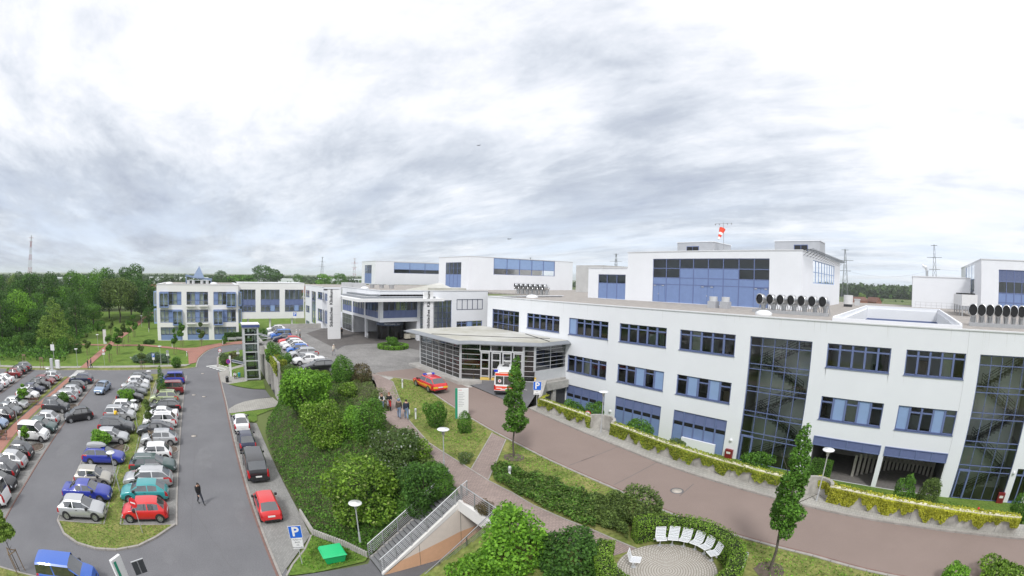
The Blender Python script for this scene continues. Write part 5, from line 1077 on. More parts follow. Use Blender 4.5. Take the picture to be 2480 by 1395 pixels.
NM={'mini':'small car','hatch':'hatchback','mpv':'minivan','wagon':'estate car','sedan':'saloon','van':'high van','bigvan':'minibus','coupe':'coupe','suv':'offroader'}
ROWS=[('the left island row','cars parked on the left side of the island',.03,[('hatch','silver',-29.43,-12.7,1),('sedan','blue',-32.2,-12.8,1),('mini','beige',-34.8,-12.75,1),('wagon','blue',-39.41,-12.65,1),('hatch','silver',-44.67,-12.8,1),('suv','anthracite',-47.6,-12.75,1),('mpv','silver',-52.2,-13.2,1),('mini','white',-55.2,-13.0,1),('hatch','black',-59.9,-13.1,1),('sedan','grey',-62.9,-13.2,1),('sedan','silver',-65.7,-13.2,1),('mini','white',-68.4,-13.1,1),('hatch','grey',-71.1,-13.1,1)]),
('the right island row','cars parked on the right side of the island',.03,[('mini','red',-29.31,-7.2,-1),('hatch','teal',-32.3,-7.5,-1),('wagon','silver',-34.75,-7.4,-1),('wagon','green',-37.5,-7.2,1),('mini','white',-40.3,-7.3,-1),('hatch','silver',-44.13,-7.1,-1),('coupe','anthracite',-46.9,-7.8,-1),('mpv','white',-49.5,-7.5,-1),('sedan','white',-52.2,-7.6,-1),('wagon','black',-55.3,-7.4,-1),('mpv','lime',-59.2,-7.8,-1),('van','dark red',-63.6,-7.3,-1),('van','blue',-69.6,-7.4,-1)]),
('the row right of red path','cars parked right of the red brick path',.02,[('bigvan','white',-30.0,-23.0,-1),('hatch','black',-32.6,-22.9,1),('hatch','anthracite',-34.9,-23.6,-1),('hatch','silver',-37.1,-23.4,-1),('mini','black',-39.4,-23.2,-1),('van','white',-44.5,-23.2,1),('hatch','green',-47.2,-23.0,1),('hatch','silver',-49.8,-23.5,-1),('mpv','anthracite',-54.8,-23.7,1),('wagon','silver',-59.5,-23.9,-1),('hatch','silver',-62.4,-23.9,-1),('hatch','black',-65.2,-23.9,-1),('wagon','navy',-69.8,-24.1,-1)]),
('the row left of red path','cars parked left of the red brick path',.02,[('hatch','silver',-44.6,-30.8,1),('hatch','light blue',-47.3,-30.9,1),('hatch','black',-50.0,-31.1,-1),('hatch','grey',-52.4,-30.9,1),('hatch','silver',-55.1,-31.0,1),('hatch','white',-60.0,-31.0,1),('hatch','navy',-63.0,-31.1,1),('hatch','black',-65.9,-31.1,1),('hatch','dark red',-68.3,-31.0,1),('wagon','silver',-71.2,-31.1,-1)]),
('the far left row','cars parked in the far left row',.02,[('hatch','silver',-62.6,-39.9,-1),('hatch','white',-65.3,-40.0,-1),('sedan','white',-67.9,-40.1,-1),('hatch','dark red',-72.2,-40.2,-1),('hatch','black',-75.0,-40.2,-1),('wagon','anthracite',-77.3,-40.4,-1)]),
('the plaza row','cars parked on the plaza above the wall',None,[('wagon','black',-54.1,13.2,-1),('sedan','white',-58.9,12.9,-1),('wagon','silver',-63.8,13.2,-1),('mini','sky blue',-67.6,13.2,-1),('hatch','white',-71.0,13.4,-1),('hatch','white',-73.8,13.4,-1),('hatch','red',-76.7,13.6,-1),('sedan','navy',-80.0,13.2,-1),('van','sky blue',-83.4,13.0,-1),('hatch','white',-86.6,12.9,-1),('hatch','grey',-89.8,13.0,-1),('hatch','white',-93.6,13.6,-1)])]
for rn,grp,z,cs in ROWS:
    nm=[c[1]+' '+NM[c[0]] for c in cs]
    for i,(ty,co,x,y,ns) in enumerate(cs):
        if 0<i<len(cs)-1: l=f'{nm[i]} between {nm[i-1]} and {nm[i+1]}, {rn[4:]}'
        else: l=f'{nm[i]} at the {"near" if i==0 else "far"} end of {rn}'
        if rn.startswith('the row left') or rn.startswith('the far'): l=l.replace('near end','near end')
        jit=random.uniform(-.02,.02)
        put_car(ty,co,x,y,zU(x)+.004 if z is None else z,R(90 if ns>0 else -90)+jit,l,grp)
put_car('hatch','grey',-70.5,-45.4,.02,R(90),'grey hatchback at the left picture edge, behind the far left row','cars parked in the far left row')
put_car('hatch','black',-51.75,-19.1,.0,R(-61),'black hatchback driving slantwise out of the row right of the red path',None)
put_car('hatch','light blue',-64.9,-18.7,.0,R(-9),'light blue hatchback driving towards the camera in the empty aisle',None)
put_car('coupe','white',-48.25,2.25,.02,R(180),'white coupe, farthest of four cars along the kerb by the planted bank','cars parked along the planted bank')
put_car('hatch','navy',-42.6,2.3,.02,R(180),'dark blue hatchback between white coupe and black minibus along the kerb','cars parked along the planted bank')
put_car('bigvan','black',-36.25,2.4,.02,R(180),'black minibus parked along the kerb beside the planted bank','cars parked along the planted bank')
put_car('mini','red',-29.1,2.25,.02,R(181),'red small hatchback seen from behind, nearest car along the kerb','cars parked along the planted bank')
put_car('van','bright blue',-21.1,-12.15,0,R(91),'bright blue high roofed van at the bottom left corner of the picture',None)
# roof box on the blue estate car
t=empty('roof_box',(-39.41,-13.2,1.52),'grey roof box on the blue estate car in the left island row','roof box',rz=R(90)); mb=MB(); mb.add([],[])
pr=[(-1.05,.24,.03),(-.95,.36,.2),(-.3,.38,.30),(.6,.36,.28),(1.0,.24,.16),(1.12,.1,.06)]
vs=[];fs=[]
for x,w_,hh in pr: vs+=[(x,-w_,1.56-1.52+.02),(x,-w_*.96,hh*.8+.05),(x,-w_*.6,hh+.06),(x,w_*.6,hh+.06),(x,w_*.96,hh*.8+.05),(x,w_,.06)]
for i in range(5):
    for j in range(5): a=i*6+j; fs.append((a,a+1,a+7,a+6))
fs+=[(0,1,2,3,4,5),(35,34,33,32,31,30)]+[(i*6+5,i*6,i*6+6,i*6+11) for i in range(5)]
mb=MB().add([(x,y,z) for x,y,z in vs],fs,0); o=mb.build('shell',mat('roofbox_grey',(.38,.39,.4),.35,var=.04),None,origin=(0,0,0),fix=True,sharp=30); o.parent=t
mb=MB(); mb.box(-.6,-.52,-.5,.5,-.04,.06); mb.box(.5,.58,-.5,.5,-.04,.06); o=mb.build('cross_bar',m_trim,None,origin=(0,0,0)); o.parent=t
# ---- emergency doctor's car
ec=put_car('wagon','red',-42.0,22.35,zU(-42)+.006,R(180),'red emergency estate car with yellow stripes and blue light bar on the upper road',None); ec.name='emergency_car'; ec.scale=(1.07,1.05,1.0)
my=mat('yellow_stripe',(.8,.52,.03),.4,var=0); mbl=mat('blue_lamp',(.02,.05,.55),.2,var=0)
mb=MB()
for s in (1,-1): mb.box(-1.9,1.75,s*.872,s*.889,.60,.66); mb.box(-1.9,-.2,s*.872,s*.889,.70,.73); mb.box(-1.9,.6,s*.872,s*.889,.50,.53)
mb.box(-2.312,-2.28,-.8,-.3,.52,.70); mb.box(-2.312,-2.28,.3,.8,.52,.70); o=mb.build('stripe',my,None,origin=(0,0,0)); o.parent=ec
mb=MB(); mb.box(-.05,.25,-.28,.28,1.5,1.62); mb.box(-.05,.25,-.62,-.3,1.5,1.62,1); mb.box(-.05,.25,.3,.62,1.5,1.62,1); o=mb.build('light_bar',[mat('lamp_white',(.72,.72,.74),.3,var=0),mbl],None,origin=(0,0,0)); o.parent=ec
# ---- ambulance
am=empty('ambulance',(-38.15,29.65,4.1),'white and red ambulance van backed at the hall doors, red cross on its window','ambulance',rz=R(137.5))
am.name='ambulance'
def amb():
    h=2.65;hw=1.0; st=[(-h,2.45,.97),(-h+.1,2.62,1.0),(-1.0,2.66,1.0),(1.0,2.66,1.0),(1.35,2.45,.99),(1.95,1.45,.97),(2.5,1.1,.92),(h,.75,.8)]
    V=[]
    for x,zt,w_ in st:
        r=w_*.84 if zt>1.6 else w_*.9
        V.append([(x,0,.3),(x,w_*.95,.3),(x,w_,.5),(x,w_,1.0 if zt>1.2 else zt*.7),(x,w_*.985,1.4 if zt>1.6 else zt*.85),(x,w_*.93,zt-.22 if zt>1.6 else zt-.06),(x,r,zt-.03),(x,0,zt+.03)])
    B=MB();G=MB()
    for s in (1,-1):
        for i in range(len(st)-1):
            for j in range(7):
                q=[(x,y*s,z) for x,y,z in (V[i][j],V[i+1][j],V[i+1][j+1],V[i][j+1])]
                mi=2 if j<=1 else 1 if (j==2) else 0
                t=B
                if i==4 and j==6: t=G;mi=0
                if i in(3,) and j==4: t=G;mi=0
                t.add(q,[(0,1,2,3)],mi,True)
        p=[(x,y*s,z) for x,y,z in V[0]]; B.add(p,[tuple(range(8))],0); p=[(x,y*s,z) for x,y,z in V[-1]]; B.add(p,[tuple(range(8))],2)
    rd=mat('fluor_red',(.80,.075,.03),.45,var=0)
    def part(mb,n,m): 
        o=mb.build(n,m,None,origin=(0,0,0)); o.parent=am; return o
    o=B.build('body',[mat('amb_white',(.8,.8,.8),.35,var=0,coat=.5),rd,m_trim],None,origin=(0,0,0),fix=True,sharp=35); o.parent=am
    o=G.build('windscreen',m_cglass,None,origin=(0,0,0),fix=True); o.parent=am
    mb=MB(); mb.box(-h-.012,-h,-.95,.95,.55,.98); mb.box(-h-.012,-h,-.88,.88,2.12,2.36); part(mb,'red_band',rd)
    mb=MB(); mb.box(-h-.02,-h,-.83,-.03,1.18,2.06); mb.box(-h-.02,-h,.03,.83,1.18,2.06); dw=part(mb,'rear_window',m_cglass)
    mb=MB(); mb.cyl((-h-.022,.42,1.55),(-h-.028,.42,1.55),.17,.17,20); q=part(mb,'emblem_disc',mat('emblem_white',(.8,.8,.8),.5,var=0)); mb=MB(); mb.box(-h-.034,-h-.028,.42-.105,.42+.105,1.55-.032,1.55+.032); mb.box(-h-.0345,-h-.0285,.42-.032,.42+.032,1.55-.105,1.55+.105); part(mb,'red_cross',mat('cross_red',(.6,.01,.02),.5,var=0))
    mb=MB(); mb.box(-h-.015,-h,.2,.75,.72,.80); mb.box(-h-.015,-h,-.75,-.2,.72,.80); part(mb,'white_flash',MATS['amb_white'])
    for s in (1,-1):
        mb=MB(); mb.box(-h-.02,-h+.1,s*.86,s*.99,.62,1.1); part(mb,'taillight',m_tail)
        mb=MB(); mb.box(-h-.03,-h+.25,s*.62,s*1.0,2.5,2.68); part(mb,'blue_light',mbl)
        mb=MB(); mb.box(1.4,1.55,s*1.0,s*1.28,1.3,1.6); part(mb,'mirror',m_trim)
        for x in (1.7,-1.5):
            ar=MB(); ar.cyl((x,s*.7,.38),(x,s*1.005,.38),.42,.42,20); part(ar,'wheel_arch',m_trim); mb=MB(); mb.lathe([(.2,-.1),(.34,-.1),(.35,0),(.34,.1),(.2,.1)],(x,s*.92,.35),18,axis='y'); wq=part(mb,'wheel',m_tyre); mb=MB(); mb.lathe([(.22,s*.07),(.1,s*.09),(.001,s*.09)],(x,s*.92,.35),14,axis='y'); rq=mb.build('rim',m_rim,None,origin=(0,0,0)); rq.parent=wq
    mb=MB(); mb.box(-h-.08,-h+.02,-.95,.95,.3,.5); part(mb,'bumper',m_trim); mb=MB(); mb.box(-h-.02,-h,-.3,.3,.62,.72) ; part(mb,'number_plate',m_plate)
    mb=MB(); mb.box(-.6,-.2,-.35,.35,2.67,2.76); mb.box(.3,.5,-.25,.25,2.68,2.74); part(mb,'roof_vent',m_trim); mb=MB(); mb.box(-h-.02,-h+.02,-.5,.5,2.44,2.5); part(mb,'marker_strip',mat('orange_strip',(.7,.25,.04),.5,var=0))
amb()
put_car('bigvan','red',-48.5,31.5,4.72,R(200),'red van parked inside the glass ambulance hall',None)

# ================================================================ plants
import numpy as np
def leaves_mesh(name,pts,nrm,size,m,rs,asp=.62,flat=.5):
    """one small quad per leaf: pts Nx3, nrm Nx3 preferred facing"""
    n=len(pts); r=rs.normal(size=(n,3)); d=nrm*(1-flat)*.8+r*flat*.75+np.array([0,0,.36]); d/=np.linalg.norm(d,axis=1,keepdims=True)+1e-9
    t=np.cross(d,rs.normal(size=(n,3))); t/=np.linalg.norm(t,axis=1,keepdims=True)+1e-9; b=np.cross(d,t)
    s=(size*rs.uniform(.55,1.3,n))[:,None]; t=t*s; b=b*s*asp
    v=np.stack([pts-t*.5,pts-b*.5+t*.05,pts+t*.5,pts+b*.5+t*.05],1).reshape(-1,3)
    me=bpy.data.meshes.new(name); me.vertices.add(n*4); me.vertices.foreach_set('co',v.ravel().astype(np.float32)); me.loops.add(n*4); me.loops.foreach_set('vertex_index',np.arange(n*4,dtype=np.int32)); me.polygons.add(n); me.polygons.foreach_set('loop_start',np.arange(0,n*4,4,dtype=np.int32)); me.update(calc_edges=True); me.materials.append(m); return me
def blob_pts(blobs,n,rs,shell=.35):
    """points in the outer part of a set of ellipsoids (cx,cy,cz,rx,ry,rz), none deep inside another"""
    B=np.array(blobs); wt=(B[:,3]*B[:,4]+B[:,4]*B[:,5]+B[:,3]*B[:,5]); wt/=wt.sum(); P=[];Nn=[]
    need=n
    for _ in range(6):
        k=rs.choice(len(B),int(need*1.8)+8,p=wt); u=rs.normal(size=(len(k),3)); u/=np.linalg.norm(u,axis=1,keepdims=True)
        r=1-shell*rs.random(len(k))**1.6+rs.normal(0,.05,len(k)); p=B[k,:3]+u*B[k,3:]*r[:,None]; keep=np.ones(len(k),bool)
        for i,b in enumerate(B):
            q=((p-b[:3])/b[3:]); keep&=~((q*q).sum(1)<.5)|(k==i)
        P.append(p[keep]);Nn.append(u[keep]); need=n-sum(map(len,P))
        if need<=0: break
    return np.concatenate(P)[:n],np.concatenate(Nn)[:n]
GREEN={'mid':leaf_mat('leaf_mid',(0.034,0.091,0.012),(0.171,0.373,0.047)),'dark':leaf_mat('leaf_dark',(0.022,0.061,0.013),(0.110,0.248,0.041)),'bright':leaf_mat('leaf_bright',(0.056,0.156,0.013),(0.278,0.553,0.054)),'yellow':leaf_mat('leaf_yellow_green',(0.048,0.108,0.010),(0.263,0.448,0.050),yellow=(0.480,0.540,0.206)),'olive':leaf_mat('leaf_olive',(0.040,0.074,0.018),(0.210,0.305,0.075)),'grey':leaf_mat('leaf_grey_green',(0.046,0.080,0.030),(0.202,0.303,0.105)),'larch':leaf_mat('leaf_larch',(0.067,0.126,0.020),(0.342,0.509,0.091)),'ivy':leaf_mat('leaf_ivy',(0.116,0.182,0.020),(0.428,0.461,0.057)),'ivyy':leaf_mat('leaf_ivy_yellow',(0.264,0.281,0.020),(0.600,0.600,0.066)),'flower':leaf_mat('leaf_flower',(0.057,0.107,0.024),(0.148,0.231,0.066),yellow=(0.600,0.600,0.600)),'brown':leaf_mat('leaf_brown',(0.083,0.066,0.033),(0.198,0.165,0.074)),'cover':leaf_mat('leaf_cover',(0.031,0.084,0.014),(0.160,0.339,0.045)),'far':leaf_mat('leaf_far',(0.033,0.066,0.020),(0.099,0.165,0.050)),'blue':leaf_mat('leaf_blue_green',(0.083,0.148,0.083),(0.215,0.314,0.182))}
m_bark=mat('bark',(.10,.085,.07),.9,var=.3,scale=8); m_stake=mat('stake_wood',(.24,.17,.11),.85,var=.2,scale=6)
def crown_blobs(kind,rs):
    """in a unit crown: x,y in -.5..5, z 0..1"""
    B=[]
    if kind=='round':
        for i in range(13):
            a=rs.uniform(0,6.28); z=rs.uniform(.18,.86); r=.30*math.sin(PI*min(1,max(.12,z)))**.6; B.append((r*math.cos(a),r*math.sin(a),z,*(rs.uniform(.16,.23,2)),rs.uniform(.11,.16)))
        B.append((0,0,.5,.34,.34,.36))
    elif kind=='column':
        for i in range(34):
            a=rs.uniform(0,6.28); z=.04+.93*i/33; prof=.40*(min(1,(z+.06)/.22)**.7)*((1-z)**.62+.03); q=prof*rs.uniform(.35,.75); B.append((q*math.cos(a),q*math.sin(a),z,prof*.55+.05,prof*.55+.05,.055+.02*rs.random()))
        for z in (.2,.4,.6,.78): pr=.30*((1-z)**.6); B.append((0,0,z,pr,pr,.16))
    elif kind=='larch':
        for i in range(16):
            z=.03+.93*i/15; r=.42*(1-z)**.8+.02; 
            for k in range(3 if z<.7 else 1): a=rs.uniform(0,6.28); B.append((r*.6*math.cos(a),r*.6*math.sin(a),z,r*.5+.05,r*.5+.05,.07))
    elif kind=='weep':
        for i in range(12): a=rs.uniform(0,6.28); r=rs.uniform(.05,.30); z=rs.uniform(.35,.85); B.append((r*math.cos(a),r*math.sin(a),z,.15,.15,.22))
        B.append((0,0,.6,.33,.33,.36))
    elif kind=='willow':
        for i in range(16): a=rs.uniform(0,6.28); r=rs.uniform(.1,.36); z=rs.uniform(.25,.8); B.append((r*math.cos(a),r*math.sin(a),z,.15,.15,.15))
        B.append((0,0,.6,.36,.36,.34))
    elif kind=='bush':
        for i in range(11): a=rs.uniform(0,6.28); r=rs.uniform(.12,.33); z=rs.uniform(.12,.76)*(1-.5*r); B.append((r*math.cos(a),r*math.sin(a),z,rs.uniform(.14,.2),rs.uniform(.14,.2),rs.uniform(.14,.2)))
        B.append((0,0,.38,.36,.36,.4))
    elif kind=='young':
        for i in range(8): a=rs.uniform(0,6.28); z=rs.uniform(.1,.9); r=.2*(1-abs(z-.4)); B.append((r*math.cos(a),r*math.sin(a),z,.2*(1.1-z*.6),.2*(1.1-z*.6),.12))
    return B
PM={}
def crown_mesh(kind,m,n,leaf,seed,asp=.62,el=1.0):
    key=(kind,m,n,leaf,seed,el)
    if key not in PM:
        rs=np.random.RandomState(seed); P,Nn=blob_pts(crown_blobs(kind,rs),n,rs); P[:,2]*=el
        # crown mesh is unit sized; leaf size is relative
        if kind in('willow','weep'): P[:,2]-=np.abs(rs.normal(0,.03,len(P)))
        PM[key]=leaves_mesh('crown',P,Nn,leaf,GREEN[m],rs,asp)
    return PM[key]
def ob(name,me,parent=None,loc=(0,0,0),sc=(1,1,1)):
    o=bpy.data.objects.new(name,me); COL.objects.link(o); o.location=loc; o.scale=sc
    if parent: o.parent=parent
    return o
TM={}
def trunk_mesh(h,r,limbs,seed):
    key=(round(h,1),round(r,2),limbs,seed)
    if key in TM: return TM[key]
    rs=np.random.RandomState(seed); mb=MB(); p=Vector((0,0,-.05)); n=5
    for i in range(n):
        q=Vector((rs.normal(0,.012*h),rs.normal(0,.012*h),h*(i+1)/n)); mb.cyl(p,q,r*(1-.75*i/n),r*(1-.75*(i+1)/n),8); p=q
    for k in range(limbs):
        z=h*rs.uniform(.4,.85); a=rs.uniform(0,6.28); L_=h*rs.uniform(.18,.3); mb.cyl((0,0,z),(math.cos(a)*L_,math.sin(a)*L_,z+L_*.8),r*.35,r*.12,6)
    o=mb.build('trunk',m_bark); me=o.data; bpy.data.objects.remove(o); TM[key]=me; return me
def tree(kind,col,x,y,z,wd,h,cb,label,group,n=2600,leaf=.055,seed=1,name='tree',cat='tree',stake=False,tr=None,asp=.62):
    """cb: height of the crown's underside"""
    t=empty(name,(x,y,z),label,cat,group); ch=h-cb
    el=max(.25,round(ch/wd*4)/4); c=ob('crown',crown_mesh(kind,col,n,leaf,seed,asp,el),t,(0,0,cb),(wd*1.12,wd*1.12,ch/el)); c.rotation_euler[2]=random.uniform(0,6.28)
    ob('trunk',trunk_mesh(cb+ch*.75,tr or .02*h+.03,5,seed),t)
    if stake:
        mb=MB()
        for a in (0,2.1,4.2): mb.cyl((.45*math.cos(a),.45*math.sin(a),0),(.45*math.cos(a),.45*math.sin(a),1.5),.04,.04,6)
        for a in (0,2.1,4.2): mb.bar((.45*math.cos(a),.45*math.sin(a),1.4),(.45*math.cos(a+2.1),.45*math.sin(a+2.1),1.4),.08,.03)
        o=mb.build('stake',m_stake,None,origin=(0,0,0)); o.parent=t
    return t
def shrub(col,b,label,group=None,n=2600,leaf=.055,seed=1,kind='bush',z=None,name='shrub',cat='shrub'):
    x,y,z0,wd,h=b; t=empty(name,(x,y,z0 if z is None else z),label,cat,group)
    el=max(.25,round(h/wd*4)/4); c=ob('foliage',crown_mesh(kind,col,n,leaf,seed,.62,el),t,(0,0,-.05*h),(wd*1.16,wd*1.16,h*1.12/el)); c.rotation_euler[2]=seed*1.7
    mb=MB()
    for a in range(5): mb.cyl((0,0,-.1),(.2*wd*math.cos(a*1.26),.2*wd*math.sin(a*1.26),h*.5),.04,.015,5)
    o=mb.build('stem',m_bark,None,origin=(0,0,0)); o.parent=t; return t
# ---- shrubs on the bank
BG='large shrubs on the planted bank'
for i,(c,b,l,dz) in enumerate([
 ('bright',(-43.19,8.89,3.30,5.79,4.68),'big fresh green shrub where the bank meets the end of the retaining wall',0),
 ('mid',(-48.60,14.72,4.20,3.26,3.55),'round mid green shrub at the plaza edge in front of the black estate car',0),
 ('brown',(-47.88,16.80,4.20,2.58,2.71),'brownish shrub at the plaza edge beside the brick path',0),
 ('yellow',(-35.42,8.89,2.20,3.95,4.44),'yellow green shrub in the middle of the planted bank',0),
 ('bright',(-34.36,11.02,2.80,2.81,3.03),'bright green upright shrub right of the yellow green one on the bank',0),
 ('mid',(-32.64,11.74,3.30,3.03,4.20),'mid green shrub at the top of the bank, beside the path and two women',0),
 ('flower',(-26.13,11.37,3.20,3.45,3.75),'pale budded shrub leaning over the brick path at the top of the bank',0),
 ('yellow',(-24.45,8.13,1.50,4.99,4.50),'very large yellow green shrub above the street lamp on the bank',0),
 ('dark',(-21.71,10.92,3.00,2.91,3.04),'dark shrub just left of the top of the outdoor stairs',0),
 ('mid',(-20.85,11.85,3.60,1.37,2.05),'small shrub right beside the upper handrail of the stairs',0),
 ('olive',(-44.76,8.32,2.90,3.08,3.43),'dull green shrub low against the end of the retaining wall',0),
 ('olive',(-37.53,14.95,3.70,1.92,2.95),'olive shrub along the left edge of the path near the plaza',0),
 ('dark',(-21.32,10.39,2.30,1.59,2.00),'dark low shrub beside the stairs halfway up the bank',0)]):
    big=b[3]>3.2; shrub(c,b,l,BG,n=6500 if big else 3600,leaf=.040 if big else .05,seed=20+i)
rf=random.Random(77)
for i in range(16):
    sx,tt=rf.uniform(.08,.97),rf.uniform(.5,.93); p=bank_pt(sx,tt); w_=rf.uniform(1.3,2.6); shrub(rf.choice(['mid','dark','olive','yellow','cover']),(p.x,p.y,p.z,w_,w_*rf.uniform(.5,.8)),'small irregular shrub filling the gaps between the large ones on the bank','small shrubs filling the planted bank',n=2200,leaf=.06,seed=400+i%6)
# ground cover on the bank
def cover(name,n,size,col,smin,smax,tmin,tmax,hmax,seed,label):
    rs=np.random.RandomState(seed); P=[]
    for _ in range(n):
        s=rs.uniform(smin,smax); t=tmin+(tmax-tmin)*rs.random(); p=bank_pt(s,t)
        lump=.5+.5*math.sin(p.x*2.1+math.sin(p.y*1.7)*1.3)*math.cos(p.y*2.3+.7*math.sin(p.x*1.1)); P.append((p.x,p.y,p.z+(.15+.85*lump)*hmax*rs.uniform(.45,1.0)))
    me=leaves_mesh(name,np.array(P),np.tile([0,-.4,.9],(n,1)),size,GREEN[col],rs,.6,.6); o=ob(name,me); tag(o,label,'ground cover',kind='stuff'); return o
cover('ground_cover',42000,.16,'cover',.05,1,.0,.75,.5,5,'low dark green ground cover on the sloping bank beside the kerb')
cover('ground_cover',13000,.15,'olive',.0,1,.62,.98,.7,6,'taller olive brown ground cover at the top of the bank')
# ---- seat, path and road shrubs
ES=[('mid',(-31.51,17.32,3.90,2.03,2.57),'dark round shrub on the lawn left of the white information board',4500),('mid',(-29.18,18.64,3.90,1.45,2.07),'round shrub on the lawn in front of the white information board',4000),('flower',(-23.82,15.26,3.90,1.02,0.96),'small white flowering shrub at the corner of the lawn and the paths',2500),
('olive',(-11.56,17.79,3.90,2.80,2.52),'loose olive shrub at the kerb of the red brown road',5000),('bright',(-13.20,10.97,2.60,3.54,4.73),'big bright green shrub right of the stairs in the foreground',9000),('dark',(-11.12,12.30,3.20,3.12,3.21),'dark twiggy shrub in the foreground beside the seating circle',8000),('bright',(-14.02,9.58,1.60,2.99,2.49),'bright low shrub at the bottom edge, right of the underpass wall',6000),('bright',(5.91,19.36,3.60,2.00,1.66),'narrow bright shrub at the bottom edge, lower right',3500),('yellow',(9.24,19.48,3.50,3.85,1.67),'broad yellow green shrub in the bottom right corner',5000),('brown',(-17.40,12.29,3.90,0.99,0.93),'low brown shrub behind the railing of the underpass deck',2500)]
for i,(c,b,l,n) in enumerate(ES): shrub(c,b,l,'single shrubs along the upper paths',n=n,leaf=.045 if n>4500 else .055,seed=50+i)
def low_strip(name,poly,n,size,hmax,cols,label,z=3.9,seed=1):
    rs=np.random.RandomState(seed); xs=[p[0] for p in poly]; ys=[p[1] for p in poly]; P=[]
    def inside(x,y):
        c=False; j=len(poly)-1
        for i in range(len(poly)):
            if (poly[i][1]>y)!=(poly[j][1]>y) and x<(poly[j][0]-poly[i][0])*(y-poly[i][1])/(poly[j][1]-poly[i][1])+poly[i][0]: c=not c
            j=i
        return c
    while len(P)<n:
        x=rs.uniform(min(xs),max(xs));y=rs.uniform(min(ys),max(ys))
        if inside(x,y):
            l=.55+.45*math.sin(x*2.7+math.sin(y*2.1))*math.cos(y*3.1+math.sin(x)); P.append((x,y,(z(x,y) if callable(z) else z)+hmax*(.2+.8*l)*rs.uniform(.3,1)))
    P=np.array(P); k=rs.randint(0,len(cols),n)
    for i,c in enumerate(cols):
        o=ob(name,leaves_mesh(name,P[k==i],np.tile([0,0,1.],((k==i).sum(),1)),size,GREEN[c],rs,.6,.65)); tag(o,label if i==0 else label.replace('low ','low mixed '),'ground cover',kind='stuff')
low_strip('ground_cover',[(-22.17,16.15),(-22.11,17.03),(-20.18,17.23),(-17.92,17.83),(-15.87,17.98),(-14.69,17.86),(-12.55,15.50),(-14.37,15.31),(-16.72,15.12),(-20.32,15.12)]+[(-11.25,15.88),(-12.14,18.00),(-14.94,19.59)][:0],16000,.15,.75,['olive','cover'],'low olive shrubs between the brick path and the road lawn',seed=9)
low_strip('ground_cover',[(-14.88,17.71),(-13.89,19.08),(-12.18,17.34),(-10.70,15.85),(-11.81,15.91),(-13.56,15.96)],6000,.14,.85,['olive'],'low shrubs left of the clipped ring hedge',seed=10)
# clipped ring hedges round the seats
def hedge(name,pts,wd,h,z,col,n,size,label,group=None,seed=3):
    """clipped hedge along a polyline: leaves over a rounded box section"""
    rs=np.random.RandomState(seed); P=[];Nn=[]; V=[Vector(p) for p in pts]; Ls=[(b-a).length for a,b in zip(V[:-1],V[1:])]; T=sum(Ls)
    for _ in range(n):
        s=rs.random()*T; i=0
        while s>Ls[i] and i<len(Ls)-1: s-=Ls[i]; i+=1
        a,b=V[i],V[i+1]; p=a.lerp(b,s/Ls[i]); d=(b-a).normalized(); q=Vector((-d.y,d.x)); u=rs.uniform(0,2*h+wd); 
        if u<h: o_,zz,nn=-wd/2,u,(-q.x,-q.y,0.1)
        elif u<h+wd: o_,zz,nn=-wd/2+(u-h),h,(0,0,1)
        else: o_,zz,nn=wd/2,2*h+wd-u,(q.x,q.y,.1)
        j=rs.normal(0,.03); zf=z(p.x) if callable(z) else z
        P.append((p.x+q.x*(o_*(1+j)),p.y+q.y*(o_*(1+j)),zf+zz+rs.normal(0,.025))); Nn.append(nn)
    for (p,d) in ((V[0],V[0]-V[1]),(V[-1],V[-1]-V[-2])):
        d=d.normalized(); q=Vector((-d.y,d.x))
        for _ in range(int(n*wd/T)): u=rs.uniform(-.5,.5)*wd; zf=z(p.x) if callable(z) else z; P.append((p.x+q.x*u,p.y+q.y*u,zf+rs.uniform(0,h))); Nn.append((d.x,d.y,0))
    me=leaves_mesh('hedge',np.array(P),np.array(Nn),size,GREEN[col],rs,.6,.45); r=empty(name,(V[0].x,V[0].y,z(V[0].x) if callable(z) else z),label,'hedge',group)
    o=ob('foliage',me,r); o.location=-Vector(r.location)
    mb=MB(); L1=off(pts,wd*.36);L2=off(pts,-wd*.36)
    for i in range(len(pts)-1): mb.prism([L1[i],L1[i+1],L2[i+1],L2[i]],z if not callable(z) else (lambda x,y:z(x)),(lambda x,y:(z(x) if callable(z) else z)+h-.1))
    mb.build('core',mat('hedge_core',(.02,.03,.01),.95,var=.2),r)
    return r
RA=[(cx+2.98*math.cos(a),cy+2.98*math.sin(a)) for a in [R(d) for d in range(158,-40,-11)]]
hedge('ring_hedge',RA,.75,1.25,3.9,'yellow',11000,.085,'clipped curved hedge behind the row of white seats','clipped hedges of the seating circle')
RB=[(cx+2.95*math.cos(a),cy+2.95*math.sin(a)) for a in [R(d) for d in range(200,282,11)]]
hedge('ring_hedge',RB,.75,1.1,3.9,'yellow',6000,.085,'clipped curved hedge left of the single white seat','clipped hedges of the seating circle',seed=4)
# columnar oaks by the road
x,y=(-22.88,18.62); tree('column','mid',x,y,3.9,1.95,7.03,1.93,'slim columnar tree in front of the ambulance, beside the road','columnar trees along the road',n=7000,leaf=.075,seed=71,tr=.07)
x,y=(-3.74,17.61); tree('column','mid',x,y,3.9,1.75,6.90,2.02,'slim columnar tree by the seating circle, lower right','columnar trees along the road',n=7500,leaf=.075,seed=72,tr=.08)
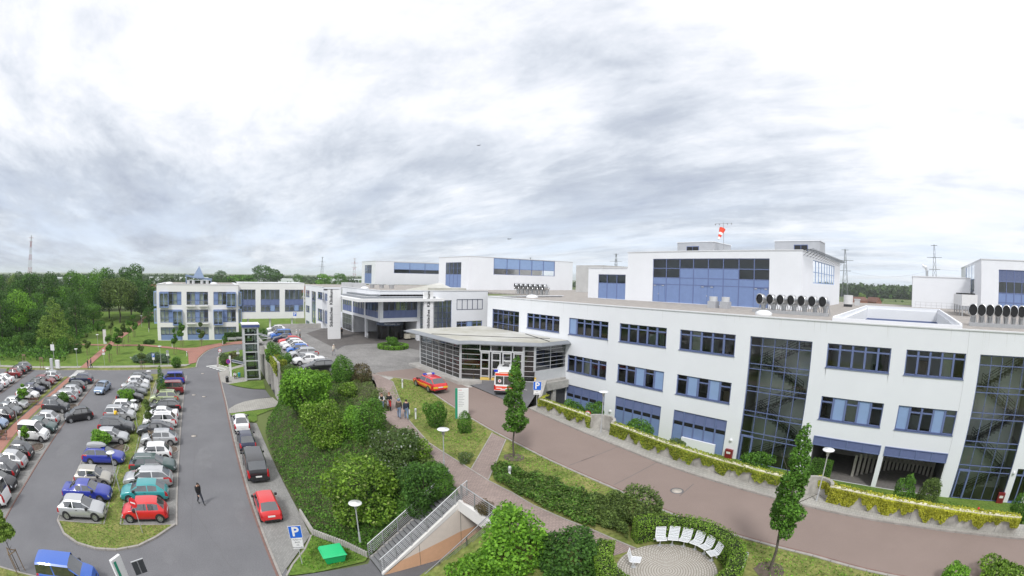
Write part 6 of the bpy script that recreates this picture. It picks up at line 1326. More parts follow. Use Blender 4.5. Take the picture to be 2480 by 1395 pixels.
# ---- plants behind the ivy walls
GZ=1.2
for i,(c,b,l) in enumerate([('mid',(-32.49,34.36,1.20,3.00,2.45),'dark shrubbery behind the short ivy wall, left half'),('mid',(-30.04,35.05,1.20,2.56,2.67),'dark shrubbery behind the short ivy wall, right half'),('mid',(-23.31,33.91,1.00,3.20,3.08),'leafy shrub in front of the middle garage doors'),('olive',(-19.44,34.51,1.00,2.12,1.57),'small shrub in front of the third garage door'),('mid',(-11.03,33.79,0.90,3.06,2.58),'leafy shrub before the left glazed stairwell'),('mid',(2.38,33.41,0.90,2.22,2.95),'left of two upright shrubs before the dark passage'),('olive',(4.65,33.68,0.90,2.46,3.06),'right of two upright shrubs before the dark passage'),('mid',(14.00,33.20,1.00,2.48,2.60),'shrub at the right picture edge beside the red box')]): shrub(c,b,l,'shrubs in the garden below the clinic',n=4200,leaf=.05,seed=90+i)
x,y=(-6.73,37.43); hedge('clipped_hedge',[(x,y),(x+1.9,y)],.9,1.7,.4,'mid',2600,.1,'clipped box hedge at the left side of the dark passage')
low_strip('ground_cover',[(-36,28.3),(-7,26.6),(11,25.6),(14,25.5),(14,34),(6.5,36.5),(-7,36.5),(-8,34),(-36,34)],15000,.15,.32,['mid','cover'],'low green ground cover in the garden below the clinic',z=lambda x,y:1.7-.12*(y-26.4),seed=12)
# ---- ivy hanging over the walls
def ivy(pts,n,label,col,seed,h=.95,drop=lambda f:.6):
    rs=np.random.RandomState(seed); V=[Vector(p) for p in pts]; Ls=[(b-a).length for a,b in zip(V[:-1],V[1:])]; T=sum(Ls); P=[];Nn=[]
    while len(P)<n:
        s=rs.random()*T; f=s/T; i=0
        while s>Ls[i] and i<len(Ls)-1: s-=Ls[i]; i+=1
        p=V[i].lerp(V[i+1],s/Ls[i]); d=(V[i+1]-V[i]).normalized(); q=Vector((d.y,-d.x))
        dr=max(.16,drop(f)*(.72+.30*math.sin(f*T*1.9)+.28*math.sin(f*T*4.7+1)+.12*math.sin(f*T*11)))
        if dr<=.03: continue
        z=4.0+h-rs.random()**1.3*dr*h*1.1
        back=rs.random()<.22
        if back: P.append((p.x-q.x*rs.uniform(0,.5),p.y-q.y*rs.uniform(0,.5),4.0+h+rs.uniform(-.02,.12))); Nn.append((0,0,1))
        else: P.append((p.x+q.x*rs.uniform(.02,.13),p.y+q.y*rs.uniform(.02,.13),z)); Nn.append((q.x,q.y,.2))
    o=ob('ivy',leaves_mesh('ivy',np.array(P),np.array(Nn),.135,GREEN[col],rs,.8,.4)); tag(o,label,'ivy','ivy on the garden walls'); return o
ivy(IW[0],5200,'yellow green ivy on the short wall nearest the ambulance hall','ivy',1,drop=lambda f:.5+.55*f)
ivy(IW[1],15000,'yellow green ivy along the middle garden wall','ivy',2,drop=lambda f:1.1-.6*f)
ivy(IW[2],14000,'bright yellow ivy along the right garden wall','ivyy',3,drop=lambda f:1.1-.65*f)
ivy([(IW[2][0][0]-1.2,IW[2][0][1]+.9),(IW[2][0][0]-.3,IW[2][0][1]+.6),IW[2][0]],1500,'clump of yellow ivy over the niche of the right lamp','ivyy',4,drop=lambda f:.5)
ivy([(-31.7,29.6),(-31.0,28.1),IW[0][0]],700,'yellow ivy climbing the sloping ramp wall','ivyy',5,h=.9,drop=lambda f:.9)
# hedge and ivy on the retaining wall end
rs=np.random.RandomState(8); n=5200; X_=rs.uniform(-67,-56.3,n); P=np.stack([X_,8.12-np.abs(rs.normal(0,.12,n)),5.3-rs.random(n)**1.2*(.3+1.5*np.clip((X_+67)/10.7,0,1))],1)
tag(ob('ivy',leaves_mesh('ivy',P,np.tile([0,-1,.2],(n,1)),.2,GREEN['ivy'],rs,.8,.4)),'light green ivy hanging down the end of the retaining wall','ivy','ivy on the garden walls')
hedge('plaza_hedge',[(-66.5,8.85),(-62,8.95),(-56.8,9.1)],.9,1.0,4.4,'ivy',5000,.16,'rough light green hedge on top of the retaining wall')
for i,(c,b,l) in enumerate([('mid',(-62.53,8.66,4.30,2.86,3.11),'tall dark shrub on top of the retaining wall beside the plaza cars'),('mid',(-58.51,9.45,4.30,2.34,2.13),'mid green shrub on top of the wall in front of the white saloon'),('mid',(-82.29,9.40,4.30,2.23,2.53),'dark shrub behind the lift tower'),('flower',(-56.00,9.67,4.20,2.35,1.00),'low pale flowering shrub at the plaza edge before the white saloon')]): shrub(c,b,l,'shrubs along the plaza edge',n=3400,leaf=.06,seed=110+i)
# roundabout bed
rc=(-68.00,29.38)
RR=[(rc[0]+2.25*math.cos(R(d)),rc[1]+2.25*math.sin(R(d))) for d in range(0,361,20)]
hedge('round_hedge',RR,.7,.6,zU(rc[0]),'bright',6500,.12,'clipped green ring hedge round the flower bed before the main entrance')
low_strip('flower_bed',[(rc[0]+1.9*math.cos(R(d)),rc[1]+1.9*math.sin(R(d))) for d in range(0,360,30)],3200,.17,.8,['flower'],'red and white flowers inside the ring hedge',z=4.4,seed=13)
shrub('mid',(rc[0],rc[1],4.4,2.3,2.2),'dark round shrub in the middle of the ring hedge',None,n=3000,leaf=.07,seed=131)
# ---- lift lawn, cross road, lawns
for i,(c,b,l) in enumerate([('grey',(-84.33,1.90,0.00,2.65,2.35),'grey green shrub left of the zebra crossing by the drive'),('brown',(-86.52,3.85,0.00,2.20,2.26),'reddish shrub in the bed left of the lift'),('grey',(-83.93,4.69,0.00,2.71,1.67),'grey green shrub in the bed beside the lift'),('mid',(-81.65,-7.57,0.00,2.35,2.39),'round dark shrub at the cross road kerb'),('blue',(-87.57,-16.25,0.00,3.72,1.52),'left blue green clump in the oval lawn bed'),('blue',(-87.00,-13.00,0.00,3.54,2.27),'middle blue green clump in the oval lawn bed'),('blue',(-86.92,-10.77,0.00,2.85,1.89),'right blue green clump in the oval lawn bed'),('dark',(-110.20,-17.21,0.00,2.93,1.19),'low dark shrub on the lawn left of the house')]): shrub(c,b,l,'shrubs on the lawns by the cross road',n=2400,leaf=.07,seed=140+i)
kerb('bed_edge',[(-92.48,-19.26),(-89.16,-17.92),(-87.04,-14.80),(-86.65,-11.85),(-87.35,-9.27)],.3,.05,m_kerb,seg=1.5)
hx=[(-113.43,2.91),(-114.24,7.83)]; hedge('clipped_hedge',[hx[0],hx[1]],1.2,1.9,.0,'dark',3000,.2,'dark clipped hedge behind the two grey benches by the house')
shrub('mid',(-108.07,2.52,0.00,1.48,2.40),'narrow shrub at the left end of the bench hedge',None,n=1600,leaf=.09,seed=160)
# young staked trees in the lots and along the red walk
YT=[('young','bright',(-56.73,-30.12,0.00,2.01,2.75),1.0,'young bright tree in the row left of the red path',0),('bush','mid',(-57.25,-23.23,0.00,1.95,1.98),.5,'young bushy tree in a bed right of the red path, middle',0),('young','bright',(-42.30,-23.15,0.00,1.65,2.30),.7,'young bright tree in a bed right of the red path, near end',0),('bush','bright',(-42.85,-13.62,0.00,2.49,2.08),.3,'spreading bright young tree in a bed before the roof box car',0),('bush','bright',(-57.78,-13.17,0.00,2.23,2.56),.4,'bright young tree hiding a dark car in the left island row',0),('column','mid',(-61.48,-8.34,0.00,1.59,4.31),.9,'slim dark tree on the island grass before the red van',1),('young','olive',(-43.66,-7.74,0.00,1.50,4.65),2.6,'thin staked young tree on the island before the silver hatchback',1),('bush','bright',(-73.28,-41.22,0.00,1.88,1.39),.2,'small bright bush between cars in the far left row',0),('young','larch',(-21.58,-16.54,0.00,2.11,4.02),2.4,'loose young tree at the left edge of the picture, bottom',1)]
for i,(k,c,b,cb,l,s) in enumerate(YT): tree(k,c,b[0],b[1],b[2],b[3]*(1.25 if k=='young' else 1.1),b[4],cb,l,'young trees in the car park',n=2600,leaf=.075,seed=170+i,stake=bool(s),tr=.045)
LT=[(850,1180,1000,'first'),(1065,1250,985,''),(1140,1185,925,''),(1190,1110,885,''),(1290,1010,805,''),(1245,1070,840,''),(1075,1000,830,''),(945,1010,865,''),(1000,990,870,''),(1370,1330,1080,''),(1690,1180,930,''),(1755,1110,880,''),(1945,1105,880,'')]
LB=[(-94.46,-30.01,0.00,1.81,4.27),(-86.98,-22.56,0.00,1.74,5.26),(-95.41,-22.62,0.00,2.13,5.43),(-105.53,-23.43,0.00,2.34,5.20),(-121.81,-23.47,0.00,2.19,5.59),(-111.85,-23.12,0.00,2.03,5.62),(-124.65,-31.28,0.00,1.81,4.52),(-117.64,-33.80,0.00,2.21,4.40),(-121.53,-33.02,0.00,1.78,3.89),(-80.41,-14.34,0.00,1.45,4.46),(-95.18,-9.01,0.00,1.42,5.36),(-105.20,-8.00,0.00,2.08,5.35),(-105.89,-3.21,0.00,1.82,5.26)]
LN=['nearest on the left lawn of the red walk','standing right of the red walk before the crossing paths','standing at the left edge of the red walk crossing','on the left of the red walk behind the crossing','far up on the right of the red walk','far up on the left of the red walk','behind the white sign board, left','beside the lamp left of the white sign board','behind the white sign board, right','before the oval bed by the cross road','thin and sparse before the first house bay','before the gap between first and second house bay','before the middle house bay']
for i,(b,l) in enumerate(zip(LB,LN)): tree('young','mid' if i%3 else 'olive',b[0],b[1],b[2],b[3]*1.5,b[4],b[4]*.36,'small staked tree '+l,'small staked trees on the lawns',n=1500,leaf=.11,seed=200+i%4,stake=True,tr=.05)
# ---- wood on the left
FT=[('larch','larch',(-100.85,-41.39,0.00,11.48,10.66),.4,'pale green larch like tree in front of the left wood',8000,.030),('weep','dark',(-118.47,-40.98,0.00,9.16,11.36),.6,'dark drooping tree right of the larch like tree',7000,.034),('round','bright',(-120.33,-62.36,0.00,14.28,13.08),1.2,'big dark maple at the left picture edge',8000,.034),('round','bright',(-163.02,-64.63,0.00,10.55,12.05),3,'bright green maple behind the larch like tree',5000,.042),('round','mid',(-155.41,-51.89,0.00,13.86,17.14),4,'very tall broad tree behind the dark drooping tree',7000,.036),('round','bright',(-179.71,-50.08,0.00,8.75,18.91),5,'tall narrow tree right of the tallest broad tree',4500,.045),('round','dark',(-198.60,-38.85,0.00,13.73,19.94),6,'tallest dark tree behind the willow',6000,.04),('willow','olive',(-156.45,-35.54,0.00,17.67,15.31),4.5,'wide olive willow with a forked trunk by the far car park',9000,.028),('round','mid',(-136.10,-40.37,0.00,7.04,7.32),2.5,'small round tree before the willow',4000,.05),('round','dark',(-156.71,-24.31,0.00,6.74,12.82),2,'dark tree directly left of the white west house',4500,.05),('round','dark',(-175.23,-88.95,0.00,7.53,17.12),4,'dark pointed crown below the red mast',4000,.05),('round','dark',(-176.24,-82.28,0.00,6.38,16.39),4,'dark crown right below the red mast',4000,.05),('round','grey',(-177.27,-74.75,0.00,9.19,16.28),4,'grey green crown in the middle of the wood',4500,.045),('round','larch',(-174.35,-94.33,0.00,6.09,15.79),4,'pale crown left of the red mast',3500,.05),('round','mid',(-173.38,-99.82,0.00,5.31,15.30),4,'crown at the far left picture edge',3500,.05),('round','mid',(-135.45,-62.41,0.00,7.71,10.85),2,'mid green crown between maple and larch like tree',4500,.045),('round','dark',(-138.31,-21.33,0.00,4.05,6.44),1.5,'small dark tree by the end of the red walk',2500,.06),('round','mid',(-140.78,-44.53,0.00,5.41,9.99),2,'crown between drooping tree and willow',3500,.05)]
for i,(k,c,b,cb,l,n,lf) in enumerate(FT): tree(k,c,*b[:4],b[4],cb,l,'trees of the left wood',n=n,leaf=lf,seed=230+i,tr=.3)
fs_=[(-96.89,-55.52,0.00,4.17,3.30),(-97.13,-51.64,0.00,4.07,4.04),(-97.73,-47.86,0.00,4.36,4.72),(-97.20,-33.76,0.00,2.77,2.83),(-96.23,-42.91,0.00,4.72,3.62),(-96.86,-37.55,0.00,4.24,3.64),(-96.99,-49.73,0.00,2.48,2.73)]
for i,b in enumerate(fs_): shrub(['mid','mid','dark','dark','mid','mid','larch'][i],b,['leftmost dark shrub in front of the wood','second dark shrub from the left in front of the wood','third dark shrub in front of the wood, under the maple','dark shrub at the right end of the wood edge','shrub under the left side of the larch like tree','shrub under the right side of the larch like tree','narrow yellowish shrub in front of the wood'][i],'shrubs along the wood edge',n=3200,leaf=.055,seed=260+i)
low_strip('ground_cover',[(-86,-33),(-84.5,-60),(-96,-75),(-150,-80),(-150,-40),(-104,-37)],22000,.6,2.2,['mid','dark'],'low undergrowth along the edge of the wood',z=0,seed=14)
# deeper wood and the trees behind the clinic (crowns one can still tell apart)
rnd=random.Random(5); k=0
def at_az(az,d): return (d*math.sin(R(az-51.63)),d*math.cos(R(az-51.63)))
DW=[]
for az in [-78,-75,-72.5,-70.3,-68,-66,-64,-62,-60,-58,-56,-54.3,-52.6,-51,-49.5,-48.2]:
    d=rnd.uniform(165,215); DW.append((az,d,rnd.uniform(14,17.5),rnd.uniform(13,17)))
for az in [-77,-74,-71,-68.5,-66.3,-64.2,-62.3,-60.3]:
    d=rnd.uniform(118,145); DW.append((az,d,rnd.uniform(9,13),rnd.uniform(9,12)))
for i,(az,d,h,wd) in enumerate(DW):
    x,y=at_az(az,d); tree('round','dark',x,y,0,wd,h,.8,'tree in the depth of the left wood, mostly hidden by others','hidden trees of the left wood',n=4500,leaf=.045,seed=280+i%4,tr=.3)
BT=[((-479.21,58.22,0.00,35.98,26.25),'round','dark','big dark tree behind the link wing'),((-475.87,31.58,0.00,35.28,14.51),'round','mid','broad mid green tree behind the link wing, left'),((-473.06,9.65,0.00,17.06,21.24),'round','dark','dark tree behind the roof of the west house, right'),((-487.44,126.87,0.00,19.93,17.40),'round','bright','light green tree behind the plaza roofs'),((-489.70,146.48,0.00,16.60,20.23),'round','mid','round tree left of the farthest rooftop block'),((-483.75,95.59,0.00,12.71,16.92),'round','mid','small tree behind the link roof, right of the big dark one')]
for i,(b,kd,c,l) in enumerate(BT):
    x,y,z,wd,h=b; f=170/math.hypot(x,y) if math.hypot(x,y)<170 else 1; tree(kd,c,x*f,y*f,0,wd*f,max(6,16.2+(h-16.2)*f),2,l,'trees behind the clinic roofs',n=4000,leaf=.045,seed=300+i,tr=.3)
# far woods that read as one mass
def farwood(name,segs,n,size,col,label,seed):
    rs=np.random.RandomState(seed); P=[]
    for az0,az1,d0,d1,h,nn in segs:
        az=rs.uniform(az0,az1,nn); d=rs.uniform(d0,d1,nn); kk=12
        hh=h*(.72+.28*np.sin(az*9.7+d*.05)*np.cos(az*23.1))*rs.uniform(.75,1.1,nn)
        for a,dd,q in zip(az,d,hh):
            x,y=at_az(a,dd); r=q*.42
            u=rs.normal(size=(kk,3)); u/=np.linalg.norm(u,axis=1,keepdims=True); P.append(np.array([x,y,q*.6])+u*np.array([r,r,q*.42]))
    P=np.concatenate(P); o=ob(name,leaves_mesh(name,P,np.tile([0,0,.6],(len(P),1)),size,GREEN[col],rs,.8,.7)); tag(o,label,'wood',kind='stuff'); return o
farwood('far_wood',[(36,62,900,1000,25,2600),(62,80,900,1000,24,900)],0,8,'far','wooded edge beyond the field on the right horizon',21)
farwood('far_wood',[(-48,-12,700,1500,11,1500),(-80,-40,500,1400,12,900),(-12,20,900,1600,12,500)],0,6,'far','distant belt of trees along the left and middle horizon',22)
farwood('far_wood',[(-40,-12,260,520,9,260),(-14,-6,230,420,9,140)],0,3.2,'olive','scattered garden trees among the far houses',23)
for i,(px_,h,wd) in enumerate([(-100.91,889.03,9.00,0.00),(-65.12,916.92,7.00,0.00),(-35.57,820.50,7.50,0.00),(-8.42,654.05,3.00,0.00),(-19.46,664.50,3.00,0.00),(-38.17,605.41,5.00,0.00)]and [(0,0,0)]*0): pass
FTR=[(-79.52,709.75),(-62.87,885.54),(-37.58,865.92),(-9.23,652.76),(-19.93,663.70),(-38.79,614.98)]
for i,((x,y),h,wd,l) in enumerate(zip(FTR,(11,7,8,3.2,3.2,6),(13,6,7,4.5,3.5,4.5),('yellow green broad tree beyond the roof tank','left tree at the back of the field','second tree at the back of the field','low round bush out in the field','small bush left of the low one in the field','tree near the brick gable'))): tree('round','larch' if i==0 else 'mid',x,y,0,wd,h,.6,l,'trees in the far field',n=1800,leaf=.07,seed=320+i,tr=.2)

# tufts and ragged edges in the near lawns
low_strip('grass_tufts',[(-28.1,-14.6),(-26.6,-13.7),(-25.7,-12.4),(-25.15,-10.8),(-25.1,-9.2),(-25.6,-7.7),(-26.6,-6.4),(-28.0,-5.1),(-28.2,-9),(-60,-10.2),(-60,-11.4),(-28.2,-11)],5200,.10,.10,['bright','larch'],'low tufts of grass on the rounded island end of the car park',z=.08,seed=31)
low_strip('grass_tufts',[(-25.1,4.5),(-23.2,6.0),(-21.5,6.8),(-21.25,3.5),(-22.3,2.6),(-23.6,3.7)],1500,.10,.12,['bright','mid'],'low tufts of grass around the green grit box',z=.05,seed=32)
low_strip('grass_tufts',[(-46.5,20.5),(-42,17.6),(-33.4,16.6),(-28.2,15.4),(-23.6,15.3),(-28.2,20.3),(-35.6,21.2),(-45.5,21.8)],5000,.11,.10,['larch','bright'],'low tufts of grass on the lawn between path and upper road',z=lambda x,y:zU(x),seed=33)
low_strip('grass_tufts',[(-25.4,20.3),(-20.6,15.9),(-14,18.2),(-11,18.8),(-8.6,18.7),(-4,17.4),(-3.4,13),(4,9),(8,14),(2,19.3),(-8.7,19.5),(-20,20.1)],8000,.11,.10,['larch','bright'],'low tufts of grass along the kerb of the red brown road',z=3.89,seed=34)

# ================================================================ people
m_skin=mat('skin',(.52,.32,.23),.6,var=0); m_shoe=mat('shoe_black',(.02,.02,.02),.5,var=0)
def cloth(n,c): return mat('cloth_'+n,c,.85,var=.12,scale=9)
CL={'black':cloth('black',(.016,.016,.018)),'jeans':cloth('jeans',(.17,.24,.36)),'darkjeans':cloth('dark_jeans',(.04,.045,.06)),'red':cloth('red',(.55,.03,.03)),'brown':cloth('brown',(.075,.06,.045)),'navy':cloth('navy',(.022,.03,.055)),'white':cloth('white',(.68,.68,.68)),'yellow':cloth('yellow',(.75,.48,.03)),'turq':cloth('turquoise',(.05,.42,.50)),'grey':cloth('grey',(.25,.25,.26)),'cream':cloth('cream',(.62,.56,.47))}
m_hair={'dark':mat('hair_dark',(.025,.018,.014),.6,var=.2),'brown':mat('hair_brown',(.10,.055,.03),.6,var=.2),'white':mat('hair_white',(.6,.58,.55),.7,var=.1),'red':mat('hair_red',(.22,.06,.03),.6,var=.2),'blond':mat('hair_blond',(.42,.29,.14),.6,var=.2)}
def person(x,y,z,rz,label,top,legs,hair,h=1.74,pose='stand',sleeve=None,hood=None,bag=None,step=.0,group=None,longhair=False,boots=None):
    """continuous skinned body; local frame: faces +x"""
    t=empty('person',(x,y,z),label,'person',group,rz); s=h/1.74
    J={};E_=[]
    def j(n,p,r): J[n]=(Vector(p)*s,r*s)
    st=step
    if pose=='crouch':
        j('pel',(-.12,0,.42),.15);j('chest',(.08,0,.72),.15);j('neck',(.2,0,.92),.055);j('head',(.27,0,1.05),.095);j('top',(.29,0,1.14),.08)
        for q,sg in (('l',1),('r',-1)):
            j('hip'+q,(-.1,.1*sg,.40),.1);j('kn'+q,(.28,.14*sg,.46),.07);j('an'+q,(.0,.12*sg,.08),.05);j('toe'+q,(.18,.13*sg,.04),.045)
            j('sh'+q,(.1,.19*sg,.82),.065);j('el'+q,(.28,.22*sg,.60),.045);j('wr'+q,(.45,.12*sg,.52),.035)
    else:
        b=.35 if pose=='bend' else .0; hb=.12 if pose=='down' else 0
        j('pel',(0,0,.95),.135);j('waist',(b*.3,0,1.10),.125);j('chest',(b*.9,0,1.32-b*.12),.15);j('neck',(b*1.25+hb*.3,0,1.50-b*.25),.055);j('head',(b*1.45+.02+hb,0,1.61-b*.3-hb*.15),.092);j('top',(b*1.5+.01+hb*1.2,0,1.70-b*.32-hb*.2),.078)
        for q,sg in (('l',1),('r',-1)):
            f=st*sg
            j('hip'+q,(0,.095*sg,.90),.095);j('kn'+q,(f*.5+.03,.10*sg,.50),.068);j('an'+q,(f*1.0-.02-(.08 if f<0 else 0),.10*sg,.09+(.06 if f<-.1 else 0)),.046);j('toe'+q,(f*1.0+.15,.11*sg,.045),.042)
            a=-f*.8; j('sh'+q,(b*.95,.195*sg,1.42-b*.15),.064)
            if pose=='hold': j('el'+q,(.05,.24*sg,1.14),.047);j('wr'+q,(.24,.13*sg,1.12),.034)
            else: j('el'+q,(b*1.0+a*.4-.02,.235*sg,1.13-b*.25),.047);j('wr'+q,(b*1.2+a*.9+.06,.22*sg,.88-b*.2),.034)
    ch=[('pel','waist') if 'waist' in J else ('pel','chest')]+([('waist','chest')] if 'waist' in J else [])+[('chest','neck'),('neck','head'),('head','top')]
    for q in 'lr': ch+=[('pel','hip'+q),('hip'+q,'kn'+q),('kn'+q,'an'+q),('an'+q,'toe'+q),('chest','sh'+q),('sh'+q,'el'+q),('el'+q,'wr'+q)]
    # fingers: five short chains from the palm
    for q,sg in (('l',1),('r',-1)):
        w0=J['wr'+q][0]; d=(w0-J['el'+q][0]).normalized(); sd=Vector((1,0,0)); sd=(sd-d*sd.dot(d)).normalized()
        J['palm'+q]=(w0+d*.08*s,.033*s); ch.append(('wr'+q,'palm'+q))
        for k,(o_,l) in enumerate(((-.028,.062),(-.01,.075),(.01,.078),(.028,.07))):
            J[f'f{k}{q}']=(w0+d*(.09*s+l*s)+sd*o_*s+Vector((0,-sg*.02*s,0)),.0085*s); ch.append(('palm'+q,f'f{k}{q}'))
        J['th'+q]=(w0+d*.085*s+sd*.06*s,.010*s); ch.append(('palm'+q,'th'+q))
    names=list(J); me=bpy.data.meshes.new('b'); me.from_pydata([J[n][0] for n in names],[(names.index(a),names.index(b)) for a,b in ch],[]); o=bpy.data.objects.new('b',me); COL.objects.link(o)
    md=o.modifiers.new('s','SKIN'); md.use_smooth_shade=True
    if not me.skin_vertices: 
        bm=bmesh.new(); bm.from_mesh(me); bm.verts.layers.skin.verify(); bm.to_mesh(me); bm.free()
    sv=me.skin_vertices[0].data
    for i,n in enumerate(names): r=J[n][1]*(1.0 if n[0] in 'ft' and n!='top' else 1.16); ry=r*(1.28 if n in('chest','pel','waist') else 1); sv[i].radius=(r,ry) ; sv[i].use_root=(n=='pel')
    sb=o.modifiers.new('d','SUBSURF'); sb.levels=1; sb.render_levels=1
    dg=bpy.context.evaluated_depsgraph_get(); m2=bpy.data.meshes.new_from_object(o.evaluated_get(dg)); bpy.data.objects.remove(o)
    mats=[m_skin,CL[top],CL[legs],CL[boots] if boots else m_shoe,CL[sleeve or top]]; m2.materials.clear()
    for m in mats: m2.materials.append(m)
    seg=[(J[a][0],J[b][0],a,b) for a,b in ch]
    for p in m2.polygons:
        c=p.center; best=None
        for a,b,na,nb in seg:
            d=b-a; tt=max(0,min(1,(c-a).dot(d)/max(1e-6,d.length_squared))); e=(c-a-d*tt).length
            if best is None or e<best[0]: best=(e,na,nb,tt)
        na,nb,tt=best[1:]
        k=1
        if na in('neck','head') or nb in('neck',) and tt>.7: k=0
        elif na[:2] in('wr','pa') : k=0
        elif na[:2] in('sh','el') : k=4
        elif na[:3] in('hip',) or na[:2]=='kn' : k=2
        elif na[:2]=='an': k=3
        elif na=='pel' and nb.startswith('hip'): k=2
        if boots and na[:2]=='kn' and tt>.2: k=3
        p.material_index=k; p.use_smooth=True
    m2.name='body'; bo=ob('body',m2,t)
    hd=J['head'][0]; fwd=Vector((1,0,0))
    mb=MB(); 
    if hood: mb.sphere(hd+Vector((-.03*s,0,.02*s)),.135*s,10,0,(1,1,1.1)); hm=hood
    else:
        mb.sphere(hd+Vector((-.03*s,0,.045*s)),.108*s,10,0,(1,.95,1.0)); hm=m_hair[hair]
        if longhair: mb.sphere(hd+Vector((-.06*s,0,-.08*s)),.10*s,8,0,(.7,1,1.5))
    q=mb.build('hair' if not hood else 'hood',hm,None,origin=(0,0,0)); q.parent=t
    mb=MB(); 
    for sg in (1,-1): mb.sphere(hd+Vector((.082*s,.034*s*sg,.01*s)),.013*s,6)
    q=mb.build('eye',m_shoe,None,origin=(0,0,0)); q.parent=t
    mb=MB(); mb.sphere(hd+Vector((.098*s,0,-.015*s)),.018*s,6); 
    for sg in (1,-1): mb.sphere(hd+Vector((.0,.093*s*sg,0)),.025*s,6,0,(1,.4,1.3))
    q=mb.build('face_features',m_skin,None,origin=(0,0,0)); q.parent=t
    if bag:
        wv=J['wrr'][0]; b=empty('bag',(0,0,0),bag[1],'bag'); mb=MB(); pts=[(-.15,.02),(.15,.02),(.19,-.2),(.14,-.38),(-.14,-.38),(-.19,-.2)]
        mb.prism([(p[0],p[1]) for p in pts],-.06,.06); v=[(a,c,b_-.08) for a,b_,c in mb.v]; mb.v=v
        mb.tube([(-.1,0,-.06),(-.05,0,.05),(.05,0,.05),(.1,0,-.06)],.008,5)
        c=mb.build('bag_body',bag[0],None,origin=(0,0,0)); c.parent=b; b.matrix_world=Matrix.Translation((x,y,z))@Matrix.Rotation(rz,4,'Z')@Matrix.Translation(wv+Vector((.02,-.03,-.06)))
    return t
def pu(p,dz=.006): return (p[0],p[1],zU(p[0])+dz)
cam=lambda p:math.atan2(-p[1],-p[0])
x,y=(-31.09,-2.75); person(x,y,.0,R(30),'man in black walking across the grey road, looking down','black','darkjeans','dark',1.8,'down',step=.26)
p=(-36.99,14.77); person(*pu(p),cam(p),'woman in black vest with white sleeves and jeans on the brick path','black','jeans','brown',1.7,'hold',sleeve='white',step=.16,boots='black',group='people walking on the brick path')
p=(-36.87,15.44); person(*pu(p),cam(p)+.1,'woman in bright red trousers and black jacket on the brick path','black','red','red',1.72,'hold',step=.14,longhair=True,boots='black',group='people walking on the brick path',bag=(mat('bag_grey',(.3,.3,.32),.5),'grey shoulder bag of the woman in red trousers'))
p=(-34.72,15.44); person(*pu(p),cam(p)+PI-.15,'man in brown jacket with blue grey hood, seen from behind','brown','jeans','brown',1.78,step=.18,hood=cloth('hood',(.17,.21,.30)),group='people walking on the brick path')
p=(-34.24,15.92); person(*pu(p),cam(p)+PI+.05,'man in dark blue jacket carrying a white plastic bag, seen from behind','navy','jeans','dark',1.8,step=.2,group='people walking on the brick path',bag=(CL['white'],'white plastic bag hanging from the hand of the man in blue'))
person(-50.5,-13.45,.03,R(165),'person in yellow top leaning at the side of a silver people carrier','yellow','darkjeans','brown',1.68,'bend')
x,y=(-80.71,-25.90); person(x,y,.06,R(-55),'left of two people in dark clothes standing by the red walk','black','darkjeans','dark',1.7,'hold',group='two people by the zebra crossing')
x,y=(-81.11,-25.29); person(x,y,.06,R(-75),'right of two people by the red walk, with white shirt front and bag','navy','black','dark',1.84,step=.15,group='two people by the zebra crossing',bag=(CL['white'],'white bag beside the person by the red walk'))
x,y=(-71.90,3.20); person(x,y,.03,R(-20),'crouching person in white top next to the lift','white','black','dark',1.72,'crouch',group='two crouching people by the lift')
x,y=(-72.27,3.86); person(x,y,.03,R(160),'crouching person in turquoise top next to the lift','turq','turq','blond',1.6,'crouch',group='two crouching people by the lift')
p=(-64.23,18.07); person(*pu(p),R(200),'white haired person in pale top crossing the plaza','cream','grey','white',1.7,step=.2,group='people on the plaza')
p=(-82.48,15.94); person(*pu(p),R(70),'white haired person in white shirt behind the sky blue van on the plaza','white','black','white',1.75,group='people on the plaza')
p=(-82.35,16.57); person(*pu(p),R(100),'person in dark clothes behind the sky blue van on the plaza','grey','black','white',1.75,group='people on the plaza')
p=(-83.98,25.32); person(*pu(p),R(-20),'person in dark coat standing at the right side of the front sign pylon','black','black','dark',1.78,group='people on the plaza')
# the man's bag is a thing of its own and hangs from his hand
# ================================================================ street furniture
m_lampw=mat('lamp_white_enamel',(.76,.77,.78),.35,var=0); m_pole=mat('lamp_pole_grey',(.55,.56,.57),.4,.4,var=.05)
LP=None
def lamp(x,y,z,h,label,group='street lamps',face=None):
    global LP
    t=empty('street_lamp',(x,y,z),label,'street lamp',group)
    mb=MB(); mb.cyl((0,0,0),(0,0,.7),.07,.06,10); mb.cyl((0,0,.7),(0,0,h-.35),.042,.036,10); o=mb.build('pole',m_pole,None,origin=(0,0,0)); o.parent=t
    mb=MB(); mb.lathe([(.05,h-.42),(.09,h-.38),(.09,h-.22),(.13,h-.2),(.12,h-.06)],n=14); o=mb.build('lamp_head',m_pole,None,origin=(0,0,0)); o.parent=t
    mb=MB(); mb.lathe([(.001,h-.06),(.36,h-.05),(.40,h-.02),(.37,h+.01),(.14,h+.02),(.13,h+.05),(.001,h+.06)],n=22); o=mb.build('lamp_shade',m_lampw,None,origin=(0,0,0)); o.parent=t
    return t
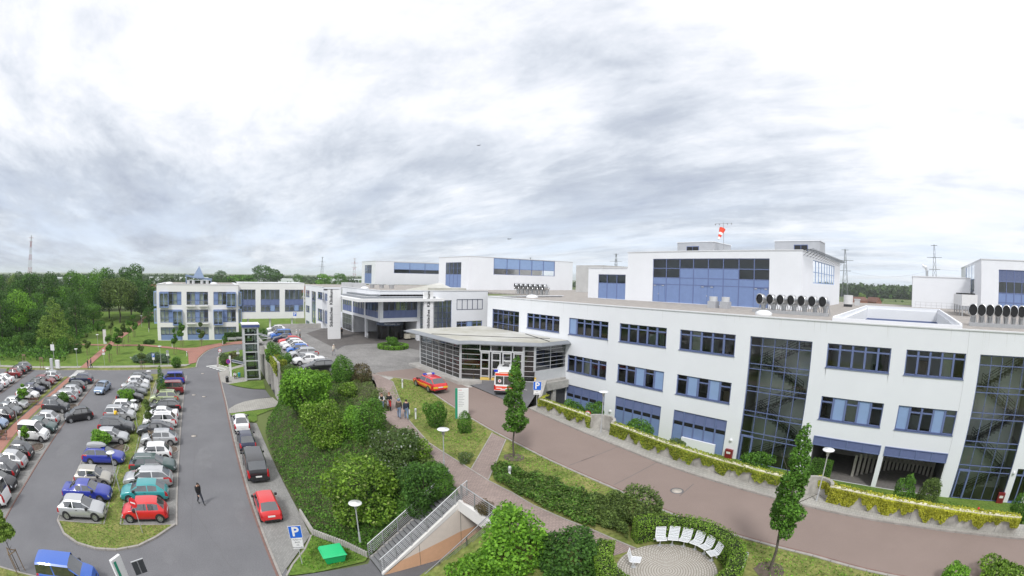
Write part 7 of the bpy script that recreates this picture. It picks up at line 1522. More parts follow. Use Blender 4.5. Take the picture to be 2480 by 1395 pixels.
for p,h,z,l in [((-33.49,-10.01),3.2,.06,'white street lamp in front of the blue estate car with roof box'),((-48.38,-10.21),3.2,.06,'white street lamp on the island grass beside the silver people carrier'),((-64.36,-28.32),3.2,.04,'white street lamp between the dark cars left of the red path'),((-46.46,-26.42),3.3,.04,'white street lamp beside the red path at the left, near the white van'),((-63.31,-10.34),3.2,.06,'white street lamp at the far end of the island grass'),((-80.85,-28.31),3.3,.05,'white street lamp with a small plate beside the red walk entrance'),((-100.34,-28.93),3.3,.0,'white street lamp on the left lawn of the red walk'),((-84.45,-11.05),3.3,.05,'white street lamp at the oval lawn bed'),((-143.86,-24.79),3.3,.05,'small far street lamp beside the red walk near the house'),((-79.33,-47.34),3.3,.05,'white street lamp cut by the left picture edge')]: lamp(*p,z,h,l)
lamp(*(-22.10,6.79),.9,2.75,'white disc street lamp standing in the ground cover of the bank'); lamp(*(-23.91,13.66),3.7,2.9,'white disc street lamp beside the brick path above the stairs')
lamp(*(-3.75,25.62),4.0,3.25,'white disc street lamp in the right wall niche before the passage'); lamp(*(-22.40,27.20),4.0,3.45,'white disc street lamp in the left wall niche before the garages')
def bollard(x,y,z,label,h=.95):
    t=empty('bollard_light',(x,y,z),label,'bollard light','white bollard lights'); mb=MB(); mb.cyl((0,0,-.1),(0,0,h*.66),.075,.075,12); o=mb.build('post',m_lampw,None,origin=(0,0,0)); o.parent=t
    mb=MB(); mb.lathe([(.085,h*.66),(.105,h*.7),(.105,h*.93),(.08,h),(.001,h+.015)],n=14); o=mb.build('lamp_head',m_pole,None,origin=(0,0,0)); o.parent=t
for p,z,l in [((-43.08,19.65),0,'white bollard light at the road kerb before the red emergency car'),((-34.04,16.72),0,'white bollard light on the lawn right of the two walking men'),((-19.88,15.89),.1,'white bollard light in the low shrubs beside the brick path'),((-4.93,17.00),0,'white bollard light on the grass right of the curved hedge'),((-10.85,13.91),0,'white bollard light half hidden left of the single white seat')]: bollard(*p,zU(p[0])+z,l)
for p,l in [((-103.88,-10.42),'small white bollard light on the lawn before the first house bay'),((-93.20,-6.21),'small white bollard light in the oval lawn near the red walk'),((-107.04,2.11),'small white bollard light at the bench hedge by the house'),((-132.06,-20.50),'small white bollard light left of the white house')]: bollard(*p,0,l)
# signs
m_sblue=mat('sign_blue',(.015,.13,.60),.4,var=0); m_swhite=mat('sign_white',(.78,.78,.78),.45,var=0); m_sred=mat('sign_red',(.62,.02,.03),.4,var=0); m_sgreen=mat('sign_green',(.02,.28,.17),.45,var=0); m_sgrey=mat('sign_back',(.4,.41,.42),.5,.3,var=0); m_letter=mat('sign_letter_dark',(.08,.08,.09),.6,var=0)
m_signp=mat('violet_red',(.50,.03,.16),.4,var=0)
def attach(mb,n,m,t): o=mb.build(n,m,None,origin=(0,0,0)); o.parent=t; return o
def tx(name,s,size,m,t,loc,bold=0,par=None):
    o=text(name,s,size,m,None,loc,RX,.003,bold=bold); o.parent=par or t; return o
def psign(x,y,z,rz,h,sz,label,plates=(),group='blue parking signs'):
    t=empty('parking_sign',(x,y,z),label,'sign',group,rz); mb=MB(); mb.cyl((0,0,0),(0,0,h+sz*.5),.03,.03,8); attach(mb,'pole',m_pole,t)
    mb=MB(); mb.box(.03,.05,-sz/2,sz/2,h-sz*.55,h+sz*.55); mb.box(.05,.052,-sz/2+.02,sz/2-.02,h-sz*.55+.02,h+sz*.55-.02,1); b=attach(mb,'sign_plate',[m_swhite,m_sblue],t)
    tx('letter','P',sz*1.15,m_swhite,t,(.056,0,h),.02,b); zz=h-sz*.55-.03
    for hh,lines in plates:
        mb=MB(); mb.box(.03,.05,-sz*.42,sz*.42,zz-hh,zz); pb=attach(mb,'extra_plate',m_swhite,t)
        for k,(s,c) in enumerate(lines): tx('lettering',s,min(.13,hh/len(lines)*.75),m_letter if c else m_sred,t,(.053,0,zz-hh*(k+.5)/len(lines)),0,pb)
        zz-=hh+.02
    return t
p=(-22.10,3.01); psign(*p,.05,cam(p),2.35,.75,'blue parking sign with two white plates beside the red small car',((.34,(('Parken in',1),('Bucht',1))),(.36,(('mit',1),('Parkscheibe',1)))))
p=(-30.55,27.43); psign(*p,4.0,cam(p),2.35,.75,'blue parking sign with a white plate beside the ambulance ramp',((.4,(('mit',1),('Ausweis',1))),))
p=(-105.72,20.10); psign(*p,4.4,cam(p),2.5,.8,'blue parking sign at the plaza wall, far left of the pylon',((.4,(('',1),)),))
p=(-83.07,-12.34); psign(*p,.05,cam(p),1.9,.6,'small blue parking sign on the verge of the cross road',((.4,(('',1),)),))
def rsign(x,y,z,rz,h,r,label,kind,plate=False):
    t=empty('traffic_sign',(x,y,z),label,'traffic sign','round traffic signs',rz); mb=MB(); mb.cyl((0,0,0),(0,0,h+r),.03,.03,8); attach(mb,'pole',m_pole,t)
    mb=MB(); mb.cyl((.03,0,h),(.045,0,h),r,r,24,0,smooth=False); mb.cyl((.046,0,h),(.05,0,h),r*.78,r*.78,24,1,smooth=False)
    if kind=='noentry': mb.box(.05,.054,-r*.6,r*.6,h-r*.14,h+r*.14,2)
    if kind=='nopark':
        for a in (PI/4,-PI/4): mb.bar((.053,-r*.75*math.cos(a),h-r*.75*math.sin(a)),(.053,r*.75*math.cos(a),h+r*.75*math.sin(a)),.004 if 0 else .05,.05,0)
    attach(mb,'sign_disc',{'limit':[m_sred,m_swhite],'noentry':[m_sred,m_sred,m_swhite],'nopark':[m_sred,m_sblue],'violet':[m_signp,mat('violet',(.16,.04,.33),.4,var=0)],'back':[m_sgrey,m_sgrey]}[kind],t)
    if plate: mb=MB(); mb.box(.03,.05,-.3,.3,h-r-.42,h-r-.05); attach(mb,'extra_plate',m_swhite,t)
    return t
p=(-73.40,2.52); t=empty('sign_stele',(*p,.05),'tall leaning white sign stele beside the grey road near the lift','sign',None,cam(p)); mb=MB(); mb.prism([(-.1,-.17),(.1,-.17),(.1,.17),(-.1,.17)],0,3.3); attach(mb,'panel',m_swhite,t)
p=(-70.78,2.14); rsign(*p,.05,cam(p),2.9,.36,'round violet red no stopping sign in front of the white stele','violet')
p=(-86.07,1.03); rsign(*p,.0,cam(p),2.2,.34,'round white sign with red rim and plate at the curved drive','limit',True)
p=(-85.57,4.63); rsign(*p,.0,cam(p)+PI,2.2,.3,'back of a round sign in the bed left of the lift','back',True)
p=(-83.97,-23.12); rsign(*p,.05,cam(p),2.6,.34,'round white sign with red rim and plate beside the red walk','limit',True)
p=(-84.38,-9.54); rsign(*p,.05,cam(p)+PI,2.3,.3,'back of a round sign beside the oval lawn bed','back',True)
p=(-27.05,-7.34); rsign(*p,.1,cam(p)-.75,2.25,.36,'red no entry sign on a thin pole in the island grass tip','noentry')
p=(-25.65,29.11); rsign(*p,3.9,cam(p),.55,.3,'small round red rimmed sign behind the short ivy wall','limit')
# white information board with green edge
p=(-32.36,20.41); t=empty('information_board',(*p,3.9),'tall white information board with green edge and lines of small text','information board',None,cam(p)+.12)
mb=MB(); mb.box(-.06,.06,-.40,.55,0,2.75); b=attach(mb,'panel',m_swhite,t); mb=MB(); mb.box(-.065,.065,-.60,-.40,0,2.75); attach(mb,'green_edge',m_sgreen,t)
mb=MB(); zz=2.5
for k,(l,c) in enumerate(((.3,0),(.5,1),(.42,1),(.55,1),(.4,1),(.52,1),(.35,1),(.48,1),(.5,1),(.38,1))): zz=2.62-.15*k-(.1 if k else 0); mb.box(.062,.064,-.33,-.33+l,zz-.035,zz,0 if c else 1)
attach(mb,'text_lines',[mat('board_text',(.35,.36,.37),.6,var=0),m_sred],t)
p=(-110.01,-29.61); mb=MB(); t=empty('sign_board',(*p,0),'tall white sign board beside the red walk among the young trees','sign',None,cam(p)); mb.box(-.08,.08,-.45,.45,0,3.2); attach(mb,'panel',m_swhite,t)
# bottom edge: white and green board, and the dark back panels
p=(-20.62,-7.93); t=empty('entrance_board',(*p,.05),'white board with dark green stripe at the bottom edge of the picture','sign',None,cam(p)+.55); mb=MB(); mb.box(-.09,.09,-.42,.42,0,2.35); attach(mb,'panel',m_swhite,t); mb=MB(); mb.box(.091,.1,-.28,-.08,0,2.2); attach(mb,'green_stripe',m_sgreen,t)
p=(-21.11,-6.75); t=empty('double_panel',(*p,.02),'two dark panels side by side on a steel post at the bottom edge','sign',None,cam(p)+.2); mb=MB(); mb.cyl((0,0,0),(0,0,1.9),.04,.04,8); attach(mb,'post',m_pole,t)
for s in (-1,1): mb=MB(); mb.box(.03,.07,s*.04,s*.40,1.05,1.9); attach(mb,'panel',mat('panel_dark',(.05,.055,.06),.35,var=.05),t)
mb=MB(); mb.box(.02,.08,-.42,.42,1.9,1.94); attach(mb,'top_rail',m_alu,t)
# parking machine and box by the cross road
p=(-78.96,-33.64); t=empty('ticket_machine',(*p,.05),'pale grey ticket machine column with a sign plate on a pole','ticket machine'); mb=MB(); mb.box(-.25,.25,-.3,.3,0,1.9); attach(mb,'column',m_alu,t); mb=MB(); mb.cyl((-.3,.6,0),(-.3,.6,4.6),.05,.05,8); attach(mb,'pole',m_pole,t); mb=MB(); mb.box(-.3,-.26,.0,.9,3.2,4.2); attach(mb,'sign_plate',m_swhite,t)
p=(-79.29,-32.33); t=empty('utility_box',(*p,.05),'white box on short legs right of the ticket machine','box'); mb=MB(); mb.box(-.3,.3,-.45,.45,.25,1.6); attach(mb,'housing',m_swhite,t); mb=MB()
for s in (-1,1): mb.box(-.05,.05,s*.35,s*.42,0,.25)
attach(mb,'leg',m_pole,t)
for p,l in (((-79.10,-36.15),'wooden tree support frame left of the ticket machine'),((-81.60,-41.82),'wooden tree support frame behind the dark parked cars')):
    mb=MB(); mb.box(p[0]-.05,p[0]+.05,p[1]-.4,p[1]-.3,0,2.0); mb.box(p[0]-.05,p[0]+.05,p[1]+.3,p[1]+.4,0,2.0); mb.box(p[0]-.06,p[0]+.06,p[1]-.45,p[1]+.45,1.8,2.05); tag(mb.build('tree_support',m_stake),l,'tree support','wooden tree supports')
# litter bins
def bin_(p,z,l,m):
    t=empty('litter_bin',(*p,z),l,'litter bin'); mb=MB(); mb.lathe([(.24,.0),(.27,.05),(.27,.85),(.22,.9),(.22,.7),(.001,.68)],n=14); attach(mb,'body',m,t); mb=MB(); mb.lathe([(.275,.78),(.285,.8),(.285,.86),(.275,.88)],n=14); attach(mb,'rim',m_pole,t)
bin_((-69.61,1.71),.05,'black litter bin at the kerb of the grey road',m_black); bin_((-80.75,29.59),4.4,'grey litter bin under the canopy beside the pillar',m_steel)
for p,l in (((-42.08,28.10),'yellow bollard left of the ambulance doors'),((-36.64,32.56),'yellow bollard right of the ambulance doors')):
    t=empty('bollard',(*p,4.2),l,'bollard','yellow bollards'); mb=MB(); mb.cyl((0,0,0),(0,0,1.15),.1,.1,12); attach(mb,'post',mat('yellow_paint',(.8,.5,.02),.45,var=.04),t); mb=MB(); mb.cyl((0,0,.85),(0,0,.95),.104,.104,12); attach(mb,'band',m_swhite,t)
# red hydrant
p=(9.39,32.40); t=empty('hydrant',(*p,1.45),'small red hydrant in the green behind the right ivy wall','hydrant'); mb=MB(); mb.cyl((0,0,0),(0,0,.55),.11,.1,12); mb.sphere((0,0,.58),.13,10); attach(mb,'body',m_sred,t); mb=MB(); mb.cyl((0,-.22,.42),(0,.22,.42),.06,.06,10); attach(mb,'outlet',m_sred,t)
# benches
m_bench=mat('bench_grey',(.42,.44,.42),.6,var=.08); m_bwood=mat('bench_brown',(.14,.07,.045),.7,var=.2)
def bench(p,z,rz,l,m,w_=1.8,group=None):
    t=empty('park_bench',(*p,z),l,'bench',group,rz); mb=MB()
    for k in range(4): mb.box(-.05+.12*k,.05+.12*k,-w_/2,w_/2,.42,.46)
    attach(mb,'seat',m,t); mb=MB()
    for k in range(3): mb.box(-.14-.03*k,-.10-.03*k,-w_/2,w_/2,.55+.12*k,.65+.12*k)
    attach(mb,'backrest',m,t)
    for s in (-1,1): mb=MB(); mb.box(-.05,.33,s*(w_/2-.25),s*(w_/2-.19),0,.42); mb.box(-.2,-.1,s*(w_/2-.25),s*(w_/2-.19),.3,.88); attach(mb,'leg',m_sgrey,t)
p=(-112.24,4.62); bench(p,.05,R(-10),'left of two pale grey benches before the dark hedge',m_bench,2.2,'grey benches by the house'); p=(-112.93,6.85); bench(p,.05,R(-10),'right of two pale grey benches before the dark hedge',m_bench,2.2,'grey benches by the house')
p=(-56.99,-28.50); bench(p,.03,R(15),'brown wooden bench beside the red path, near the middle trees',m_bwood,1.8,'brown benches at the red path'); p=(-43.68,-27.91); bench(p,.03,R(15),'brown wooden bench at the red path, left picture edge',m_bwood,1.8,'brown benches at the red path')
# green container
t=empty('grit_box',(-22.0,4.95,.05),'bright green plastic grit box on the grass by the planted bank','grit box',None,R(-1)); mg=mat('grit_green',(.012,.40,.13),.4,var=.05)
mb=MB(); b0=[(-.45,-.55),(.45,-.55),(.45,.55),(-.45,.55)]; b1=[(-.55,-.68),(.55,-.68),(.55,.68),(-.55,.68)]
mb.add([(x,y,.08) for x,y in b0]+[(x,y,.62) for x,y in b1],[(3,2,1,0),(0,1,5,4),(1,2,6,5),(2,3,7,6),(3,0,4,7)]); mb.box(-.4,.4,-.5,-.3,0,.08); mb.box(-.4,.4,.3,.5,0,.08); attach(mb,'tub',mg,t)
mb=MB(); mb.add([(-.6,-.73,.62),(.6,-.73,.62),(.6,.73,.62),(-.6,.73,.62),(-.52,-.64,.80),(.5,-.64,.72),(.5,.64,.72),(-.52,.64,.80)],[(0,3,2,1),(4,5,6,7),(0,1,5,4),(1,2,6,5),(2,3,7,6),(3,0,4,7)]); attach(mb,'lid',mat('grit_green_lid',(.02,.52,.19),.4,var=.04),t)
# white mesh seats
def mesh_mat():
    m=bpy.data.materials.new('wire_mesh'); m.use_nodes=True; nt=m.node_tree; N=nt.nodes; L=nt.links; b=N['Principled BSDF']; b.inputs['Base Color'].default_value=(.72,.74,.77,1); b.inputs['Roughness'].default_value=.45
    tc=N.new('ShaderNodeTexCoord'); br=N.new('ShaderNodeTexBrick'); br.inputs['Scale'].default_value=1; br.offset=0; br.inputs['Brick Width'].default_value=.022; br.inputs['Row Height'].default_value=.022; br.inputs['Mortar Size'].default_value=.0055; br.inputs['Mortar Smooth'].default_value=0
    mp=N.new('ShaderNodeMapping'); mp.inputs['Rotation'].default_value[1]=.6; L.new(tc.outputs['Object'],mp.inputs[0]); L.new(mp.outputs[0],br.inputs['Vector']); t=N.new('ShaderNodeBsdfTransparent'); mx=N.new('ShaderNodeMixShader'); L.new(br.outputs['Fac'],mx.inputs[0]); L.new(t.outputs[0],mx.inputs[1]); L.new(b.outputs[0],mx.inputs[2]); L.new(mx.outputs[0],N['Material Output'].inputs[0]); return m
m_mesh=mesh_mat()
def seat():
    t=empty('mesh_seat',(0,0,3.93),'','seat','white wire mesh seats'); w_=.24
    prof=[(.26,.44),(.22,.45),(-.12,.42),(-.2,.46),(-.33,.86),(-.34,.88)]
    def sh(p0,name):
        mb=MB()
        for a,b in zip(p0[:-1],p0[1:]): mb.quad((a[0],-w_,a[1]),(b[0],-w_,b[1]),(b[0],w_,b[1]),(a[0],w_,a[1]))
        return attach(mb,name,m_mesh,t)
    sh(prof[:4],'seat'); sh(prof[3:],'backrest')
    mb=MB()
    for s in (-1,1): mb.tube([(a,s*w_,z) for a,z in prof],.017,6)
    mb.cyl((.26,-w_,.44),(.26,w_,.44),.017,.017,6); mb.cyl((-.34,-w_,.88),(-.34,w_,.88),.017,.017,6); attach(mb,'frame',m_lampw,t)
    mb=MB(); mb.cyl((0,0,0),(0,0,.42),.03,.03,8); mb.cyl((0,0,0),(0,0,.02),.11,.11,10); mb.bar((-.02,-.36,.38),(-.02,.36,.38),.05,.05); attach(mb,'leg',m_pole,t); return t
sp=seat(); SL=['leftmost of six white mesh seats in the arc before the hedge','second from left of six white mesh seats in the arc','third from left of six white mesh seats in the arc','third from right of six white mesh seats in the arc','second from right of six white mesh seats in the arc','rightmost of six white mesh seats in the arc']
SP=[(-9.25,16.50),(-8.81,16.91),(-8.28,17.14),(-7.68,17.23),(-7.11,17.14),(-6.52,16.85)]
for i,(p,l) in enumerate(zip(SP,SL)):
    o=sp if i==0 else copy_tree(sp); place(o,(p[0],p[1],3.93),math.atan2(cy-p[1],cx-p[0]),l)
p=(-9.06,14.22); place(copy_tree(sp),(p[0],p[1],3.93),math.atan2(cy-p[1],cx-p[0]),'single white mesh seat opposite the arc of six')
# carts and planter by the entrance
for p,l in (((-75.80,35.65),'left of two pale luggage carts by the revolving door'),((-76.38,36.97),'right of two pale luggage carts by the revolving door')):
    t=empty('luggage_cart',(*p,4.4),l,'cart','luggage carts'); mb=MB(); mb.box(-.35,.35,-.5,.5,.3,1.15); attach(mb,'crate',mat('cart_cream',(.62,.58,.48),.6,var=.06),t); mb=MB()
    for a in (-.3,.3):
        for b in (-.4,.4): mb.cyl((a,b-.04,.12),(a,b+.04,.12),.12,.12,10); mb.box(a-.02,a+.02,b-.02,b+.02,.12,.3)
    attach(mb,'wheel',m_black,t); mb=MB(); mb.tube([(.4,-.5,1.15),(.45,-.5,1.4),(.45,.5,1.4),(.4,.5,1.15)],.025,6); attach(mb,'handle',m_pole,t)
p=(-114.46,-4.16); mb=MB(); mb.lathe([(.001,0),(.55,0),(.7,.9),(.6,.9),(.55,.75),(.001,.75)],n=16); tag(mb.build('planter',m_conc,origin=(*p,.0)),'round grey concrete planter before the middle bay of the house','planter')
# ================================================================ far away: masts, pylons, houses
def lattice(mb,x,y,h,b,n=8):
    for i in range(n):
        z0,z1=h*i/n,h*(i+1)/n; r0,r1=b*(1-z0/h)+.4,b*(1-z1/h)+.4
        c0=[(x+sx*r0,y+sy*r0,z0) for sx,sy in ((1,1),(-1,1),(-1,-1),(1,-1))]; c1=[(x+sx*r1,y+sy*r1,z1) for sx,sy in ((1,1),(-1,1),(-1,-1),(1,-1))]
        for k in range(4): mb.bar(c0[k],c1[k],.24,.24,i%2); mb.bar(c0[k],c1[(k+1)%4],.12,.12,i%2); mb.bar(c1[k],c0[(k+1)%4],.12,.12,i%2)
m_lat=mat('lattice_steel',(.22,.235,.25),.6,.3,var=0); m_latr=mat('mast_red',(.34,.13,.12),.6,var=0); m_latw=mat('mast_white',(.5,.5,.5),.6,var=0)
def far_tower(az,d,h,b,name,label,cat,arms=(),two=False,group=None):
    x,y=at_az(az,d); mb=MB(); lattice(mb,x,y,h,b); ux=math.cos(R(az-51.63)); uy=-math.sin(R(az-51.63))
    for z,L_ in arms: mb.bar((x-ux*L_,y-uy*L_,z),(x+ux*L_,y+uy*L_,z),.3,.4,0)
    tag(mb.build(name,[m_latr,m_latw] if two else [m_lat,m_lat]),label,cat,group); return x,y
def azof(r): return math.degrees(math.atan2(r[0],r[1]))+51.63
far_tower(-63.99,600,57,2.6,'radio_mast','tall red and white radio mast behind the left wood','mast',((54,3.5),(50,2.5)),True)
PY=[(-24.13,900,50,'grey power pylon left of the far rooftop blocks',False),(-19.98,1000,52,'red and white power pylon directly left of the far rooftop block',True),(2.24,900,58,'power pylon tip above the long blue rooftop window',False),(13.05,600,52,'power pylon between middle block and plant house',False),(42.89,420,50,'large power pylon right of the plant house',False),(55.26,430,56,'large power pylon behind the far right white block',False)]
for az,d,h,l,tw in PY: far_tower(az,d,h,3.2,'power_pylon',l,'power pylon',((h*.98,3.5),(h*.80,8),(h*.62,6)),tw,'power pylons on the horizon')
x1,y1=at_az(PY[4][0],PY[4][1]); x2,y2=at_az(PY[5][0],PY[5][1]); mb=MB()
for z1,z2,oy in ((40,45,0),(31,35,3),(31,35,-3)):
    pts=[(x1-300+(x1-x2)*.2,y1+oy,z1-4)]+[(x1+(x2-x1)*k/8,y1+(y2-y1)*k/8+oy,z1+(z2-z1)*k/8-6*math.sin(PI*k/8)) for k in range(9)]+[(x2+(x2-x1)*.9,y2+(y2-y1)*.9,z2-2)]
    mb.tube(pts,.035,4)
tag(mb.build('power_line',m_lat),'thin power lines strung between the right pylons','power line')
rnd=random.Random(9); m_rt=mat('roof_tile',(.22,.085,.055),.8,var=.15,scale=.4); m_rt2=mat('roof_dark',(.10,.075,.07),.8,var=.1,scale=.4); m_hw=mat('house_wall',(.55,.5,.44),.85,var=.06,scale=.3); m_brk=mat('brick_wall',(.26,.115,.08),.85,var=.15,scale=1.2)
def house(x,y,w_,d,h,rh,rz,label,wall,roof,group,chim=True):
    t=empty('house',(x,y,0),label,'house',group,rz); mb=MB(); mb.box(-w_/2,w_/2,-d/2,d/2,0,h); mb.add([(-w_/2,-d/2,h),(-w_/2,d/2,h),(-w_/2,0,h+rh-.05),(w_/2,-d/2,h),(w_/2,d/2,h),(w_/2,0,h+rh-.05)],[(0,2,1),(3,4,5)]); attach(mb,'wall',wall,t)
    mb=MB(); e=.4; mb.add([(-w_/2-e,-d/2-e,h-.25),(w_/2+e,-d/2-e,h-.25),(w_/2+e,0,h+rh),(-w_/2-e,0,h+rh),(-w_/2-e,d/2+e,h-.25),(w_/2+e,d/2+e,h-.25)],[(0,1,2,3),(3,2,5,4)]); r=attach(mb,'roof',roof,t)
    if chim: mb=MB(); mb.box(w_*.2,w_*.2+.7,-.35,.35,h+rh-.8,h+rh+.9); c=mb.build('chimney',m_brk,None,origin=(0,0,0)); c.parent=r
    mb=MB()
    for k in range(3):
        for s in (-1,1): mb.box(-w_*.35+k*w_*.3,-w_*.35+k*w_*.3+1.1,s*d/2,s*(d/2+.02),1.2,2.5)
    for s in (-1,1): mb.box(s*w_/2,s*(w_/2+.02),-d*.2,d*.1,1.2,2.5); mb.box(s*w_/2,s*(w_/2+.02),-.5,.6,h+.3,h+1.4)
    attach(mb,'window',m_black,t)
HB=[-26.07,-25.40,-25.14,-28.56,-35.68,-35.00,-46.43,-45.79,-45.09,-36.52,-43.33,-35.15]
HN=['red roofed house between the small trees behind the link roof','red roofed house right of the small tree behind the link roof','second red roofed house before the light green tree','pale house far behind the link roof','grey roofed house behind the link wing, left','pale house right of the grey roofed one','dark roofed house left of the west house roof','white gabled house at the west house roof edge','brick red house at the west house roof edge','white gabled house right of the pointed rooflight','low house behind the pointed rooflight','far house above the right end of the west house']
for i,(az,l) in enumerate(zip(HB,HN)):
    d=rnd.uniform(230,330); x,y=at_az(az,d); house(x,y,rnd.uniform(9,13),rnd.uniform(8,10),rnd.uniform(4,5.5),rnd.uniform(3.5,4.5),R(rnd.uniform(0,90)),l,[m_hw,m_brk][i%3==2],[m_rt,m_rt,m_rt2][i%3],'far houses on the left horizon')
x,y=(-31.81,384.15); f=1.25; house(x*f,y*f,16,9,4.2,4.2,R(-38),'brick barn with a gable behind the roof edge, right of the plant house',m_brk,mat('roof_brown',(.16,.08,.06),.85,var=.15,scale=.5),None,False)
x,y=(-47.16,383.45); f=1.2; house(x*f,y*f,24,9,5.0,3.4,R(52),'long brown roofed barn behind the roof tank',m_brk,MATS['roof_brown'],None,False)
# pale far strips: glasshouses and sheds near the horizon
for i,(a0,a1,d,l) in enumerate(((-47,-39,700,'long pale glasshouse roofs far left behind the wood'),(-36,-27,640,'long pale glasshouses behind the west house'),(-25,-15,760,'white sheds far behind the link wing'),(-60,-52,620,'pale sheds far behind the left wood'))):
    n=6; p=[at_az(a0+(a1-a0)*k/n,d) for k in range(n+1)]; mb=MB(); q=[at_az(a0+(a1-a0)*k/n,d+60) for k in range(n+1)]
    for k in range(n): mb.prism([p[k],p[k+1],q[k+1],q[k]],0,9)
    tag(mb.build('glasshouse',mat('glasshouse_white',(.62,.66,.66),.5,var=.05,scale=.02)),l,'glasshouse','far pale sheds')
# two birds
for (px_,s,l) in (((-55.10,42.76,22.19),1.0,'small dark bird in flight above the middle rooftop block'),((-59.89,39.70,37.71),1.0,'small dark bird in flight high in the middle of the sky')):
    mb=MB(); x,y,z=px_; mb.add([(x-.45,y+.1,z+.16),(x-.1,y-.1,z),(x-.05,y+.12,z),(x+.45,y+.35,z+.14),(x+.1,y+.18,z),(x+.02,y-.02,z)],[(0,1,2),(3,4,5)]); mb.cyl((x-.12,y-.12,z),(x+.12,y+.3,z+.02),.07,.03,6); tag(mb.build('bird',m_black),l,'bird')

# ================================================================ sky, light, camera
w=bpy.data.worlds.new('World'); S.world=w; w.use_nodes=True; nt=w.node_tree; N=nt.nodes; L=nt.links; bg=N['Background']
SUN_EL,SUN_AZ=48,138
sky=N.new('ShaderNodeTexSky'); sky.sky_type='NISHITA'; sky.sun_disc=False; sky.sun_elevation=R(SUN_EL); sky.sun_rotation=R(SUN_AZ); sky.air_density=1.2; sky.dust_density=2; sky.altitude=60
tc=N.new('ShaderNodeTexCoord'); sp=N.new('ShaderNodeSeparateXYZ'); L.new(tc.outputs['Generated'],sp.inputs[0])
def mth(op,a,b=None,clamp=False):
    n=N.new('ShaderNodeMath'); n.operation=op; n.use_clamp=clamp
    for i,q in enumerate((a,b)):
        if q is None: continue
        if isinstance(q,(int,float)): n.inputs[i].default_value=q
        else: L.new(q,n.inputs[i])
    return n.outputs[0]
def rng(x,a,b,c,d,smooth=True):
    n=N.new('ShaderNodeMapRange'); n.interpolation_type='SMOOTHSTEP' if smooth else 'LINEAR'; L.new(x,n.inputs[0])
    for i,q in enumerate((a,b,c,d)): n.inputs[i+1].default_value=q
    return n.outputs[0]
zc=mth('MAXIMUM',sp.outputs[2],0.0); zz=mth('ADD',zc,.10)
cb=N.new('ShaderNodeCombineXYZ'); L.new(mth('DIVIDE',sp.outputs[0],zz),cb.inputs[0]); L.new(mth('DIVIDE',sp.outputs[1],zz),cb.inputs[1])
def noise(vec,scale,det,rough,off=(0,0,0),dist=0,st=(1,1,1),rot=0):
    mp=N.new('ShaderNodeMapping'); mp.inputs['Location'].default_value=off; mp.inputs['Scale'].default_value=st; mp.inputs['Rotation'].default_value[2]=rot; L.new(vec,mp.inputs['Vector'])
    n=N.new('ShaderNodeTexNoise'); n.inputs['Scale'].default_value=scale; n.inputs['Detail'].default_value=det; n.inputs['Roughness'].default_value=rough; n.inputs['Distortion'].default_value=dist; L.new(mp.outputs[0],n.inputs['Vector']); return n.outputs['Fac']
plane=cb.outputs[0]
n1=noise(plane,.50,10,.65,(3.1,1.7,0),.3,(1,2.3,1),R(-52))       # banks of cloud, drawn out across the view
n2=noise(plane,1.5,10,.68,(7,2,0),.4,(1,2.0,1),R(-52))
n3=noise(plane,.17,3,.5,(1.3,8.2,0))
n4=noise(tc.outputs['Generated'],2.6,7,.62,(4.4,1.2,3.3),.3,(1,1,2.6))
dens=mth('ADD',mth('ADD',mth('MULTIPLY',n1,.52),mth('MULTIPLY',n2,.26)),mth('MULTIPLY',n4,.36)); dens=mth('SUBTRACT',dens,.088)
dens=mth('ADD',dens,mth('MULTIPLY',mth('SUBTRACT',n3,.5),.35))
# where the heavier grey banks hang (directions in the world) and where the cloud thins to white
def lobe(x,y,z,c0,c1):
    d=Vector((x,y,z)).normalized(); vm=N.new('ShaderNodeVectorMath'); vm.operation='DOT_PRODUCT'; L.new(tc.outputs['Generated'],vm.inputs[0]); vm.inputs[1].default_value=d; return rng(vm.outputs['Value'],c0,c1,0,1)
LOB=[(-0.89,-0.45,0.07,0.78,1.00,0.09),(-0.99,0.09,0.12,0.90,1.00,0.06),(-0.74,0.58,0.34,0.90,1.00,0.06),(-0.45,0.86,0.23,0.90,1.00,0.07),(0.22,0.87,0.44,0.70,1.00,-0.06),(-0.95,-0.12,0.27,0.95,1.00,-0.04)]
for x,y,z,c0,c1,a in LOB: dens=mth('ADD',dens,mth('MULTIPLY',lobe(x,y,z,c0,c1),a))
dens=mth('ADD',dens,rng(sp.outputs[2],.05,.46,.095,-.05))
cr=N.new('ShaderNodeValToRGB'); e=cr.color_ramp.elements; e[0].position=.38; e[0].color=(.83,.83,.845,1); e[1].position=.76; e[1].color=(.33,.36,.44,1)
x=e.new(.48); x.color=(.75,.76,.80,1); x=e.new(.56); x.color=(.60,.63,.685,1); x=e.new(.64); x.color=(.45,.485,.55,1)
L.new(dens,cr.inputs[0])
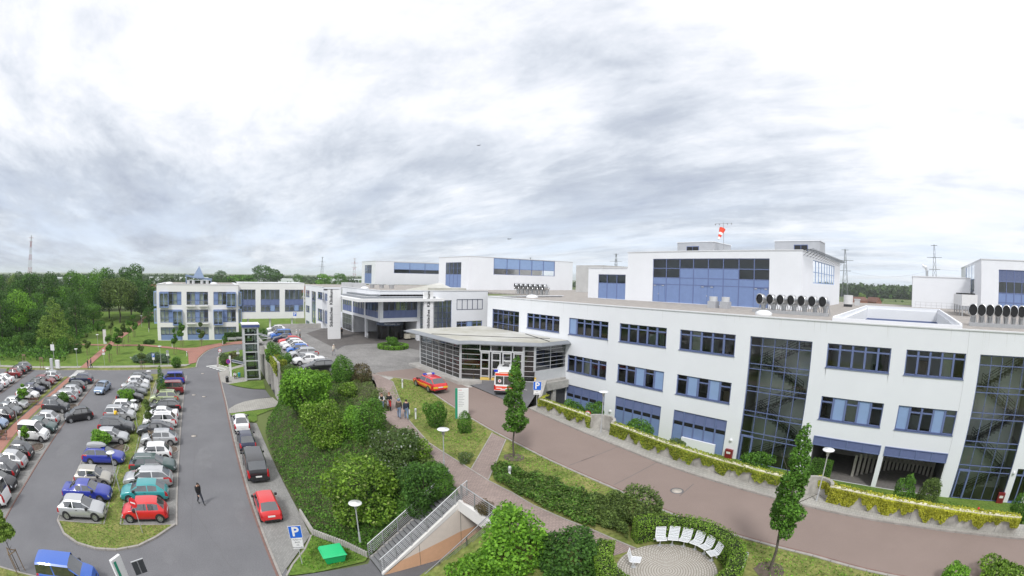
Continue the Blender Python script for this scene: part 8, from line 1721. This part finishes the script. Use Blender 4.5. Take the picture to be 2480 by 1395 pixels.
# thin streaks of the blue sky low down
hz=rng(sp.outputs[2],.0,.26,1,0); st=noise(plane,.33,6,.6,(2,9,0),.3,(1,2.6,1),R(-52))
fac=mth('MULTIPLY',hz,rng(st,.38,.66,.15,.85))
low=N.new('ShaderNodeValToRGB'); e=low.color_ramp.elements; e[0].position=0; e[0].color=(.72,.80,.89,1); e[1].position=.30; e[1].color=(.50,.58,.74,1); x=e.new(.07); x.color=(.60,.69,.83,1); L.new(sp.outputs[2],low.inputs[0])
mx=N.new('ShaderNodeMix'); mx.data_type='RGBA'; L.new(fac,mx.inputs[0]); L.new(cr.outputs[0],mx.inputs[6]); L.new(low.outputs[0],mx.inputs[7])
STR=.1
sc=N.new('ShaderNodeVectorMath'); sc.operation='SCALE'; sc.inputs['Scale'].default_value=CLOUD/STR if 'CLOUD' in globals() else 1.0/STR; L.new(mx.outputs[2],sc.inputs[0])
m2=N.new('ShaderNodeMix'); m2.data_type='RGBA'; m2.inputs[0].default_value=.93; L.new(sky.outputs[0],m2.inputs[6]); L.new(sc.outputs[0],m2.inputs[7]); L.new(m2.outputs[2],bg.inputs[0]); bg.inputs[1].default_value=STR
sl=bpy.data.lights.new('sun','SUN'); sl.energy=1.7; sl.angle=R(12); sl.color=(1,.99,.98); so=bpy.data.objects.new('sun',sl); COL.objects.link(so)
az=R(SUN_AZ); sd=Vector((math.sin(az)*math.cos(R(SUN_EL)),math.cos(az)*math.cos(R(SUN_EL)),math.sin(R(SUN_EL)))); so.rotation_euler=sd.to_track_quat('Z','Y').to_euler(); so.location=(0,0,200)
cd=bpy.data.cameras.new('camera'); cd.type='PANO'; co=bpy.data.objects.new('camera',cd); COL.objects.link(co)
cd.sensor_fit='HORIZONTAL'; cd.sensor_width=36; cd.sensor_height=36*1395/2480
cd.panorama_type='FISHEYE_EQUISOLID'; cd.fisheye_lens=16.0; cd.fisheye_fov=R(180)
cd.clip_start=.1; cd.clip_end=20000
CM=((0.6201621,-0.0317233,0.7838320),(0.7841200,-0.0049335,-0.6205896),(0.0235542,0.9994845,0.0218153))
co.matrix_world=Matrix.Translation((0,0,16.2))@Matrix(CM).to_4x4()
S.camera=co
S.render.engine='CYCLES'; S.view_settings.view_transform='Standard'; S.view_settings.look='None'; S.view_settings.exposure=0.48; S.view_settings.gamma=1
S.cycles.max_bounces=6; S.cycles.transparent_max_bounces=12; S.cycles.diffuse_bounces=3; S.cycles.glossy_bounces=3; S.cycles.use_denoising=True; S.cycles.sample_clamp_indirect=6

# a little air: far trees and sheds fade towards the horizon
hb=MB(); hb.box(-9100,9100,-9100,9100,-1.1,66); hm=bpy.data.materials.new('haze'); hm.use_nodes=True; hn=hm.node_tree; hn.nodes.remove(hn.nodes['Principled BSDF']); pv_=hn.nodes.new('ShaderNodeVolumePrincipled'); pv_.inputs['Color'].default_value=(.86,.90,.96,1); pv_.inputs['Density'].default_value=.00014; pv_.inputs['Anisotropy'].default_value=.2; hn.links.new(pv_.outputs[0],hn.nodes['Material Output'].inputs['Volume'])
ho=hb.build('haze',hm); ho['kind']='stuff'; ho['label']='thin pale haze in the air over the far fields'
S.cycles.volume_bounces=1
